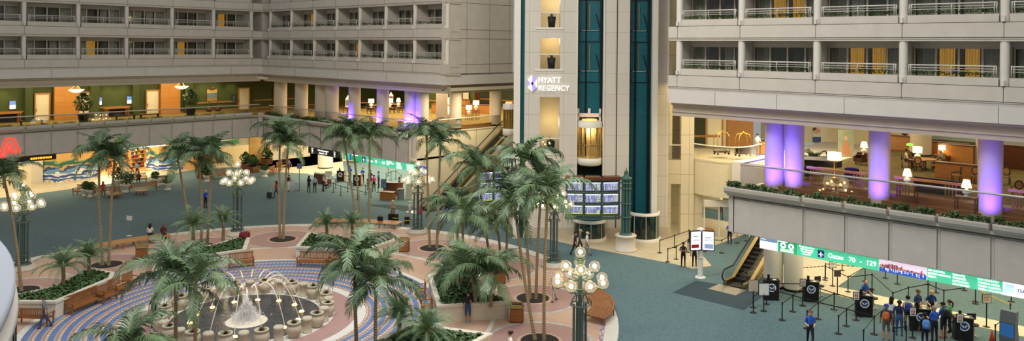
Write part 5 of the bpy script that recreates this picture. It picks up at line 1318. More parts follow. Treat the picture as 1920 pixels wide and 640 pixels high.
post_row([(592, 340), (610, 341), (632, 343), (655, 347)], 'the back row of the far queue', G)
post_row([(724, 342), (733, 338), (742, 336), (752, 345)], 'the rear line under the emblem sign', G)
post_row([(884, 392), (900, 384), (916, 376), (934, 370)], 'the row behind the palm thicket', 'barrier posts beside the escalator')
post_row([(900, 400), (916, 394), (930, 387)], 'the near row behind the palm thicket', 'barrier posts beside the escalator')
mat('no_red', 'c42a20', .5)
def notice(x, y, label, w=.36, h=.46, z=1.35, kind='no', rz=YAW, body='white'):
    t = thing('notice_stand', label, 'sign', at(x, y), rz)
    place(stm, 'post', t, scale=(1, 1, z-.2)); place(stb, 'base', t)
    b = MB(); b.bx(-w/2, w/2, -.02, .02, z-h/2, z+h/2); b.build('frame', 'black', t); MB().bx(-w/2+.03, w/2-.03, -.026, -.02, z-h/2+.03, z+h/2-.03).build('panel', body, t)
    if kind == 'no':
        n = 20; v = [(.1*math.cos(2*PI*i/n), -.032, z+.03+.1*math.sin(2*PI*i/n)) for i in range(n)]+[(.07*math.cos(2*PI*i/n), -.032, z+.03+.07*math.sin(2*PI*i/n)) for i in range(n)]
        m = MB(); m.add(v, [(i, (i+1) % n, n+(i+1) % n, n+i) for i in range(n)]); m.bx(-.08, .08, -.034, -.03, z+.015, z+.045); m.build('no_entry_symbol', 'no_red', t)
        MB().bx(-.1, .1, -.032, -.026, z-.14, z-.1).build('printed_line', 'black', t)
    elif kind == 'lines':
        m = MB()
        for i in range(4): m.bx(-w*.35, w*.35-.02*i, -.031, -.026, z+h*.28-i*h*.15, z+h*.33-i*h*.15)
        m.build('printed_line', 'seam', t)
    return t
notice(1505, 574, 'no entry notice on a post left of the podium with a grey chair behind')
notice(1605, 601, 'no entry notice on a post left of the bending officer')
notice(1711, 634, 'no entry notice on a post in front of the crowd')
notice(1799, 647, 'no entry notice on a post before the podium right of the crowd')
notice(1570, 553, 'dark tilted screen on a post behind the left podiums', .4, .4, 1.3, 'none', body='seam')
notice(1849.5, 614, 'beige square notice on a tall post right of the crowd', .5, .5, 1.55, 'lines', body='soffit')
notice(1561, 537, 'white printed notice on a post under the sign with the gate numbers', .46, .6, 1.45, 'lines')
notice(1412, 577, 'brown blank board on a stand before the escalator', .62, .72, 1.25, 'none', body='soffit'); notice(1432, 584, 'white blank board on a stand beside the brown board', .62, .72, 1.25, 'none', body='white')
notice(616, 352, 'framed airplane notice at the left of the far queue', .7, .9, 1.3, 'lines'); notice(719, 366, 'blue panel on a white post in front of the brown desk', .55, .9, 1.15, 'lines', body='tile_blue')
notice(561, 357, 'tall black post with a blue step free access sign beside the stroller', .5, .55, 2.5, 'none', body='tile_blue')
notice(728, 330, 'white notice on a post behind the far queue', .5, .5, 1.5, 'lines')
# ------------------------------------------------------------------ podiums
mat('seal_white', 'f0f0ee', .5); mat('seal_blue', '1d3f8a', .5); mat('seal_ring', '9fb0cc', .5)
def disc(mb, x, z, r, y, n=24):
    mb.add([(x+r*math.cos(2*PI*i/n), y, z+r*math.sin(2*PI*i/n)) for i in range(n)], [tuple(range(n))])
def seal(t, x, z, r, y):
    m = MB(); m.k = 0; disc(m, x, z, r, y); m.k = 1; disc(m, x, z, r*.74, y-.004); m.k = 0
    for s in (-1, 1): m.add([(x, y-.008, z-r*.15), (x+s*r*.2, y-.008, z+r*.1), (x+s*r*.58, y-.008, z+r*.36), (x+s*r*.5, y-.008, z-r*.02), (x+s*r*.14, y-.008, z-r*.34)], [(0, 1, 2, 3, 4)])
    m.k = 2; m.add([(x-r*.14, y-.01, z+r*.02), (x+r*.14, y-.01, z+r*.02), (x+r*.1, y-.01, z-r*.32), (x, y-.01, z-r*.42), (x-r*.1, y-.01, z-r*.32)], [(0, 1, 2, 3, 4)])
    m.build('seal', ['seal_white', 'seal_blue', 'seal_ring'], t)
def podium(x, y, label, w=.85, h=1.15, rz=YAW-.22):
    t = thing('podium', label, 'podium', at(x, y), rz, 'black checkpoint podiums')
    MB().bx(-w/2, w/2, 0, .5, 0, h).build('body', 'black', t); MB().bx(w/2, w/2+.02, 0, .5, .04, h).build('side_panel', 'wood_honey', t)
    MB().bx(-w/2-.03, w/2+.05, -.03, .53, h, h+.04).build('top', 'dark_metal', t); seal(t, 0, h*.66, .25, -.01)
    d = MB(); d.bx(-.25, -.05, .15, .3, h+.04, h+.1); d.box((-.15, .2, h+.22), (.14, .05, .26)); d.bx(-.21, -.09, .165, .172, h+.13, h+.33); d.build('scanner', 'black', t)
    MB().bx(.1, .3, .1, .3, h+.04, h+.05).build('paper', 'white', t)
podium(1447, 564, 'black podium with round seal behind the two notice boards', rz=YAW-.1)
podium(1521, 567, 'black podium with round seal in front of the grey chair'); podium(1621, 595, 'black podium with round seal where the bending officer works')
podium(1727, 622, 'black podium with round seal inside the crowd of travellers', .95); podium(1808, 640, 'black podium with round seal right of the crowd, unattended')
podium(638, 341, 'left black podium with seal at the far checkpoint', rz=.6); podium(669, 349, 'right black podium with seal at the far checkpoint', rz=.6)
def office_chair(x, y, label, rz):
    t = thing('office_chair', label, 'chair', at(x, y), rz)
    b = MB()
    for k in range(5): a = 2*PI*k/5; b.beam((0, 0, .1), (.28*math.cos(a), .28*math.sin(a), .05), .035, .03)
    b.cyl((0, 0), .03, .1, .6, 8); b.build('base', 'steel', t); MB().lathe([(.02, .6), (.23, .6), (.24, .66), (.02, .68)], (0, 0, 0), 16).build('seat', 'black', t)
    MB().bx(-.23, .23, .2, .25, .82, 1.15).build('backrest', 'black', t); MB().tube([(0, .1, .62), (0, .22, .7), (0, .24, .9)], .02, 6).build('back_bracket', 'black', t)
office_chair(1538, 556, 'black swivel stool behind the left podium', YAW+.4); office_chair(1638, 580, 'black swivel stool right of the bending officer', YAW+.5); office_chair(1826, 632, 'black swivel stool behind the unattended podium', YAW)
# grey kiosk at the right edge
t = thing('kiosk', 'tall grey curved screen kiosk at the right edge beside the checkpoint', 'kiosk', at(1893, 655), YAW-.9)
k = MB(); prof = [(-.3, 0), (-.36, .6), (-.34, 1.4), (-.2, 1.95), (-.05, 2.0), (.1, 1.95), (.05, 1.2), (.2, .5), (.3, 0)]
k.profx(prof, -.35, .35); k.build('shell', mat('kiosk_grey', '6e737c', .4, .3), t); k = MB()
k.add([(-.3, -.37, .7), (.3, -.37, .7), (.3, -.36, 1.35), (-.3, -.36, 1.35)], [(0, 1, 2, 3)]); k.build('screen', mat('kiosk_screen', '2c5f9c', .3, emit='2c5f9c', es=.5), t); MB().bx(-.36, -.35, -.3, .1, .2, 1.9).build('side_trim', 'white', t)
t = thing('traffic_cone', 'orange cone on the carpet left of the grey kiosk', 'cone', at(1860, 646)); MB().lathe([(.02, .72), (.04, .7), (.15, .04), (.02, .04)], (0, 0, 0), 16).build('cone_body', mat('cone_orange', 'd8522a', .5), t); MB().bx(-.2, .2, -.2, .2, 0, .04).build('base', 'black', t)
# ------------------------------------------------------------------ lit sign boards
mat('sgn_green', '3fae84', .5, emit='52c898', es=.85); mat('sgn_green_dark', '2a9a5c', .5, emit='2f9f62', es=.9); mat('sgn_screen', 'eef2fa', .4, emit='eef3ff', es=1.1); mat('sgn_navy', '1c2f66', .5, emit='1c2f66', es=.7)
mat('sgn_text', 'ffffff', .5, emit='ffffff', es=1.2); mat('sgn_blue', '2a56b0', .5, emit='2a56b0', es=.9); mat('sgn_dark', '241c1e', .5); mat('sgn_pale', 'bfe0ee', .5, emit='bfe0ee', es=.9); mat('sgn_grey', '7f92b0', .5, emit='7f92b0', es=.8)
mat('sky_pink', 'e8d0e0', .5, emit='e8d4e4', es=.9); mat('city_a', '6a3f5c', .5, emit='7a4a62', es=.7); mat('city_b', 'c0785a', .5, emit='c88060', es=.8); mat('lake', '2f4fb0', .5, emit='3050b4', es=.8); mat('lake_shine', 'c8d4f0', .5, emit='c8d4f0', es=.8)
YS = 21.42; ZS0, ZS1 = 3.3, 3.95
def board(t, x0, x1, m, name='panel', z0=ZS0, z1=ZS1): return MB().bx(x0+.01, x1-.01, -.02, .08, z0, z1).build(name, m, t)
def plane_icon(t, x, z, s, y=-.028, m='sgn_text'):
    P = [(0, 1), (.1, .7), (.1, .25), (.9, -.2), (.9, -.4), (.1, -.15), (.08, -.6), (.35, -.8), (.35, -.95), (0, -.85)]
    P = P+[(-a, b) for a, b in P[::-1][1:-1]]; mb = MB(); mb.add([(x+a*s, y, z+b*s) for a, b in P], [tuple(range(len(P)))]); mb.build('plane_symbol', m, t)
def lines(t, x0, zs, txts, size, y=-.03, m='sgn_text', xs=1., nm='lettering', al='LEFT'):
    for z, s in zip(zs, txts): text(nm, s, size, m, t, (x0, y, z), (PI/2, 0, 0), .004, al, xs, .004)
def sign(label, name='gate_sign', loc=(0, YS, 0)): return thing(name, label, 'sign', loc)
cz = (ZS0+ZS1)/2
t = sign('white lit screen at the left end of the right hand sign band', 'information_screen'); board(t, 20.52, 21.62, 'sgn_screen'); MB().bx(20.53, 21.61, -.025, -.02, ZS1-.2, ZS1-.02).build('header_bar', 'sgn_grey', t); MB().bx(20.6, 20.9, -.03, -.025, ZS1-.1, ZS1-.07).build('printed_line', 'sgn_text', t)  # a lit information screen within the sign band
t = sign('green lit sign with two round white symbols'); board(t, 21.62, 22.75, 'sgn_green_dark'); m = MB(); disc(m, 21.95, cz+.08, .17, -.028); disc(m, 22.42, cz+.08, .17, -.028); m.build('round_symbol', 'sgn_text', t); MB().bx(22.38, 22.46, -.034, -.03, cz+.0, cz+.15).bx(21.87, 22.03, -.034, -.03, cz+.04, cz+.13).build('pictogram', 'sgn_blue', t)
MB().bx(21.63, 22.2, -.03, -.02, ZS1-.06, ZS1).build('white_strip', 'sgn_text', t); lines(t, 22.18, [ZS0+.14, ZS0+.05], ['PLEASE HAVE YOUR', 'DOCUMENTS READY'], .085, al='CENTER')
t = sign('green lit sign with four short lines of white text'); board(t, 22.75, 23.88, 'sgn_green'); lines(t, 23.32, [cz+.17, cz+.04, cz-.09, cz-.22], ['Please Have Your', 'USA Boarding', 'Pass & Gov\'t', 'Issued ID'], .125, al='CENTER')
t = sign('long green lit sign reading Gates 70 - 129 with a plane symbol')
for a, b in ((23.88, 24.95), (24.95, 26.02), (26.02, 27.18)): board(t, a, b, 'sgn_green')
MB().bx(23.94, 24.3, -.028, -.02, cz-.2, cz+.2).build('symbol_plate', 'sgn_navy', t); plane_icon(t, 24.12, cz-.01, .15, -.032)
lines(t, 24.5, [cz-.12], ['Gates'], .36); lines(t, 25.62, [cz-.12], ['70'], .36); lines(t, 26.2, [cz-.12], ['-'], .36); lines(t, 26.52, [cz-.12], ['129'], .36)
t = sign('lit picture of a pink evening skyline over a blue lake', 'picture_panel'); board(t, 27.18, 29.5, 'sky_pink'); rr = random.Random(5)
ca, cb_ = MB(), MB(); x = 27.22
while x < 29.4:
    w_ = rr.uniform(.02, .06); h_ = rr.uniform(.03, .1)+.17*math.exp(-((x-27.8)/.6)**2)+(.12 if 28.3 < x < 28.34 or 29.2 < x < 29.28 else 0); (ca if rr.random() < .5 else cb_).bx(x, x+w_, -.03, -.02, cz-.1, cz-.1+h_); x += w_+.003
ca.build('skyline', 'city_a', t); cb_.build('skyline', 'city_b', t); MB().bx(27.2, 29.48, -.026, -.02, ZS0, cz-.1).build('lake', 'lake', t); sh_ = MB()
for i in range(30): q = rr.uniform(27.25, 29.4); sh_.bx(q, q+rr.uniform(.02, .05), -.03, -.026, cz-.1-rr.uniform(.04, .2), cz-.1)
sh_.build('reflection', 'lake_shine', t)
for x0, x1, tx, lb in ((29.5, 30.62, ['AIR CANADA', 'BRITISH AIRWAYS', 'DELTA'], 'green lit airline list beginning with Air and ending with Delta'), (30.62, 31.72, ['EMIRATES', 'FRONTIER', 'LUFTHANSA', 'SOUTHWEST'], 'green lit list of four airline names, middle of the three lists'), (31.72, 32.82, ['SUN COUNTRY', 'THOMAS COOK', 'VIRGIN AMERICA', 'VIRGIN ATLANTIC'], 'green lit list of four airline names beside the white panel')):
    if 'Air and' in lb: lb = 'green lit list of three airline names beside the skyline picture'
    t = sign(lb); board(t, x0, x1, 'sgn_green'); lines(t, x0+.05, [cz+.17-.155*i for i in range(len(tx))], tx, .135, xs=.95)
t = sign('white lit panel with a pale blue square at the right end of the sign band'); board(t, 32.82, 35.6, 'sgn_screen'); MB().bx(32.92, 33.3, -.03, -.02, ZS0+.06, ZS1-.1).build('pale_square', 'sgn_pale', t); lines(t, 33.4, [cz-.06], ['TSA Pre'], .2, m='sgn_navy'); lines(t, 33.0, [cz-.22], ['CLEAR'], .1, m='sgn_text')
# far sign band
YF = 23.82; z0, z1 = 3.5, 4.15; cz = (z0+z1)/2
def signF(label, name='gate_sign'): return thing(name, label, 'sign', (0, YF, 0))
t = signF('dark sign with white text on arriving passengers at the far checkpoint'); board(t, -31.4, -25.9, 'sgn_dark', z0=z0, z1=z1+.1)
lines(t, -28.6, [cz+.08, cz-.2], ['Arriving Passengers', 'Gates 60 - 129'], .25, al='CENTER'); m = MB()
for x in (-30.6, -26.5): disc(m, x, cz, .14, -.03); m.bx(x-.2, x+.2, -.03, -.02, cz+.2, cz+.26); m.bx(x-.15, x+.15, -.03, -.02, cz-.28, cz-.22)
m.build('round_symbol', 'sgn_text', t)
t = signF('green lit sign with white swirl at the left of the far sign band'); board(t, -25.0, -23.6, 'sgn_green', z0=z0, z1=z1); m = MB(); disc(m, -24.4, cz, .2, -.03); m.build('round_symbol', 'sgn_text', t); MB().bx(-23.9, -23.62, -.03, -.02, z0, z1).build('blue_strip', 'sgn_blue', t)
t = signF('pale green screen between the swirl sign and the gates sign', 'information_screen'); board(t, -23.6, -21.9, 'sgn_green_dark', z0=z0, z1=z1); MB().bx(-23.5, -22.5, -.03, -.02, z1-.1, z1-.02).build('header_bar', 'sgn_text', t)  # another information screen, set between the signs
t = signF('green lit sign with plane symbol reading gates 70 - 129 at the far checkpoint'); board(t, -21.9, -18.0, 'sgn_green', z0=z0, z1=z1); MB().bx(-21.8, -21.25, -.03, -.02, cz-.27, cz+.27).build('symbol_plate', 'sgn_navy', t); plane_icon(t, -21.52, cz, .22, -.034)
lines(t, -20.9, [cz-.12], ['Gates'], .36); lines(t, -19.75, [cz-.12], ['70'], .36); lines(t, -19.05, [cz-.12], ['-'], .36); lines(t, -18.7, [cz-.12], ['129'], .36)
for x0, x1, tx, lb in ((-18.0, -16.5, ['AIR CANADA', 'BRITISH AIRWAYS', 'DELTA'], 'left'), (-16.5, -15.0, ['EMIRATES', 'FRONTIER', 'LUFTHANSA', 'SOUTHWEST'], 'middle'), (-15.0, -13.6, ['SUN COUNTRY', 'THOMAS COOK', 'VIRGIN AMERICA', 'VIRGIN ATLANTIC'], 'right')):
    t = signF('%s one of three green airline lists in the far sign band' % lb); board(t, x0, x1, 'sgn_green', z0=z0, z1=z1); lines(t, x0+.06, [cz+.17-.15*i for i in range(len(tx))], tx, .14)
t = signF('blue sign with a white round seal at the right of the far sign band'); board(t, -13.6, -12.3, 'sgn_blue', z0=z0-.1, z1=z1); seal(t, -12.95, cz-.05, .3, -.03)
# ------------------------------------------------------------------ flight screens
def screenmat(name, seed, hi):
    m, nt, b, N, L = new(name); tc = N.new('ShaderNodeTexCoord'); mp = N.new('ShaderNodeMapping'); mp.inputs['Rotation'].default_value = (-PI/2, 0, 0); mp.inputs['Location'].default_value = (seed*.37, seed*.11, 0)
    br = N.new('ShaderNodeTexBrick'); br.offset = 0; br.inputs['Color1'].default_value = lin('e6ecff'); br.inputs['Color2'].default_value = lin('6f7cb4'); br.inputs['Mortar'].default_value = lin('2a3156')
    br.inputs['Scale'].default_value = 1; br.inputs['Brick Width'].default_value = .058; br.inputs['Row Height'].default_value = .31; br.inputs['Mortar Size'].default_value = .009; br.inputs['Bias'].default_value = .1
    L.new(tc.outputs['Object'], mp.inputs['Vector']); L.new(mp.outputs[0], br.inputs['Vector']); b.inputs['Base Color'].default_value = (0.02, .02, .03, 1)
    L.new(br.outputs['Color'], b.inputs['Emission Color']); b.inputs['Emission Strength'].default_value = 1.0
for i in range(3): screenmat('flight_list%d' % i, i+1, 0)
mat('screen_header', 'd0dcff', .4, emit='d8e4ff', es=1.1); mat('screen_yellow', 'b8c020', .4, emit='b8c428', es=.9)
def flight_board(p, rz, cols, radius, label, cw=1.33, rows=3):
    t = thing('flight_board', label, 'screen bank', p, rz); rh = .86; zb = 1.95; H = rows*rh; n = len(cols)
    fr = MB(); roof = MB(); sc_n = 0; hw = cw/2
    for c in cols:
        a = c*cw/radius; o = Vector((radius*math.sin(a), radius-radius*math.cos(a), 0)); M = Matrix.Rotation(a, 3, 'Z'); 
        def q(x, y, z): v = M @ Vector((x, y, 0)); return (o.x+v.x, o.y+v.y, z)
        def bb(mb, x0, x1, y0, y1, z0, z1):
            v = [q(x, y, z) for z in (z0, z1) for y in (y0, y1) for x in (x0, x1)]; mb.add(v, [(0, 2, 3, 1), (4, 5, 7, 6), (0, 1, 5, 4), (2, 6, 7, 3), (0, 4, 6, 2), (1, 3, 7, 5)])
        for r in range(rows+1): bb(fr, -hw, hw, -.06, .1, zb+r*rh-.05, zb+r*rh+.05)
        for x in (-hw, hw): bb(fr, x-.04, x+.04, -.1, .12, zb-.3, zb+H+.1)
        bb(fr, -hw, hw, -.06, .12, zb-.3, zb-.22); bb(fr, -hw, hw, -.05, .1, zb-.18, zb-.12); bb(fr, -hw, hw, .3, .34, zb-.1, zb+H+.1)
        bb(roof, -hw-.06, hw+.06, -.3, .5, zb+H+.1, zb+H+.3)
        for r in range(rows):
            m = MB(); z = zb+r*rh; yel = (c+r) % 3
            m.k = 1; bb(m, -hw+.07, hw-.07, .0, .06, z+.09, z+rh-.09); m.k = 0; bb(m, -hw+.1, hw-.1, -.02, 0, z+.12, z+rh-.2); m.k = 2; bb(m, -hw+.1, hw-.1, -.02, 0, z+rh-.2, z+rh-.13)
            if r == 0: m.k = 3; bb(m, -hw+.1, hw-.1, -.025, -.02, z+.12, z+.16)
            m.k = 3
            for w_ in range(2+yel): bb(m, hw-.35+.02*w_, hw-.14, -.025, -.02, z+.25+.14*w_, z+.29+.14*w_)
            m.build('screen', ['flight_list%d' % ((c*2+r) % 3), 'black', 'screen_header', 'screen_yellow'], t)
    fr.build('frame', 'lamp_green', t); roof.build('roof', 'wood_dark', t)
    return t
mat('post_green', '3b6059', .45)
def green_post(p, label):
    t = thing('green_post', label, 'post', p, 0, None)
    MB().lathe([(.02, 0), (.86, 0), (.86, .16), (.74, .22), (.74, 1.05), (.8, 1.1), (.78, 1.18), (.02, 1.2)], (0, 0, 0), 28).build('pedestal', 'stone_base', t)
    s = MB(); s.lathe([(.48, 1.2), (.46, 1.28), (.34, 1.34)], (0, 0, 0), 16)
    for a in range(8): s.cyl((.26*math.cos(a*PI/4), .26*math.sin(a*PI/4)), .09, 1.3, 5.3, 8)
    s.build('shaft', 'post_green', t); r = MB()
    for z in (2.5, 3.5, 4.6, 5.0): MB().lathe([(.38, z-.05), (.44, z), (.38, z+.05), (.3, z)], (0, 0, 0), 16).build('collar', 'post_green', t)
    r.lathe([(.42, 5.3), (.44, 5.4), (.2, 5.5), (.14, 5.75), (.18, 5.8), (.05, 5.95), (.02, 6.15)], (0, 0, 0), 16); r.build('finial', 'post_green', t)
green_post(at(1173, 470), 'green post on a stone pedestal right of the flight screens'); green_post(at(1027, 436), 'green post on a stone pedestal left of the flight screens, behind palms'); green_post(at(965, 424), 'green post on a stone pedestal behind the palm crowns')
pb = at(1111, 470); pb = Vector((pb.x, pb.y, .62))
flight_board(pb, YAW+.03, [-1, 0, 1], 9.0, 'curved bank of flight information screens in front of the lift shaft'); 
pb = at(938, 425); flight_board((pb.x, pb.y, .18), YAW+.5, [-1, 0], 9.0, 'second bank of flight screens mostly hidden by the palm thicket')
# white post with twin advert screens
t = thing('screen_post', 'white round post carrying two lit information screens by the officers', 'screen post', at(1313, 521), YAW)
c = MB(); c.cyl((0, 0), .17, 0, 3.2, 20); c.lathe([(.34, 0), (.34, .06), (.2, .1)], (0, 0, 0), 20); c.lathe([(.2, 1.3), (.24, 1.34), (.2, 1.38)], (0, 0, 0), 20); c.lathe([(.2, 2.9), (.28, 3.2), (.02, 3.3)], (0, 0, 0), 20); c.build('post', 'white', t)
for i, s in enumerate((-1, 1)):
    o = Vector((s*.42, -.3, 2.5)); M = Matrix.Rotation(-s*.3, 3, 'Z'); m = MB(); m.k = 0; m.box(o, (.8, .14, 1.3), M=M); m.k = 1; m.box(o+M @ Vector((0, -.075, 0)), (.7, .01, 1.18), M=M); m.k = 2; m.box(o+M @ Vector((0, -.085, .05)), (.5, .006, .03), M=M); m.box(o+M @ Vector((0, -.085, .3 if s < 0 else .2)), (.4, .006, .04), M=M)
    m.k = 3; m.box(o+M @ Vector((.05*s, -.085, -.35)), (.55, .006, .22 if s < 0 else .3), M=M); m.build('screen', ['dark_metal', 'sgn_screen', 'sgn_navy', 'sgn_grey' if s > 0 else 'no_red'], t)
# ------------------------------------------------------------------ escalators
mat('step_dark', '2e2c28', .6, metal=.4); mat('gold_skirt', '93845a', .38, metal=1); mat('rubber', '161616', .5)
def escalator(p, label, run, rise, w=1.15, flat=1.1):
    """climbs along +y from p"""
    t = thing('escalator', label, 'escalator', p); n = int(rise/.21); sl = rise/run
    def zc(y): return 0 if y < flat else min(rise, (y-flat)*sl)
    tot = run+2*flat; ys = [0, flat*.8, flat+.25, flat+run-.2, flat+run+.2, tot]; st = MB()
    for i in range(n):
        y = flat+run*i/n; z = rise*(i+1)/n; st.bx(-w/2+.12, w/2-.12, y, y+run/n+.02, z-.3, z)
    st.bx(-w/2+.12, w/2-.12, -.2, flat, -.05, .012); st.bx(-w/2+.12, w/2-.12, flat+run, tot+.3, rise-.25, rise+.01); st.build('steps', 'step_dark', t)
    MB().bx(-w/2-.3, w/2+.3, -1.6, -.2, .0, .03).build('landing_plate', 'steel', t)
    for s in (-1, 1):
        x = s*(w/2); pr = [(y, zc(y)) for y in (0, flat, flat+run, tot)]
        sk = MB(); v = []
        for y, z in pr: v += [(x-.12, y, z-.5 if z > .5 else 0), (x-.12, y, z+.28), (x+.12, y, z-.5 if z > .5 else 0), (x+.12, y, z+.28)]
        f = []
        for i in range(3): o = 4*i; q = o+4; f += [(o, q, q+1, o+1), (o+2, o+3, q+3, q+2), (o+1, q+1, q+3, o+3), (o, o+2, q+2, q)]
        f += [(0, 1, 3, 2), (12, 14, 15, 13)]; sk.add(v, f); sk.build('skirt', 'gold_skirt', t)
        g = MB(); v = []
        for y, z in pr: v += [(x, y, z+.28), (x, y, z+.98)]
        g.add(v, [(2*i, 2*i+2, 2*i+3, 2*i+1) for i in range(3)]); g.build('glass_panel', 'glass', t)
        hp = [(x, -.15, .3)]+[(x, -.35-.0*q, .3+.68*q) for q in (.3, .6)]+[(x, -.1, 1.0), (x, flat, 1.02)]+[(x, flat+run*q, 1.02+rise*q) for q in (.1, .5, .9)]+[(x, flat+run+.3, rise+1.02), (x, tot-.1, rise+1.02), (x, tot+.2, rise+.7), (x, tot, rise+.35)]
        MB().tube(hp, .05, 8).build('handrail', 'rubber', t)
    tr = MB(); v = []
    for y, z in ((flat*1.3, 0), (flat+run, rise), (tot+.3, rise)): v += [(-w/2-.14, y, max(0, z-1.0)), (-w/2-.14, y, z-.02), (w/2+.14, y, max(0, z-1.0)), (w/2+.14, y, z-.02)]
    tr.add(v, [(0, 4, 5, 1), (4, 8, 9, 5), (2, 3, 7, 6), (6, 7, 11, 10), (0, 2, 6, 4), (4, 6, 10, 8)]); tr.build('truss', 'beige_wall', t)
    return t
escalator((-12.9, 24.4, 0), 'long escalator rising beside the cream wall left of the lift tower', 10.0, 6.85)
escalator((17.9, 23.4, 0), 'escalator with gold sides rising behind the right mezzanine corner', 11.0, 6.4, 1.25)
# desks, bin and white box by the far checkpoint
t = thing('curved_desk', 'dark brown curved desk beside the grey bin', 'desk', at(734, 366), .5); MB().sector((0, 1.2), 1.1, 1.3, PI*1.2, PI*1.8, 0, 1.2, 14).build('front', 'wood_dark', t); MB().sector((0, 1.2), .9, 1.35, PI*1.2, PI*1.8, 1.2, 1.25, 14).build('top', 'wood_dark', t)
t = thing('small_desk', 'low brown desk behind the blue panel on the white post', 'desk', at(724, 376), .4); MB().bx(-.7, .7, 0, .6, 0, .75).build('body', 'wood_bench', t); MB().bx(-.75, .75, -.05, .65, .75, .8).build('top', 'wood_dark', t)
t = thing('round_bin', 'tall grey round bin left of the escalator foot', 'litter bin', at(751, 374)); MB().cyl((0, 0), .36, 0, .95, 24).build('body', mat('bin_grey', '6f757c', .5), t); MB().lathe([(.38, .92), (.38, 1.0), (.2, 1.08), (.02, 1.08)], (0, 0, 0), 24).build('lid', mat('bin_grey2', '565b62', .5), t)
t = thing('white_cabinet', 'narrow white cabinet at the foot of the left escalator', 'cabinet', at(767, 374), .4); MB().bx(-.35, .35, 0, .4, 0, 1.5).build('body', 'white', t); MB().bx(-.3, .3, -.01, 0, .1, 1.4).build('door', 'fascia', t)
t = thing('counter', 'dark wooden counter with papers at the left of the far queue', 'counter', at(601, 345), .2); MB().bx(-1, 1, 0, .6, 0, 1.0).build('body', 'wood_dark', t); MB().bx(-1.05, 1.05, -.05, .65, 1.0, 1.05).build('top', 'dark_metal', t)
t = thing('stroller', 'empty folding stroller beside the man with the pink bag', 'stroller', at(556, 359), 1.0); s = MB(); s.tube([(-.2, -.3, .1), (-.2, .1, .6), (-.2, .35, .95)], .015, 5); s.tube([(.2, -.3, .1), (.2, .1, .6), (.2, .35, .95)], .015, 5); s.tube([(-.2, .3, .1), (-.2, -.1, .5)], .015, 5); s.tube([(.2, .3, .1), (.2, -.1, .5)], .015, 5); s.tube([(-.2, .35, .95), (.2, .35, .95)], .02, 5); s.build('frame', 'steel', t)
MB().beam((0, -.25, .4), (0, .1, .35), .38, .03).beam((0, .1, .35), (0, .28, .8), .38, .03).build('seat', cloth('9a9aa6'), t)
for x in (-.2, .2):
    for y in (-.3, .3): MB().tube([(x-.02, y, .09), (x+.02, y, .09)], .09, 10).build('wheel', 'black', t)
# desk and screens beyond the glass doorway
t = thing('podium', 'brown podium behind the white screen post', 'podium', at(1326, 462), YAW); MB().bx(-.45, .45, 0, .6, 0, 1.2).build('body', 'wood_dark', t); MB().bx(-.5, .5, -.05, .65, 1.2, 1.25).build('top', 'wood_bench', t)
t = thing('hanging_screen', 'small violet lit screen hanging in the bright doorway', 'screen', atD(1374, 385, 68), YAW); MB().bx(-.35, .35, -.1, .1, -.25, .25).build('panel', mat('violet_screen', '5a5ae0', .4, emit='6a6af0', es=1.2), t); MB().cyl((0, 0), .02, .25, 1.3, 6).build('rod', 'dark_metal', t)
t = thing('glass_partition', 'glass doorway with a white head beam beside the cream wall', 'partition', LK, YAW)
MB().bx(UL(1315), UL(1400), -1.4, -1.1, 2.45, 2.95).build('head_beam', 'column_white', t); MB().bx(UL(1316), UL(1399), -1.26, -1.24, .05, 2.45).build('glass_panel', 'glass', t); 
for x in (1316, 1343, 1399): MB().bx(UL(x)-.05, UL(x)+.05, -1.3, -1.2, 0, 2.45).build('mullion', 'column_white', t)
# ------------------------------------------------------------------ shops under the left mezzanine
def mural():
    m, nt, b, N, L = new('mural'); tc = N.new('ShaderNodeTexCoord'); mp = N.new('ShaderNodeMapping'); mp.inputs['Rotation'].default_value = (-PI/2, 0, 0); mp.inputs['Scale'].default_value = (.42, 1, 1)
    no = N.new('ShaderNodeTexNoise'); no.inputs['Scale'].default_value = 1.1; no.inputs['Detail'].default_value = 3; sp = N.new('ShaderNodeSeparateXYZ'); ad = N.new('ShaderNodeMath'); ad.operation = 'MULTIPLY_ADD'; ad.inputs[1].default_value = 1.9
    r = N.new('ShaderNodeValToRGB'); r.color_ramp.interpolation = 'CONSTANT'; r.color_ramp.elements[0].color = lin('dcae66')
    cols = [(.17, 'e8e8e2'), (.2, '3a66b0'), (.26, 'd9e2ea'), (.29, '2f4f9c'), (.36, 'e8ece8'), (.39, '6a9ac8'), (.45, '2b4a8c'), (.5, 'c8a860'), (.54, '2f6a5a'), (.62, '84a070'), (.66, 'dcae66')]
    for i, (p, c) in enumerate(cols):
        e = r.color_ramp.elements[1] if i == 0 else r.color_ramp.elements.new(p); e.position = p; e.color = lin(c)
    dv = N.new('ShaderNodeMath'); dv.operation = 'MULTIPLY'; dv.inputs[1].default_value = .205
    L.new(tc.outputs['Object'], mp.inputs['Vector']); L.new(mp.outputs[0], no.inputs['Vector']); L.new(tc.outputs['Object'], sp.inputs[0]); L.new(no.outputs['Fac'], ad.inputs[0]); L.new(sp.outputs['Z'], ad.inputs[2]); L.new(ad.outputs[0], dv.inputs[0]); L.new(dv.outputs[0], r.inputs['Fac']); L.new(r.outputs['Color'], b.inputs['Base Color']); b.inputs['Roughness'].default_value = .5
mural()
def panel_wall(p0, p1, m, h=4.4, th=.25, name='wall_shop'):
    v = Vector(p1)-Vector(p0); rz = math.atan2(v.y, v.x); return struct(MB().bx(0, v.length, 0, th, 0, h).build(name, m, None, (p0[0], p0[1], 0), rz))
a0, a1, a2 = (-50.9, 4.4, 0), (-51.1, 5.8, 0), (-52.7, 10.3, 0)
panel_wall((-53.2, 4.6, 0), a1, 'mural'); panel_wall(a1, a2, 'mural')
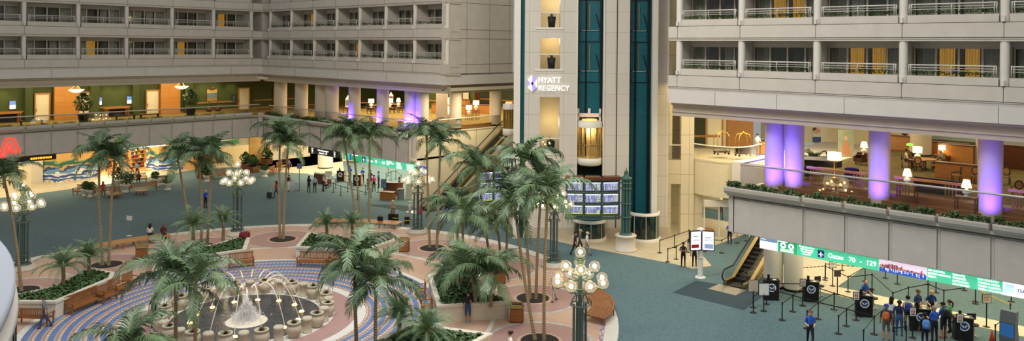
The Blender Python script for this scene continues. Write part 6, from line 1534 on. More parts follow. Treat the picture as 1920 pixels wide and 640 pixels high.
b0, b1, b2 = (-51.4, 16.4, 0), (-50.8, 19.0, 0), (-50.4, 20.6, 0)
panel_wall((-54, 16.0, 0), b0, 'mural'); panel_wall(b0, b1, 'mural'); panel_wall(b1, b2, 'wood_panel'); panel_wall((-53.0, 4.7, 0), (-53.0, 2.8, 0), 'column_white'); panel_wall((-49.6, 2.0, 0), (-50.6, 3.0, 0), 'cream', th=.5)
panel_wall((-58, -3, 0), (-60.5, 2.8, 0), 'mural'); panel_wall((-60.5, 2.8, 0), (-62, 3.4, 0), 'cream')
struct(MB().bx(-60.3, -60, 5, 24, 0, 4.4).build('wall_newsstand', 'wood_honey')); struct(MB().bx(-60, -52.6, 9.8, 16.6, .018, .03).build('floor_newsstand', 'wood_honey'))
struct(MB().bx(-73.8, -73.5, -45, 60, 0, 4.4).build('wall_concourse', 'cream'))
panel_wall((-50.0, 20.6, 0), (-55, 21.5, 0), 'wood_panel'); struct(MB().bx(-57, -56.7, 20, 34, 0, 4.4).build('wall_cafe', 'beige_wall'))
cw = MB(); cw.bx(-49.3, -49, 26.6, 28.5, 0, 4.4); struct(cw.build('wall_cafe_pier', 'wood_panel')); struct(MB().bx(-49.5, -49.2, 19.2, 26.6, 2.5, 4.4).build('wall_cafe_fascia', 'cream')); struct(MB().bx(-50.5, -50.2, 28.5, 36, 0, 4.4).build('wall_picture', 'cream'))
# shelves with goods
GOOD = ['c83a32', 'e8e0d0', '3a62a8', 'e0b040', '4a8a50', 'd8d8d8', '8a3a6a', '2a2a30', 'e07a30']
goods = []
for i, c in enumerate(GOOD):
    mat('good_'+c, c, .6); goods.append(MB().bx(-.11, .11, -.05, .05, 0, .28).bx(-.1, .1, -.056, -.05, .16, .24).mesh('package', ['good_'+c]))
rr = random.Random(9); cnt = 0
sp0 = [(-58.4, 10.6), (-58.6, 12.9), (-58.8, 15.2), (-56.2, 10.4), (-55.9, 15.7), (-57.2, 14.3)]
for i, (x, y) in enumerate(sp0):
    rz = PI/2+(.4 if i > 2 else 0)
    t = thing('shelf_unit', 'bright stocked shelf unit, %s of the six inside the newsstand' % ['back left', 'back centre', 'back right', 'front left', 'front right', 'middle'][i], 'shelf', (x, y, .03), rz)
    f = MB(); f.bx(-1.0, 1.0, .28, .32, 0, 2.7); f.build('back_panel', 'wood_panel', t)
    for s in (-1, 1): MB().bx(s*1.0-.03, s*1.0+.03, -.1, .32, 0, 2.7).build('side_panel', 'wood_honey', t)
    for k in range(6):
        z = .25+k*.45; MB().bx(-.97, .97, -.08, .28, z-.03, z).build('shelf', 'wood_panel', t)
        xx = -.85
        while xx < .9 and cnt < 290:
            if rr.random() < .85:
                p = Vector((x, y, .03))+Matrix.Rotation(rz, 3, 'Z') @ Vector((xx, .06, z+.006)); o = place(goods[rr.randint(0, len(goods)-1)], 'package', None, p, rz); tag(o, 'small packet standing on the bright newsstand shelves', 'package', 'packets on the newsstand shelves'); cnt += 1
            xx += .22+rr.random()*.02
t = thing('light_strip', 'white lit strip over the newsstand entrance', 'light', (-47.5, 13.0, atX(240, 277, -47.5).z), PI/2); MB().bx(-2.6, 2.6, -.1, .1, -.14, .1).bx(-2.3, -2.26, -.02, .02, .1, 4.4-atX(240, 277, -47.5).z).bx(2.26, 2.3, -.02, .02, .1, 4.4-atX(240, 277, -47.5).z).build('housing', 'dark_metal', t); MB().bx(-2.5, 2.5, -.12, -.1, -.1, .06).build('diffuser', mat('strip_light', 'ffffff', .5, emit='fff6e0', es=4), t)
# cafe sign and pictures
mat('sign_green', '1f7a44', .5, emit='1f7a44', es=.5)
t = thing('cafe_sign', 'green lettered coffee shop sign on the cream fascia below the mezzanine', 'sign', (-49.1, 19.4, 2.62), PI/2); text('lettering', 'STARBUCKS COFFEE', .66, 'sign_green', t, (0, -.14, .2), (PI/2, 0, 0), .04, xs=.95, bold=.015)
def picture(p, rz, w, h, cols, label, frame='wood_dark', cat='picture', nm='framed_picture', glow=0):
    t = thing(nm, label, cat, p, rz); MB().bx(-w/2-.07, w/2+.07, -.05, 0, -h/2-.07, h/2+.07).build('frame', frame, t); z = h/2
    for c, q in cols:
        if 'pic_'+c not in MATS: mat('pic_'+c, c, .5, var=.25, scale=8, emit=c if glow else None, es=glow)
        MB().bx(-w/2, w/2, -.06, -.05, z-q*h, z).build('image', 'pic_'+c, t); z -= q*h
    return t
picture((-49.9, 29.4, 2.35), PI/2, 1.0, 1.5, [('f4ece0', .5), ('a06838', .5)], 'framed picture of brown coffee beans, left of two beside the coffee shop', 'cream'); picture((-49.9, 31.0, 2.35), PI/2, 1.1, 1.5, [('f8f0e4', .5), ('a86c38', .5)], 'framed picture of brown coffee beans, right of two beside the coffee shop', 'cream')
t = thing('counter', 'dark cafe counter behind the palms below the green lettered sign', 'counter', (-53, 23.5, 0), PI/2); MB().bx(-1.7, 1.7, 0, .7, 0, 1.1).build('body', 'wood_dark', t); MB().bx(-1.75, 1.75, -.05, .75, 1.1, 1.16).build('top', 'dark_metal', t)
# neon letter and led signs on the parapet
XN = -40.93; sc_ = 3.7625
def npx(q): p = atX(q[0]/sc_, 230+q[1]/sc_, XN); return Vector((XN, p.y, p.z))
mat('neon_red', 'ff5a40', .4, emit='ff2a14', es=2.2); mat('neon_core', 'ffd0b0', .4, emit='ff9a70', es=3)
outer = [(-4, 243), (48, 113), (95, 113), (148, 228), (113, 233), (98, 203), (48, 205), (33, 240)]; inner = [(67, 142), (88, 188), (46, 191)]
N0 = npx((70, 180)); t = thing('neon_letter', 'red neon outline letter A on the grey parapet', 'sign', N0)
MB().tube([npx(q)-N0 for q in outer], .06, 8, True).build('outline_tube', 'neon_red', t); MB().tube([npx(q)-N0 for q in inner], .06, 8, True).build('counter_tube', 'neon_red', t)
lamp('neon_light', 'POINT', N0+Vector((.5, 0, 0)), 2.5, (1, .2, .1), .4)
def led(y0, y1, z0, z1, label, rows):
    t = thing('led_sign', label, 'sign', (-41.2, (y0+y1)/2, z0), PI/2); L = y1-y0; MB().bx(-L/2, L/2, -.1, .2, 0, z1-z0).build('housing', mat('led_box', '2a1a14', .5), t); m = MB(); rr = random.Random(int(y0*10)); x = -L*.12
    while x < L*.38: w_ = rr.uniform(.08, .22); m.bx(x, x+w_, -.115, -.1, (z1-z0)*.32, (z1-z0)*.68); x += w_+.05
    m.build('display', mat('led_orange', 'ff9020', .5, emit='ff8a1a', es=3) if 'led_orange' not in MATS else 'led_orange', t)
led(-1.0, 2.5, 3.92, 4.42, 'dark hanging sign with an orange message beside the neon letter', 1); led(-4.2, -1.6, 3.85, 4.35, 'dark hanging sign with an orange message behind the palm at the photo edge', 1)
# seating area on the carpet
urn = MB().lathe([(.02, 0), (.32, 0), (.34, .08), (.24, .16), (.22, .26), (.4, .42), (.46, .6), (.5, .68), (.46, .72), (.4, .66), (.02, .64)], (0, 0, 0), 24)
mat('urn_stone', 'd4ccb8', .6); urnm = urn.mesh('urn', 'urn_stone')
def bush(seed, h, r, n, big=.16):
    rr = random.Random(seed); mb = MB()
    for i in range(7): a = rr.uniform(0, 6.28); mb.k = 1; mb.tube([(0, 0, 0), (r*.3*math.cos(a), r*.3*math.sin(a), h*.5), (r*.6*math.cos(a), r*.6*math.sin(a), h*.85)], [.02, .014, .006], 4)
    mb.k = 0
    for i in range(n):
        u = rr.random(); a = rr.uniform(0, 6.28); q = r*math.sqrt(rr.random())*math.sin(PI*min(.95, .2+.75*u)); leaf_blob(mb, q*math.cos(a)-.02, q*math.cos(a)+.02, q*math.sin(a)-.02, q*math.sin(a)+.02, h*(.12+.88*u), 1, rr, big, .05)
    return mb.mesh('foliage', ['ivy', 'palm_trunk'])
BUSH = [bush(i, .8, .5, 150) for i in range(3)]; TREE = [bush(10+i, 2.0, .95, 420, .17) for i in range(2)]; SHRUB = bush(20, 1.3, .7, 260, .16)
def urn_plant(x, y, label, s=1., big=False):
    t = thing('urn_planter', label, 'planter', at(x, y), 0, None); place(urnm, 'urn', t, scale=s); place(SHRUB if big else BUSH[int(x) % 3], 'foliage', t, (0, 0, .6*s), x)
urn_plant(161, 368, 'stone urn planter at the left end of the seating group, rear of the pair'); urn_plant(171, 369.5, 'stone urn planter at the left end of the seating group, front of the pair'); urn_plant(237, 361, 'wide stone urn planter beside the slatted bench back', 1.2, True); urn_plant(291, 349.5, 'stone urn planter with broad leaves right of the slatted bench', 1.15); urn_plant(314.5, 356.5, 'stone urn planter at the right end of the seating group'); urn_plant(389, 341, 'stone urn planter behind the palm trio'); urn_plant(496, 332, 'stone urn planter beside the teak benches by the picture wall', 1.1); urn_plant(222, 352, 'leafy urn planter between the two seated people', 1.2, True)
def box_plant(x, y, label, s=1.2):
    t = thing('box_planter', label, 'planter', at(x, y), .3); mb = MB(); mb.bx(-s/2, s/2, -s/2, s/2, 0, .75); mb.bx(-s/2-.04, s/2+.04, -s/2-.04, s/2+.04, .68, .75); mb.build('box', 'wood_dark', t); place(SHRUB, 'foliage', t, (0, 0, .7), x); place(BUSH[0], 'foliage', t, (.3, .2, .7), x)
box_plant(474, 323, 'square wooden planter with a bushy shrub behind the back lamp post'); box_plant(384, 334, 'wooden planter with a shrub behind the palm trio'); box_plant(460, 317, 'wooden planter with a shrub in front of the cafe pier'); box_plant(500, 308, 'wooden planter with a shrub by the picture wall', 1.0)
def shop_bench(x, y, rz, label, L=2.2):
    o = slat_bench(label, at(x, y), rz, L, None); del_group(o)
def del_group(o):
    if 'group' in o: del o['group']
shop_bench(268, 359, -PI/2-.25, 'dark slatted bench seen from behind in the seating group', 2.6); shop_bench(252, 343, PI/2-.2, 'bench with three people facing the newsstand', 2.4); shop_bench(151, 366, .5, 'dark bench at the left end of the seating group', 1.4); shop_bench(303, 348, 1.0, 'dark bench between the two right hand urns', 1.8); shop_bench(514, 328, PI/2+.7, 'front teak bench by the picture wall', 2.0); shop_bench(528, 318, PI/2+.7, 'rear teak bench by the picture wall', 2.0); shop_bench(410, 335, PI/2+.2, 'dark bench half hidden behind the palm trio', 2.4); shop_bench(200, 368, -PI/2-.3, 'bench with the seated woman in red', 2.4)
t = thing('coffee_table', 'small oval wooden table in front of the slatted bench', 'table', at(265, 366)); MB().lathe([(.02, .42), (.6, .42), (.6, .46), (.02, .46)], (0, 0, 0), 24).build('tabletop', 'wood_honey', t)
for x in (-.35, .35):
    for y in (-.35, .35): MB().bx(x-.04, x+.04, y-.04, y+.04, 0, .42).build('leg', 'wood_bench', t)
t = thing('coffee_table', 'round wooden table beside the seated woman in red', 'table', at(214, 372)); MB().lathe([(.02, .4), (.62, .4), (.62, .45), (.02, .45)], (0, 0, 0), 24).build('tabletop', 'wood_honey', t); 
for x in (-.35, .35):
    for y in (-.35, .35): MB().bx(x-.04, x+.04, y-.04, y+.04, 0, .4).build('leg', 'wood_bench', t)
def ps(x, y, look, *a, **k): p = at(x, y, .46); return person((p.x, p.y, 0), dirpt(p, *look), *a, pose='sit', arms='lap', **k)
ps(193, 357, (.6, -.9), 'seated woman in a red top left in the seating group', 'b02a3c', '4a5a7c', hair='long', hcol='2a1c16'); ps(213, 356, (.4, -.9), 'seated person in a grey top beside the woman in red', '8a8894', '4a4a58', hcol='2a1c16')
ps(234, 338, (-.6, 1), 'left of the three people sitting with backs turned before the newsstand', '8a90a0', '2c2c34', hcol='2a1c16'); ps(246, 336, (-.6, 1), 'middle of the three people sitting with backs turned before the newsstand', '3a3a44', '2c2c34', hcol='2a1c16'); ps(260, 337, (-.6, 1), 'right of the three people sitting with backs turned before the newsstand', '4a3030', '2c2c34', hcol='17100d')
pf(257, 333, (-.2, 1), 'person in a pale blue shirt standing at the newsstand entrance', '7a94b8', '2a2c36', 'stand', 'down', hcol='1d1512')
pf(86, 328, (-.4, .5), 'person in white walking beside the first mural', 'f0f0ec', 'dcdcd8', 'walk', 'swing', hcol='3a2a20')
t = thing('potted_tree', 'leafy potted tree deep in the left concourse', 'potted tree', (-62, -5, 0)); place(urnm, 'urn', t, scale=1.4); place(TREE[0], 'foliage', t, (0, 0, .8))
# ------------------------------------------------------------------ left mezzanine corridor
mat('lamp_shade', 'ffe6b0', .6, emit='ffd98a', es=3.2); mat('bowl_glow', 'fff0c8', .5, emit='ffe2a0', es=9)
def pot_tree(p, label, i):
    t = thing('potted_tree', label, 'potted tree', p); MB().lathe([(.02, 0), (.38, 0), (.55, .85), (.57, .9), (.5, .9), (.46, .8), (.02, .8)], (0, 0, 0), 16).build('pot', 'dark_metal', t); MB().tube([(0, 0, .8), (.04, .03, 1.5), (0, 0, 2.0)], [.05, .04, .03], 6).build('trunk', 'palm_trunk', t); place(TREE[i], 'foliage', t, (0, 0, 1.0))
pot_tree((-44.3, 5.9, ZM), 'potted fig tree in a dark pot on the corridor, beside the first wood panelling', 0); pot_tree((-44.3, 16.9, ZM), 'potted fig tree in a dark pot on the corridor, beside the second wood panelling', 1)
def bowl(p, label):
    t = thing('ceiling_lamp', label, 'lamp', p); MB().lathe([(.02, 0), (.3, .03), (.6, .18), (.72, .3), (.66, .3), (.02, .12)], (0, 0, 0), 24).build('bowl', 'bowl_glow', t); m = MB()
    for k in range(3): a = 2*PI*k/3; m.tube([(.6*math.cos(a), .6*math.sin(a), .28), (.1*math.cos(a), .1*math.sin(a), .8)], .02, 5)
    m.cyl((0, 0), .1, .75, 1.0, 10); m.build('hanger', 'brass', t); lamp('bowl_light', 'POINT', (p[0], p[1], p[2]-.2), 110, WARM, .4)
WARM = (1, .74, .40)
bowl((-45.5, 5.6, 9.95), 'glowing bowl lamp on the ceiling above the first wood panelling'); bowl((-45.5, 16.4, 9.95), 'glowing bowl lamp on the ceiling above the second wood panelling')
for y, lb in ((3.0-1.9, 'left of the first cream door'), (9.3, 'right of the first wood panelling'), (12.5, 'left of the open cream door')): picture((-49.98, y, ZM+1.75), PI/2, .55, .8, [('5a8ac8', .5), ('d8e4f0', .5)], 'small blue lit screen on the green wall, '+lb, 'wood_dark', 'screen', 'wall_screen', .9)
picture((-49.98, -1.0, ZM+1.7), PI/2, 1.0, 1.5, [('6a5a40', .4), ('3c3c44', .6)], 'dark framed picture at the left photo edge of the corridor'); o = picture((-49.98, 22.1, ZM+1.9), PI/2, 1.25, 1.45, [('c8a860', .3), ('6a7a8a', .4), ('a08048', .3)], 'framed notice board with a carved top on the green wall')
MB().lathe([(.02, .0), (.35, 0), (.3, .14), (.14, .26), (.02, .3)], (0, 0, 0), 16, PI, 2*PI).build('carved_top', 'wood_dark', o, (0, 0, .78))
picture((-49.98, 24.9, ZM+1.3), PI/2, .35, .9, [('4a5a70', 1)], 'narrow dark wall sign beside the lit doorway', 'black', 'sign', 'wall_sign')
for y, lb in ((21.4, 'left'), (22.5, 'right')):
    t = thing('vase', '%s of two round brown vases under the notice board' % lb, 'vase', (-49.2, y, ZM)); MB().lathe([(.02, 0), (.2, 0), (.38, .2), (.36, .42), (.14, .6), (.1, .8), (.14, .85)], (0, 0, 0), 20).build('body', mat('vase_brown', '5a3420', .4) if 'vase_brown' not in MATS else 'vase_brown', t); m = MB(); rr = random.Random(int(y)); leaf_blob(m, -.1, .1, -.1, .1, .85, 14, rr, .14, .3); m.build('dry_leaves', 'wood_honey', t)
def console(p, label, L=2.6):
    t = thing('console_table', label, 'table', p, PI/2); MB().bx(-L/2, L/2, -.3, .3, .92, 1.0).build('tabletop', 'wood_honey', t)
    for s in (-1, 1):
        for q in (0, .18): MB().bx(s*(L/2-.15)-s*q-.05, s*(L/2-.15)-s*q+.05, -.26, .26, 0, .92).build('leg', 'wood_bench', t)
    MB().bx(-L/2+.4, L/2-.4, .2, .24, .1, .9).build('back_panel', 'black', t)
console((-49.3, 10.9, ZM), 'wooden console table against the green wall between panelling and open door'); console((-49.3, .3, ZM), 'wooden console table at the left photo edge of the corridor', 2.8)
for y, lb in ((1.6, 'below the first small screen'), (10.4, 'in front of the long console table'), (12.9, 'in front of the open cream door')):
    t = thing('low_bench', 'low black metal bench on the gold carpet '+lb, 'bench', (-45.5, y, ZM), PI/2); MB().bx(-1, 1, -.25, .25, .4, .46).build('seat', 'black', t)
    for s in (-1, 1): MB().bx(s*.9-.03, s*.9+.03, -.22, .22, 0, .4).build('leg', 'black', t)
# ------------------------------------------------------------------ lamps, chairs and tables of restaurant and lounge
shm = MB().lathe([(.17, 0), (.26, 0), (.16, .42), (.15, .42), (.25, .01)], (0, 0, .5), 20).mesh('shade', 'lamp_shade'); lbm = MB().lathe([(.02, 0), (.14, 0), (.15, .04), (.06, .08), (.2, .2), (.2, .32), (.05, .42), (.03, .55)], (0, 0, 0), 18).mesh('lamp_base', 'white')
shb = MB().lathe([(.3, 0), (.3, .42), (.29, .42), (.29, 0)], (0, 0, .5), 20).mesh('shade', 'lamp_shade')
def table_lamp(p, label, s=1.2, box=False):
    s *= .74
    t = thing('table_lamp', label, 'lamp', p); place(shb if box else shm, 'shade', t, scale=s); place(lbm, 'lamp_base', t, scale=s); lamp('lamp_light', 'POINT', Vector(p)+Vector((0, 0, .75*s)), 30, WARM, .25)
def side_table(p, label, h=.7, w=.5, m='wood_dark'):
    t = thing('side_table', label, 'table', p); MB().bx(-w, w, -w*.6, w*.6, h-.05, h).build('tabletop', m, t)
    for x in (-w+.05, w-.05):
        for y in (-w*.6+.05, w*.6-.05): MB().bx(x-.03, x+.03, y-.03, y+.03, 0, h-.05).build('leg', m, t)
def lamp_on_table(x, y, z, h, label, box=False, s=1.2, tw=.5):
    """x,y: foot of the lamp in the photo; stands at height z+h"""
    p = at(x, y, z+h); side_table((p.x, p.y, z), 'small dark table under '+label, h, tw); table_lamp((p.x, p.y, z+h), label, s, box)
ZL_ = 6.82
def inner_rail(x0, x1, y, z, label, gaps):
    t = thing('wooden_railing', label, 'railing', (x0, y, z)); L = x1-x0; MB().bx(0, L, -.09, .09, .8, .93).build('handrail', 'wood_honey', t)
    x = .25
    while x < L:
        for k in range(4):
            if x+k*.17 < L: MB().cyl((x+k*.17, 0), .045, 0, .8, 8).build('baluster', 'brass', t)
        x += gaps
inner_rail(21.5, 25.3, 25.75, ZL_, 'wood topped railing with brass posts between the paired and middle purple columns', 2.6); inner_rail(26.6, 30.9, 25.75, ZL_, 'wood topped railing with brass posts between the two right purple columns', 2.4); inner_rail(32.2, 36.2, 25.75, ZL_, 'wood topped railing with brass posts at the right photo edge', 2.6)
inner_rail(-28.6, -25.8, 26.4, ZM, 'wooden railing left of the first purple restaurant column', 1.2); inner_rail(-24.4, -21.2, 26.4, ZM, 'wooden railing between the first and second purple restaurant columns', 1.4); inner_rail(-19.7, -16.9, 26.4, ZM, 'wooden railing left of the paired purple restaurant columns', 1.4)
def armchair(p, rz, label, m='4a2a1a', grp=None):
    t = thing('armchair', label, 'armchair', p, rz, grp); c = cloth(m)
    MB().box((0, 0, .32), (.62, .6, .22)).build('seat', c, t); b = MB(); b.lathe([(.36, .2), (.4, .25), (.4, .8), (.36, .86), (.31, .8), (.31, .25)], (0, 0, 0), 16, PI*.0, PI); b.build('backrest', c, t)
    for x in (-.35, .35): MB().bx(x-.06, x+.06, -.3, .05, .2, .6).build('armrest', c, t)
    for x in (-.26, .26):
        for y in (-.24, .24): MB().cyl((x, y), .025, 0, .22, 6).build('leg', 'wood_dark', t)
def cane_chair(p, rz, label, grp=None):
    t = thing('dining_chair', label, 'chair', p, rz, grp); MB().box((0, 0, .45), (.5, .48, .07)).build('seat', cloth('8a6a40'), t)
    MB().tube([(.2*math.cos(q), .25+.0*q, .78+.24*math.sin(q)) for q in [2*PI*i/16 for i in range(16)]], .03, 6, True).build('back_frame', 'black', t); m = MB(); m.add([(.18*math.cos(2*PI*i/16), .25, .78+.22*math.sin(2*PI*i/16)) for i in range(16)], [tuple(range(16))]); m.build('backrest', cloth('b08850'), t)
    for x in (-.22, .22):
        for y in (-.2, .22): MB().cyl((x, y), .025, 0, .45, 6).build('leg', 'black', t)
        MB().tube([(x, .24, .66), (x*1.15, 0, .68), (x*1.15, -.2, .66), (x, -.22, .45)], .022, 6).build('armrest', 'black', t)
def round_table(p, label, r=.6, h=.74, grp=None):
    t = thing('round_table', label, 'table', p, 0, grp); MB().lathe([(.02, h-.04), (r, h-.04), (r, h), (.02, h)], (0, 0, 0), 24).build('tabletop', 'wood_honey', t); MB().lathe([(.3, 0), (.28, .04), (.05, .1), (.05, h-.04)], (0, 0, 0), 14).build('pedestal', 'dark_metal', t)
# lounge on the right
def sofa(p, L, label, m='3c261a', rz=0.):
    t = thing('sofa', label, 'sofa', p, rz); c = cloth(m); MB().bx(-L/2, L/2, -.1, .75, .18, .45).build('seat', c, t); MB().bx(-L/2, L/2, -.32, -.1, .18, .85).build('backrest', c, t)
    for s in (-1, 1): MB().bx(s*L/2-.12 if s > 0 else -L/2, s*L/2 if s > 0 else -L/2+.12, -.3, .75, .18, .62).build('armrest', c, t)
    MB().bx(-L/2+.05, L/2-.05, -.25, .7, 0, .18).build('plinth', 'black', t)
sofa((28.6, 27.2, ZL_), 2.6, 'long dark sofa back behind the railing, between two table lamps'); 
for x, y, lb in ((1701, 346, 'white table lamp behind the railing right of the middle purple column'), (1812, 369, 'white table lamp behind the railing left of the right purple column')): lamp_on_table(x, y, ZL_, .75, lb, s=1.25)
lamp_on_table(1720, 300, ZL_, .75, 'broad shaded table lamp behind the seated trio', True, 1.3); lamp_on_table(1620, 290, ZL_, .7, 'white table lamp beside the brown lounge armchair', s=1.35); lamp_on_table(1766, 291, ZL_, .9, 'small glowing lamp beside the round wooden column of the lounge', True, 1.0)
p = at(1564, 334, ZL_); t = thing('floor_lamp', 'floor lamp with a drum shade beside the dark piano', 'lamp', p); MB().lathe([(.02, 0), (.22, 0), (.2, .04), (.03, .06), (.025, 1.2)], (0, 0, 0), 14).build('pole', 'brass', t); MB().lathe([(.42, 1.15), (.42, 1.62), (.41, 1.62), (.41, 1.15)], (0, 0, 0), 20).build('shade', 'lamp_shade', t); lamp('lamp_light', 'POINT', p+Vector((0, 0, 1.4)), 35, WARM, .2)
t = thing('piano', 'black grand piano behind the railing in the lounge', 'piano', at(1540, 328, ZL_), .3); P_ = [(-1.2, -.75), (1.0, -.75), (1.25, -.3), (1.1, .2), (.5, .4), (.1, .9), (-.6, 1.0), (-1.2, .8)]; MB().prism(P_, .62, .98).build('case', 'black', t); MB().prism([(a*1.02, b*1.02) for a, b in P_], .98, 1.02).build('lid', 'black', t); MB().bx(-1.5, -1.2, -.7, .7, .66, .74).build('keyboard', 'white', t)
for x, y in ((-.9, -.5), (-.9, .6), (.8, -.4)): MB().cyl((x, y), .06, 0, .62, 8).build('leg', 'black', t)
armchair(at(1614, 309, ZL_), -.5, 'brown tub armchair below the hanging poster'); armchair(at(1597, 342, ZL_), .3, 'purple armchair behind the railing, left of the middle column', '3a2a6a'); armchair(at(1515, 336, ZL_), 1.2, 'dark armchair at the left end of the lounge railing', '2c2238')
tb = at(1735, 318, ZL_); round_table(tb, 'round wooden table of the seated lounge trio', .7)
for (dx, dd, lb) in ((-1.1, .5, 'cane chair of the man in a pale sleeved vest'), (-.2, 1.1, 'cane chair of the woman in black'), (1.2, .2, 'cane chair of the bald man'), (-.9, -.9, 'empty cane chair in front left of the lounge trio'), (.2, -1.1, 'empty cane chair in front of the lounge trio')):
    q = dirpt(tb, dx, dd); v = tb-q; cane_chair(q, math.atan2(v.y, v.x)+PI/2, lb)
for dx, dd, lb, sh, hr, hc in ((-1.1, .5, 'seated man in a dark vest with pale sleeves at the round lounge table', 'c8c0b4', 'cap', '2a2420'), (-.2, 1.1, 'seated woman in black at the round lounge table', '201c20', 'long', '1d1512'), (1.2, .2, 'bald man in a grey shirt seated right at the round lounge table', '8a8478', None, '')):
    q = dirpt(tb, dx, dd); person((q.x, q.y, ZL_), tb, lb, sh, '2a2622', 'sit', 'lap', hr, hc or '222222', 2 if hr == 'cap' else 1)
for x, y, lb in ((1793, 343, 'empty black chair left of the right purple column, turned away'), (1832, 345, 'cane chair half hidden by the right purple column'), (1885, 346, 'cane chair right of the right purple column'), (1908, 372, 'dark chair at the right photo edge of the lounge')): cane_chair(at(x, y, ZL_), x*.7, lb)
def block(p, L, d, h, label, nm='wooden_screen', rz=0., m='wood_honey'):
    t = thing(nm, label, 'counter' if 'counter' in nm or 'desk' in nm else 'partition', p, rz); b = MB(); b.bx(-L/2, L/2, 0, d, 0, h); b.bx(-L/2-.01, L/2+.01, -.015, 0, h*.3, h*.34); b.bx(-L/2-.01, L/2+.01, -.015, 0, .06, .12); b.build('body', m, t); MB().bx(-L/2-.05, L/2+.05, -.05, d+.05, h, h+.06).build('top', 'wood_dark', t)
block(at(1805, 338, ZL_), 3.2, .5, .95, 'long low wooden partition behind the empty lounge chairs'); block(at(1818, 319, ZL_)+Vector((-.9, 0, 0)), 2.2, .5, 1.6, 'tall wooden partition left of the right purple column'); block(at(1742, 300, ZL_)+Vector((.5, 3.2, 0)), 2.6, .6, 1.0, 'wooden counter behind the broad shaded lamp', 'lobby_counter'); block(at(1700, 283, ZL_), 3.2, .7, 1.1, 'reception desk with a green lamp at the back of the lounge', 'reception_desk'); block(at(1902, 318, ZL_), 2.0, .6, 1.6, 'dark wooden cabinet at the back right of the lounge', 'side_cabinet', m='wood_dark')
p = at(1690, 280, ZL_); person((p.x, p.y+.9, ZL_), dirpt(p, 0, -2), 'clerk in black behind the reception desk', '1c1a1e', '1c1a1e', 'stand', 'forward', 'long', '1d1512')
p = at(1703, 283, ZL_+1.1); t = thing('desk_lamp', 'small green glowing lamp on the reception desk', 'lamp', (p.x, p.y+.3, ZL_+1.17)); MB().lathe([(.12, 0), (.12, .03), (.02, .05), (.02, .3)], (0, 0, 0), 12).build('stem', 'brass', t); MB().lathe([(.22, .28), (.2, .4), (.05, .45), (.02, .45)], (0, 0, 0), 14).build('shade', mat('green_glow', '60c040', .4, emit='70d040', es=2), t)
def poster(x0, y0, x1, y1, D, label, bands, rz=YAW, fig=None):
    a, b = atD(x0, y0, D), atD(x1, y1, D); c = (a+b)/2; w = (b-a).length if False else math.hypot(b.x-a.x, b.y-a.y); h = abs(a.z-b.z); t = thing('hanging_poster', label, 'poster', c, rz); z = h/2
    MB().bx(-w/2, w/2, 0, .04, -h/2, h/2).build('backing', 'dark_metal', t)
    for q, col in bands:
        k = 'pos_'+col; 
        if k not in MATS: mat(k, col, .6, var=.12, scale=2)
        MB().bx(-w/2, w/2, -.01, 0, z-q*h, z).build('print', k, t); z -= q*h
    if fig:
        m = MB(); m.add([(-w*.26, -.013, -h*.42), (w*.26, -.013, -h*.42), (w*.22, -.013, -h*.05), (w*.12, -.013, h*.1), (-w*.12, -.013, h*.1), (-w*.22, -.013, -h*.05)], [(0, 1, 2, 3, 4, 5)]); m.build('figure', fig, t); m = MB(); m.ball((0, -.012, h*.2), w*.1, 14, 8, (1, .05, 1.35)); m.build('head_print', 'fig_skin', t)
    return t
mat('fig_orange', 'c08a68', .6); mat('fig_skin', 'd8a888', .6)
poster(1571, 243, 1601, 295, 63, 'tall hanging poster with an orange figure on grey green', [(.6, '98a48c'), (.4, 'aaa688')], fig='fig_orange')
t = poster(1524, 238, 1543, 267, 74, 'poster of a sleeping face on a white pillow above a blue band', [(.65, 'e0d4cc'), (.35, '3f5a90')]); m = MB(); m.ball((-.1, -.01, .35), .3, 14, 8, (1.2, .05, .8)); m.build('face_print', 'fig_skin', t); m = MB(); m.ball((-.3, -.012, .5), .22, 14, 8, (1, .05, .8)); m.build('hair_print', 'wood_dark', t)
t = thing('potted_palm', 'spiky potted plant on the lounge floor left of the piano lamp', 'potted plant', at(1525, 318, ZL_)); MB().lathe([(.02, 0), (.3, 0), (.38, .5), (.02, .5)], (0, 0, 0), 14).build('pot', 'dark_metal', t)
for i in range(16): place(FR['up' if i % 2 else 'mid', i % 3], 'frond', t, (0, 0, .5), i*2.4, scale=.5)
for x, y in ((1502, 340), (1511, 288)): pass
# luggage carts, bellman
def cart(x, y, label, bag):
    t = thing('luggage_cart', label, 'luggage cart', at(x, y, 6.42), YAW+.3); MB().bx(-.6, .6, -.32, .32, .2, .26).build('deck', cloth('5a2a20'), t); f = MB()
    for s in (-1, 1):
        f.tube([(-.56, s*.28, .26), (-.56, s*.28, 1.4), (-.4, s*.2, 1.75), (0, 0, 1.9), (.4, -s*.2, 1.75), (.56, -s*.28, 1.4), (.56, -s*.28, .26)], .03, 8)
    f.ball((0, 0, 1.95), .06, 10, 8); f.build('frame', 'brass', t)
    for a in (-.5, .5):
        for b in (-.26, .26): MB().tube([(a, b-.02, .09), (a, b+.02, .09)], .09, 10).build('wheel', 'black', t)
    if bag: MB().bx(-.5, .5, -.28, .28, .26, .75).build('luggage_box', 'black', t)
cart(1353, 290, 'brass luggage cart behind the curved glass balustrade, farther left', False); cart(1393, 293, 'brass luggage cart loaded with a black trunk', True)
pf(1420, 290, (.5, .5), 'bellman in a white jacket beside the brass luggage carts', 'ece4d4', 'b0a898', 'stand', 'forward', hcol='3a2a20', z=6.4)
t = thing('bell_desk', 'desk with brass fittings right of the bellman', 'desk', at(1440, 289, 6.4), YAW); MB().bx(-.6, .6, 0, .5, 0, 1.05).build('body', 'wood_honey', t); MB().bx(-.65, .65, -.05, .55, 1.05, 1.1).build('top', 'dark_metal', t); MB().tube([(-.5, -.08, .9), (.5, -.08, .9)], .02, 6).build('rail', 'brass', t)
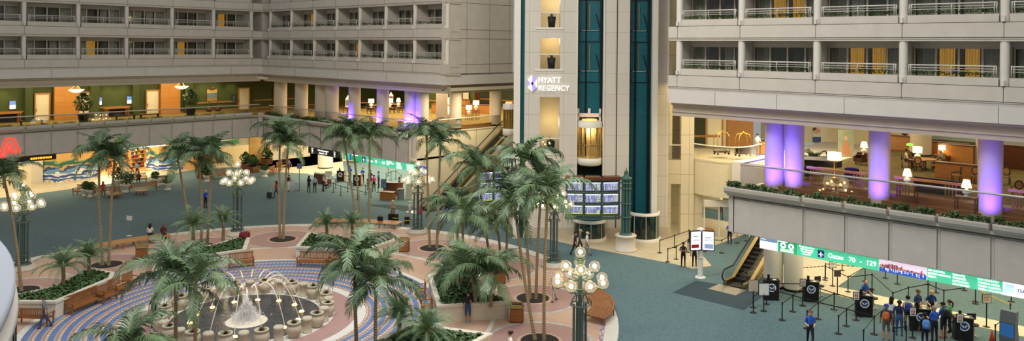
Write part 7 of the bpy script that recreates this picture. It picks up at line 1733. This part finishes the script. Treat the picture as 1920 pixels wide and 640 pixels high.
# restaurant behind the middle columns
for x, y, lb, bx_ in ((696, 202, 'square shaded table lamp between the first two purple columns', True), (731, 201, 'square shaded table lamp just right of the second purple column', True), (747, 200, 'yellow shaded table lamp left of the paired purple columns', False)): lamp_on_table(x, y, ZM, .75, lb, bx_, 1.5)
for x, y, lb in ((841.5, 219, 'white table lamp on the cream mezzanine edge, left of two'), (879, 215, 'white table lamp on the cream mezzanine edge, right of two')): lamp_on_table(x, y, ZM, .6, lb, True, 1.5, .35)
for x, y, lb in ((840, 200, 'glowing table lamp on the wooden bar counter'), (892.5, 206, 'bright box shaded lamp beside the dark sofa')): lamp_on_table(x, y, ZM, 1.1, lb, True, 1.5, .35)
block(at(840, 214, ZM), 4.5, .7, 1.1, 'wooden bar counter with a glowing lamp behind the end wall lamps', 'bar_counter', YAW-.4); block(at(905, 213, ZM), 4.0, .7, 1.0, 'low wooden counter at the right end of the restaurant', 'service_counter', YAW-.4); block(Vector((-30.5, 43.85, ZM)), 4.5, .8, 1.5, 'wooden booth back below the green wall picture', 'booth_counter')
block(at(870, 205, ZM), 4, .5, 2.3, 'dark back bar shelf with bottles behind the bar counter', 'bar_shelf', YAW-.4, 'wood_dark')
picture((-33.8, 44.85, ZM+2.1), 0, 1.0, 1.6, [('b8c4d0', 1)], 'gold framed pale picture on the green restaurant wall', 'brass'); picture((-29.2, 44.85, ZM+2.2), 0, 1.0, 1.6, [('4a5a48', .4), ('c8c0a8', .6)], 'gold framed picture of a white jug near the second column', 'brass')
def lantern(x, y, label, h=1.5):
    p = at(x, y, ZM+.8); side_table((p.x, p.y, ZM), 'table under '+label, .8, .55); t = thing('lantern', label, 'lantern', (p.x, p.y, ZM+.8)); f = MB(); f.lathe([(.3, 0), (.32, .06), (.3, .1), (.02, .1)], (0, 0, 0), 8)
    for k in range(8): a = 2*PI*k/8; f.cyl((.27*math.cos(a), .27*math.sin(a)), .02, .1, .85, 5)
    f.lathe([(.3, .85), (.32, .9), (.2, 1.1), (.1, 1.2), (.06, 1.35), (.02, 1.4)], (0, 0, 0), 8); f.build('frame', 'white', t); MB().lathe([(.25, .1), (.25, .85)], (0, 0, 0), 8).build('glass', 'glass', t)
lantern(652, 201, 'white lantern left of the first purple column'); lantern(733, 193, 'white lantern behind the second purple column')
k = 0
for x, y, lb in ((710, 208, 'behind the railing between the first two purple columns'), (738, 206, 'left of the paired purple columns'), (680, 203, 'right of the first purple column')):
    q = at(x, y, ZM); round_table(q, 'round wooden restaurant table '+lb, .8)
    for i in range(3): a = i*2.1+.4; armchair(q+Vector((1.15*math.cos(a), 1.15*math.sin(a), 0)), a-PI/2, '%s dark chair at restaurant table %s' % (['left', 'middle', 'right'][i], lb), '2a2026')
sofa(at(915, 205, ZM), 2.4, 'dark sofa at the right end of the restaurant', '2a2026', .6)
# purple uplights at the column feet
def uplight(p, target, label, power=260):
    t = thing('uplight', label, 'light', p); MB().box((0, 0, .14), (.26, .2, .2)).build('housing', 'black', t); MB().bx(-.1, .1, -.07, .07, .24, .25).build('lens', 'purple_light', t); MB().bx(-.16, .16, -.04, .04, 0, .06).build('yoke', 'black', t)
    o = lamp('purple_spot', 'SPOT', Vector(p)+Vector((0, 0, .32)), power, (.10, .035, 1.0), .08, spot=math.radians(110), blend=.9); aim(o, target)
for (x, y), lb in zip(RCOL[:4], ('left paired lounge column', 'right paired lounge column', 'middle lounge column', 'right lounge column')):
    for dx in ((-.2,) if y < 25.3 and x < 20 else (.1,)): uplight((x+.35, y-1.7, 6.05), (x+.02, y-.3, 8.6), 'small purple uplight at the foot of the %s' % lb, 1350)
for (x, y), lb in zip(MCOL[4:7]+[(-15.05, 25.3)], ('first purple restaurant column', 'second purple restaurant column', 'third purple restaurant column', 'purple column at the end of the restaurant')): uplight((x-.1, y-1.25, ZM-.04), (x-.1, y-.3, 9.0), 'small purple uplight at the foot of the %s' % lb, 4400)
# plants in the tower balconies
for (y0, lb) in ((52, 'top'), (130, 'middle'), (288, 'lowest')):
    p = local(TL, YAW, (U(1035), .85, ZT(y0)+.02)); t = thing('potted_plant', 'spiky plant in a dark square pot in the %s opening of the lift tower' % lb, 'potted plant', p, YAW); MB().lathe([(.02, 0), (.34, 0), (.46, .85), (.4, .85), (.38, .75), (.02, .75)], (0, 0, 0), 4, PI/4, PI/4+2*PI).build('pot', 'dark_metal', t)
    m = MB(); rr = random.Random(y0)
    for i in range(16):
        a = rr.uniform(0, 6.28); e = rr.uniform(.5, 1.4); L_ = rr.uniform(.3, .55); d = Vector((math.cos(a)*math.cos(e), math.sin(a)*math.cos(e), math.sin(e))); s = d.cross(Vector((0, 0, 1))).normalized()*.05; m.add([Vector((0, 0, .75)), Vector((0, 0, .75))+d*L_*.6+s, Vector((0, 0, .75))+d*L_, Vector((0, 0, .75))+d*L_*.6-s], [(0, 1, 2, 3)])
    m.build('leaves', 'ivy', t); lamp('balcony_light', 'POINT', local(TL, YAW, (U(1040), 1.8, ZT(y0)+2.3)), 70, WARM, .3)
# ------------------------------------------------------------------ light
w = bpy.data.worlds.new('world'); sc.world = w; w.use_nodes = True
w.node_tree.nodes['Background'].inputs[0].default_value = (.93, .95, 1.0, 1); w.node_tree.nodes['Background'].inputs[1].default_value = .34
sky = lamp('skylight', 'AREA', (18, -3, 36), 7600, (.97, .97, 1.0), 34, (0, 0, 0), 34); sky.data.spread = math.radians(125)
aim(lamp('added_floods', 'AREA', (10, 0, 33), 3800, (1, .95, .86), 8, None, 8), (-13, 25, 13))  # unseen flood, added to brighten the middle facade and end wall
aim(lamp('added_floods', 'AREA', (34, 2, 33), 1900, (1, .93, .82), 7, None, 7), (6, 27, 11))  # second added flood, warm, unseen, brightens the lift tower
CREAM = (1, .84, .58)
def down(name, x0, x1, y0, y1, z, p, col=CREAM):
    lamp(name, 'AREA', ((x0+x1)/2, (y0+y1)/2, z), p, col, abs(x1-x0), (0, 0, 0), abs(y1-y0))
down('corridor_lights', -49.6, -44, -12, 23, 10.7, 1250, (1, .86, .56))
for y in (-1.5, .2, 10.2, 11.8, 21, 22.5, 24.5): aim(lamp('wall_washer', 'SPOT', (-48.6, y, 10.8), 110, (1, .86, .5), .15, spot=math.radians(80), blend=.9), (-50, y, 8.4))
down('restaurant_lights', -40, -16, 27, 50, 10.7, 5200, (1, .80, .50))
down('lounge_lights', 20, 42, 27, 55, 10.7, 1900, (1, .82, .52))
down('bell_lights', 12.5, 18, 35, 41, 10.4, 900)
down('shop_lights', -60, -43, -14, 24, 4.3, 3300)
down('newsstand_lights', -59.5, -54, 10, 16, 4.2, 1300, (1, .86, .6))
down('hall_lights', -58, -42, 28, 58, 4.3, 3500)
down('concourse_lights', -72, -45, -44, -14, 4.3, 3000)
down('checkpoint_lights', -40, -16, 25.5, 58, 4.3, 9000)
down('screening_lights', 19.5, 42, 22.5, 55, 3.85, 4200)
down('doorway_lights', 8, 18, 38, 50, 3.9, 1300)
down('escalator_lights', -13, -10.8, 25, 33, 10.6, 750)
down('soffit_lights', 13.4, 18, 25, 33, 10.3, 600)
down('link_lights', 8.5, 11, 31, 36, 12.3, 260, (1, .78, .36))
struct(MB().bx(-46, -41.35, 23.85, 28, 11, 22.2).build('wall_corner', 'concrete'))
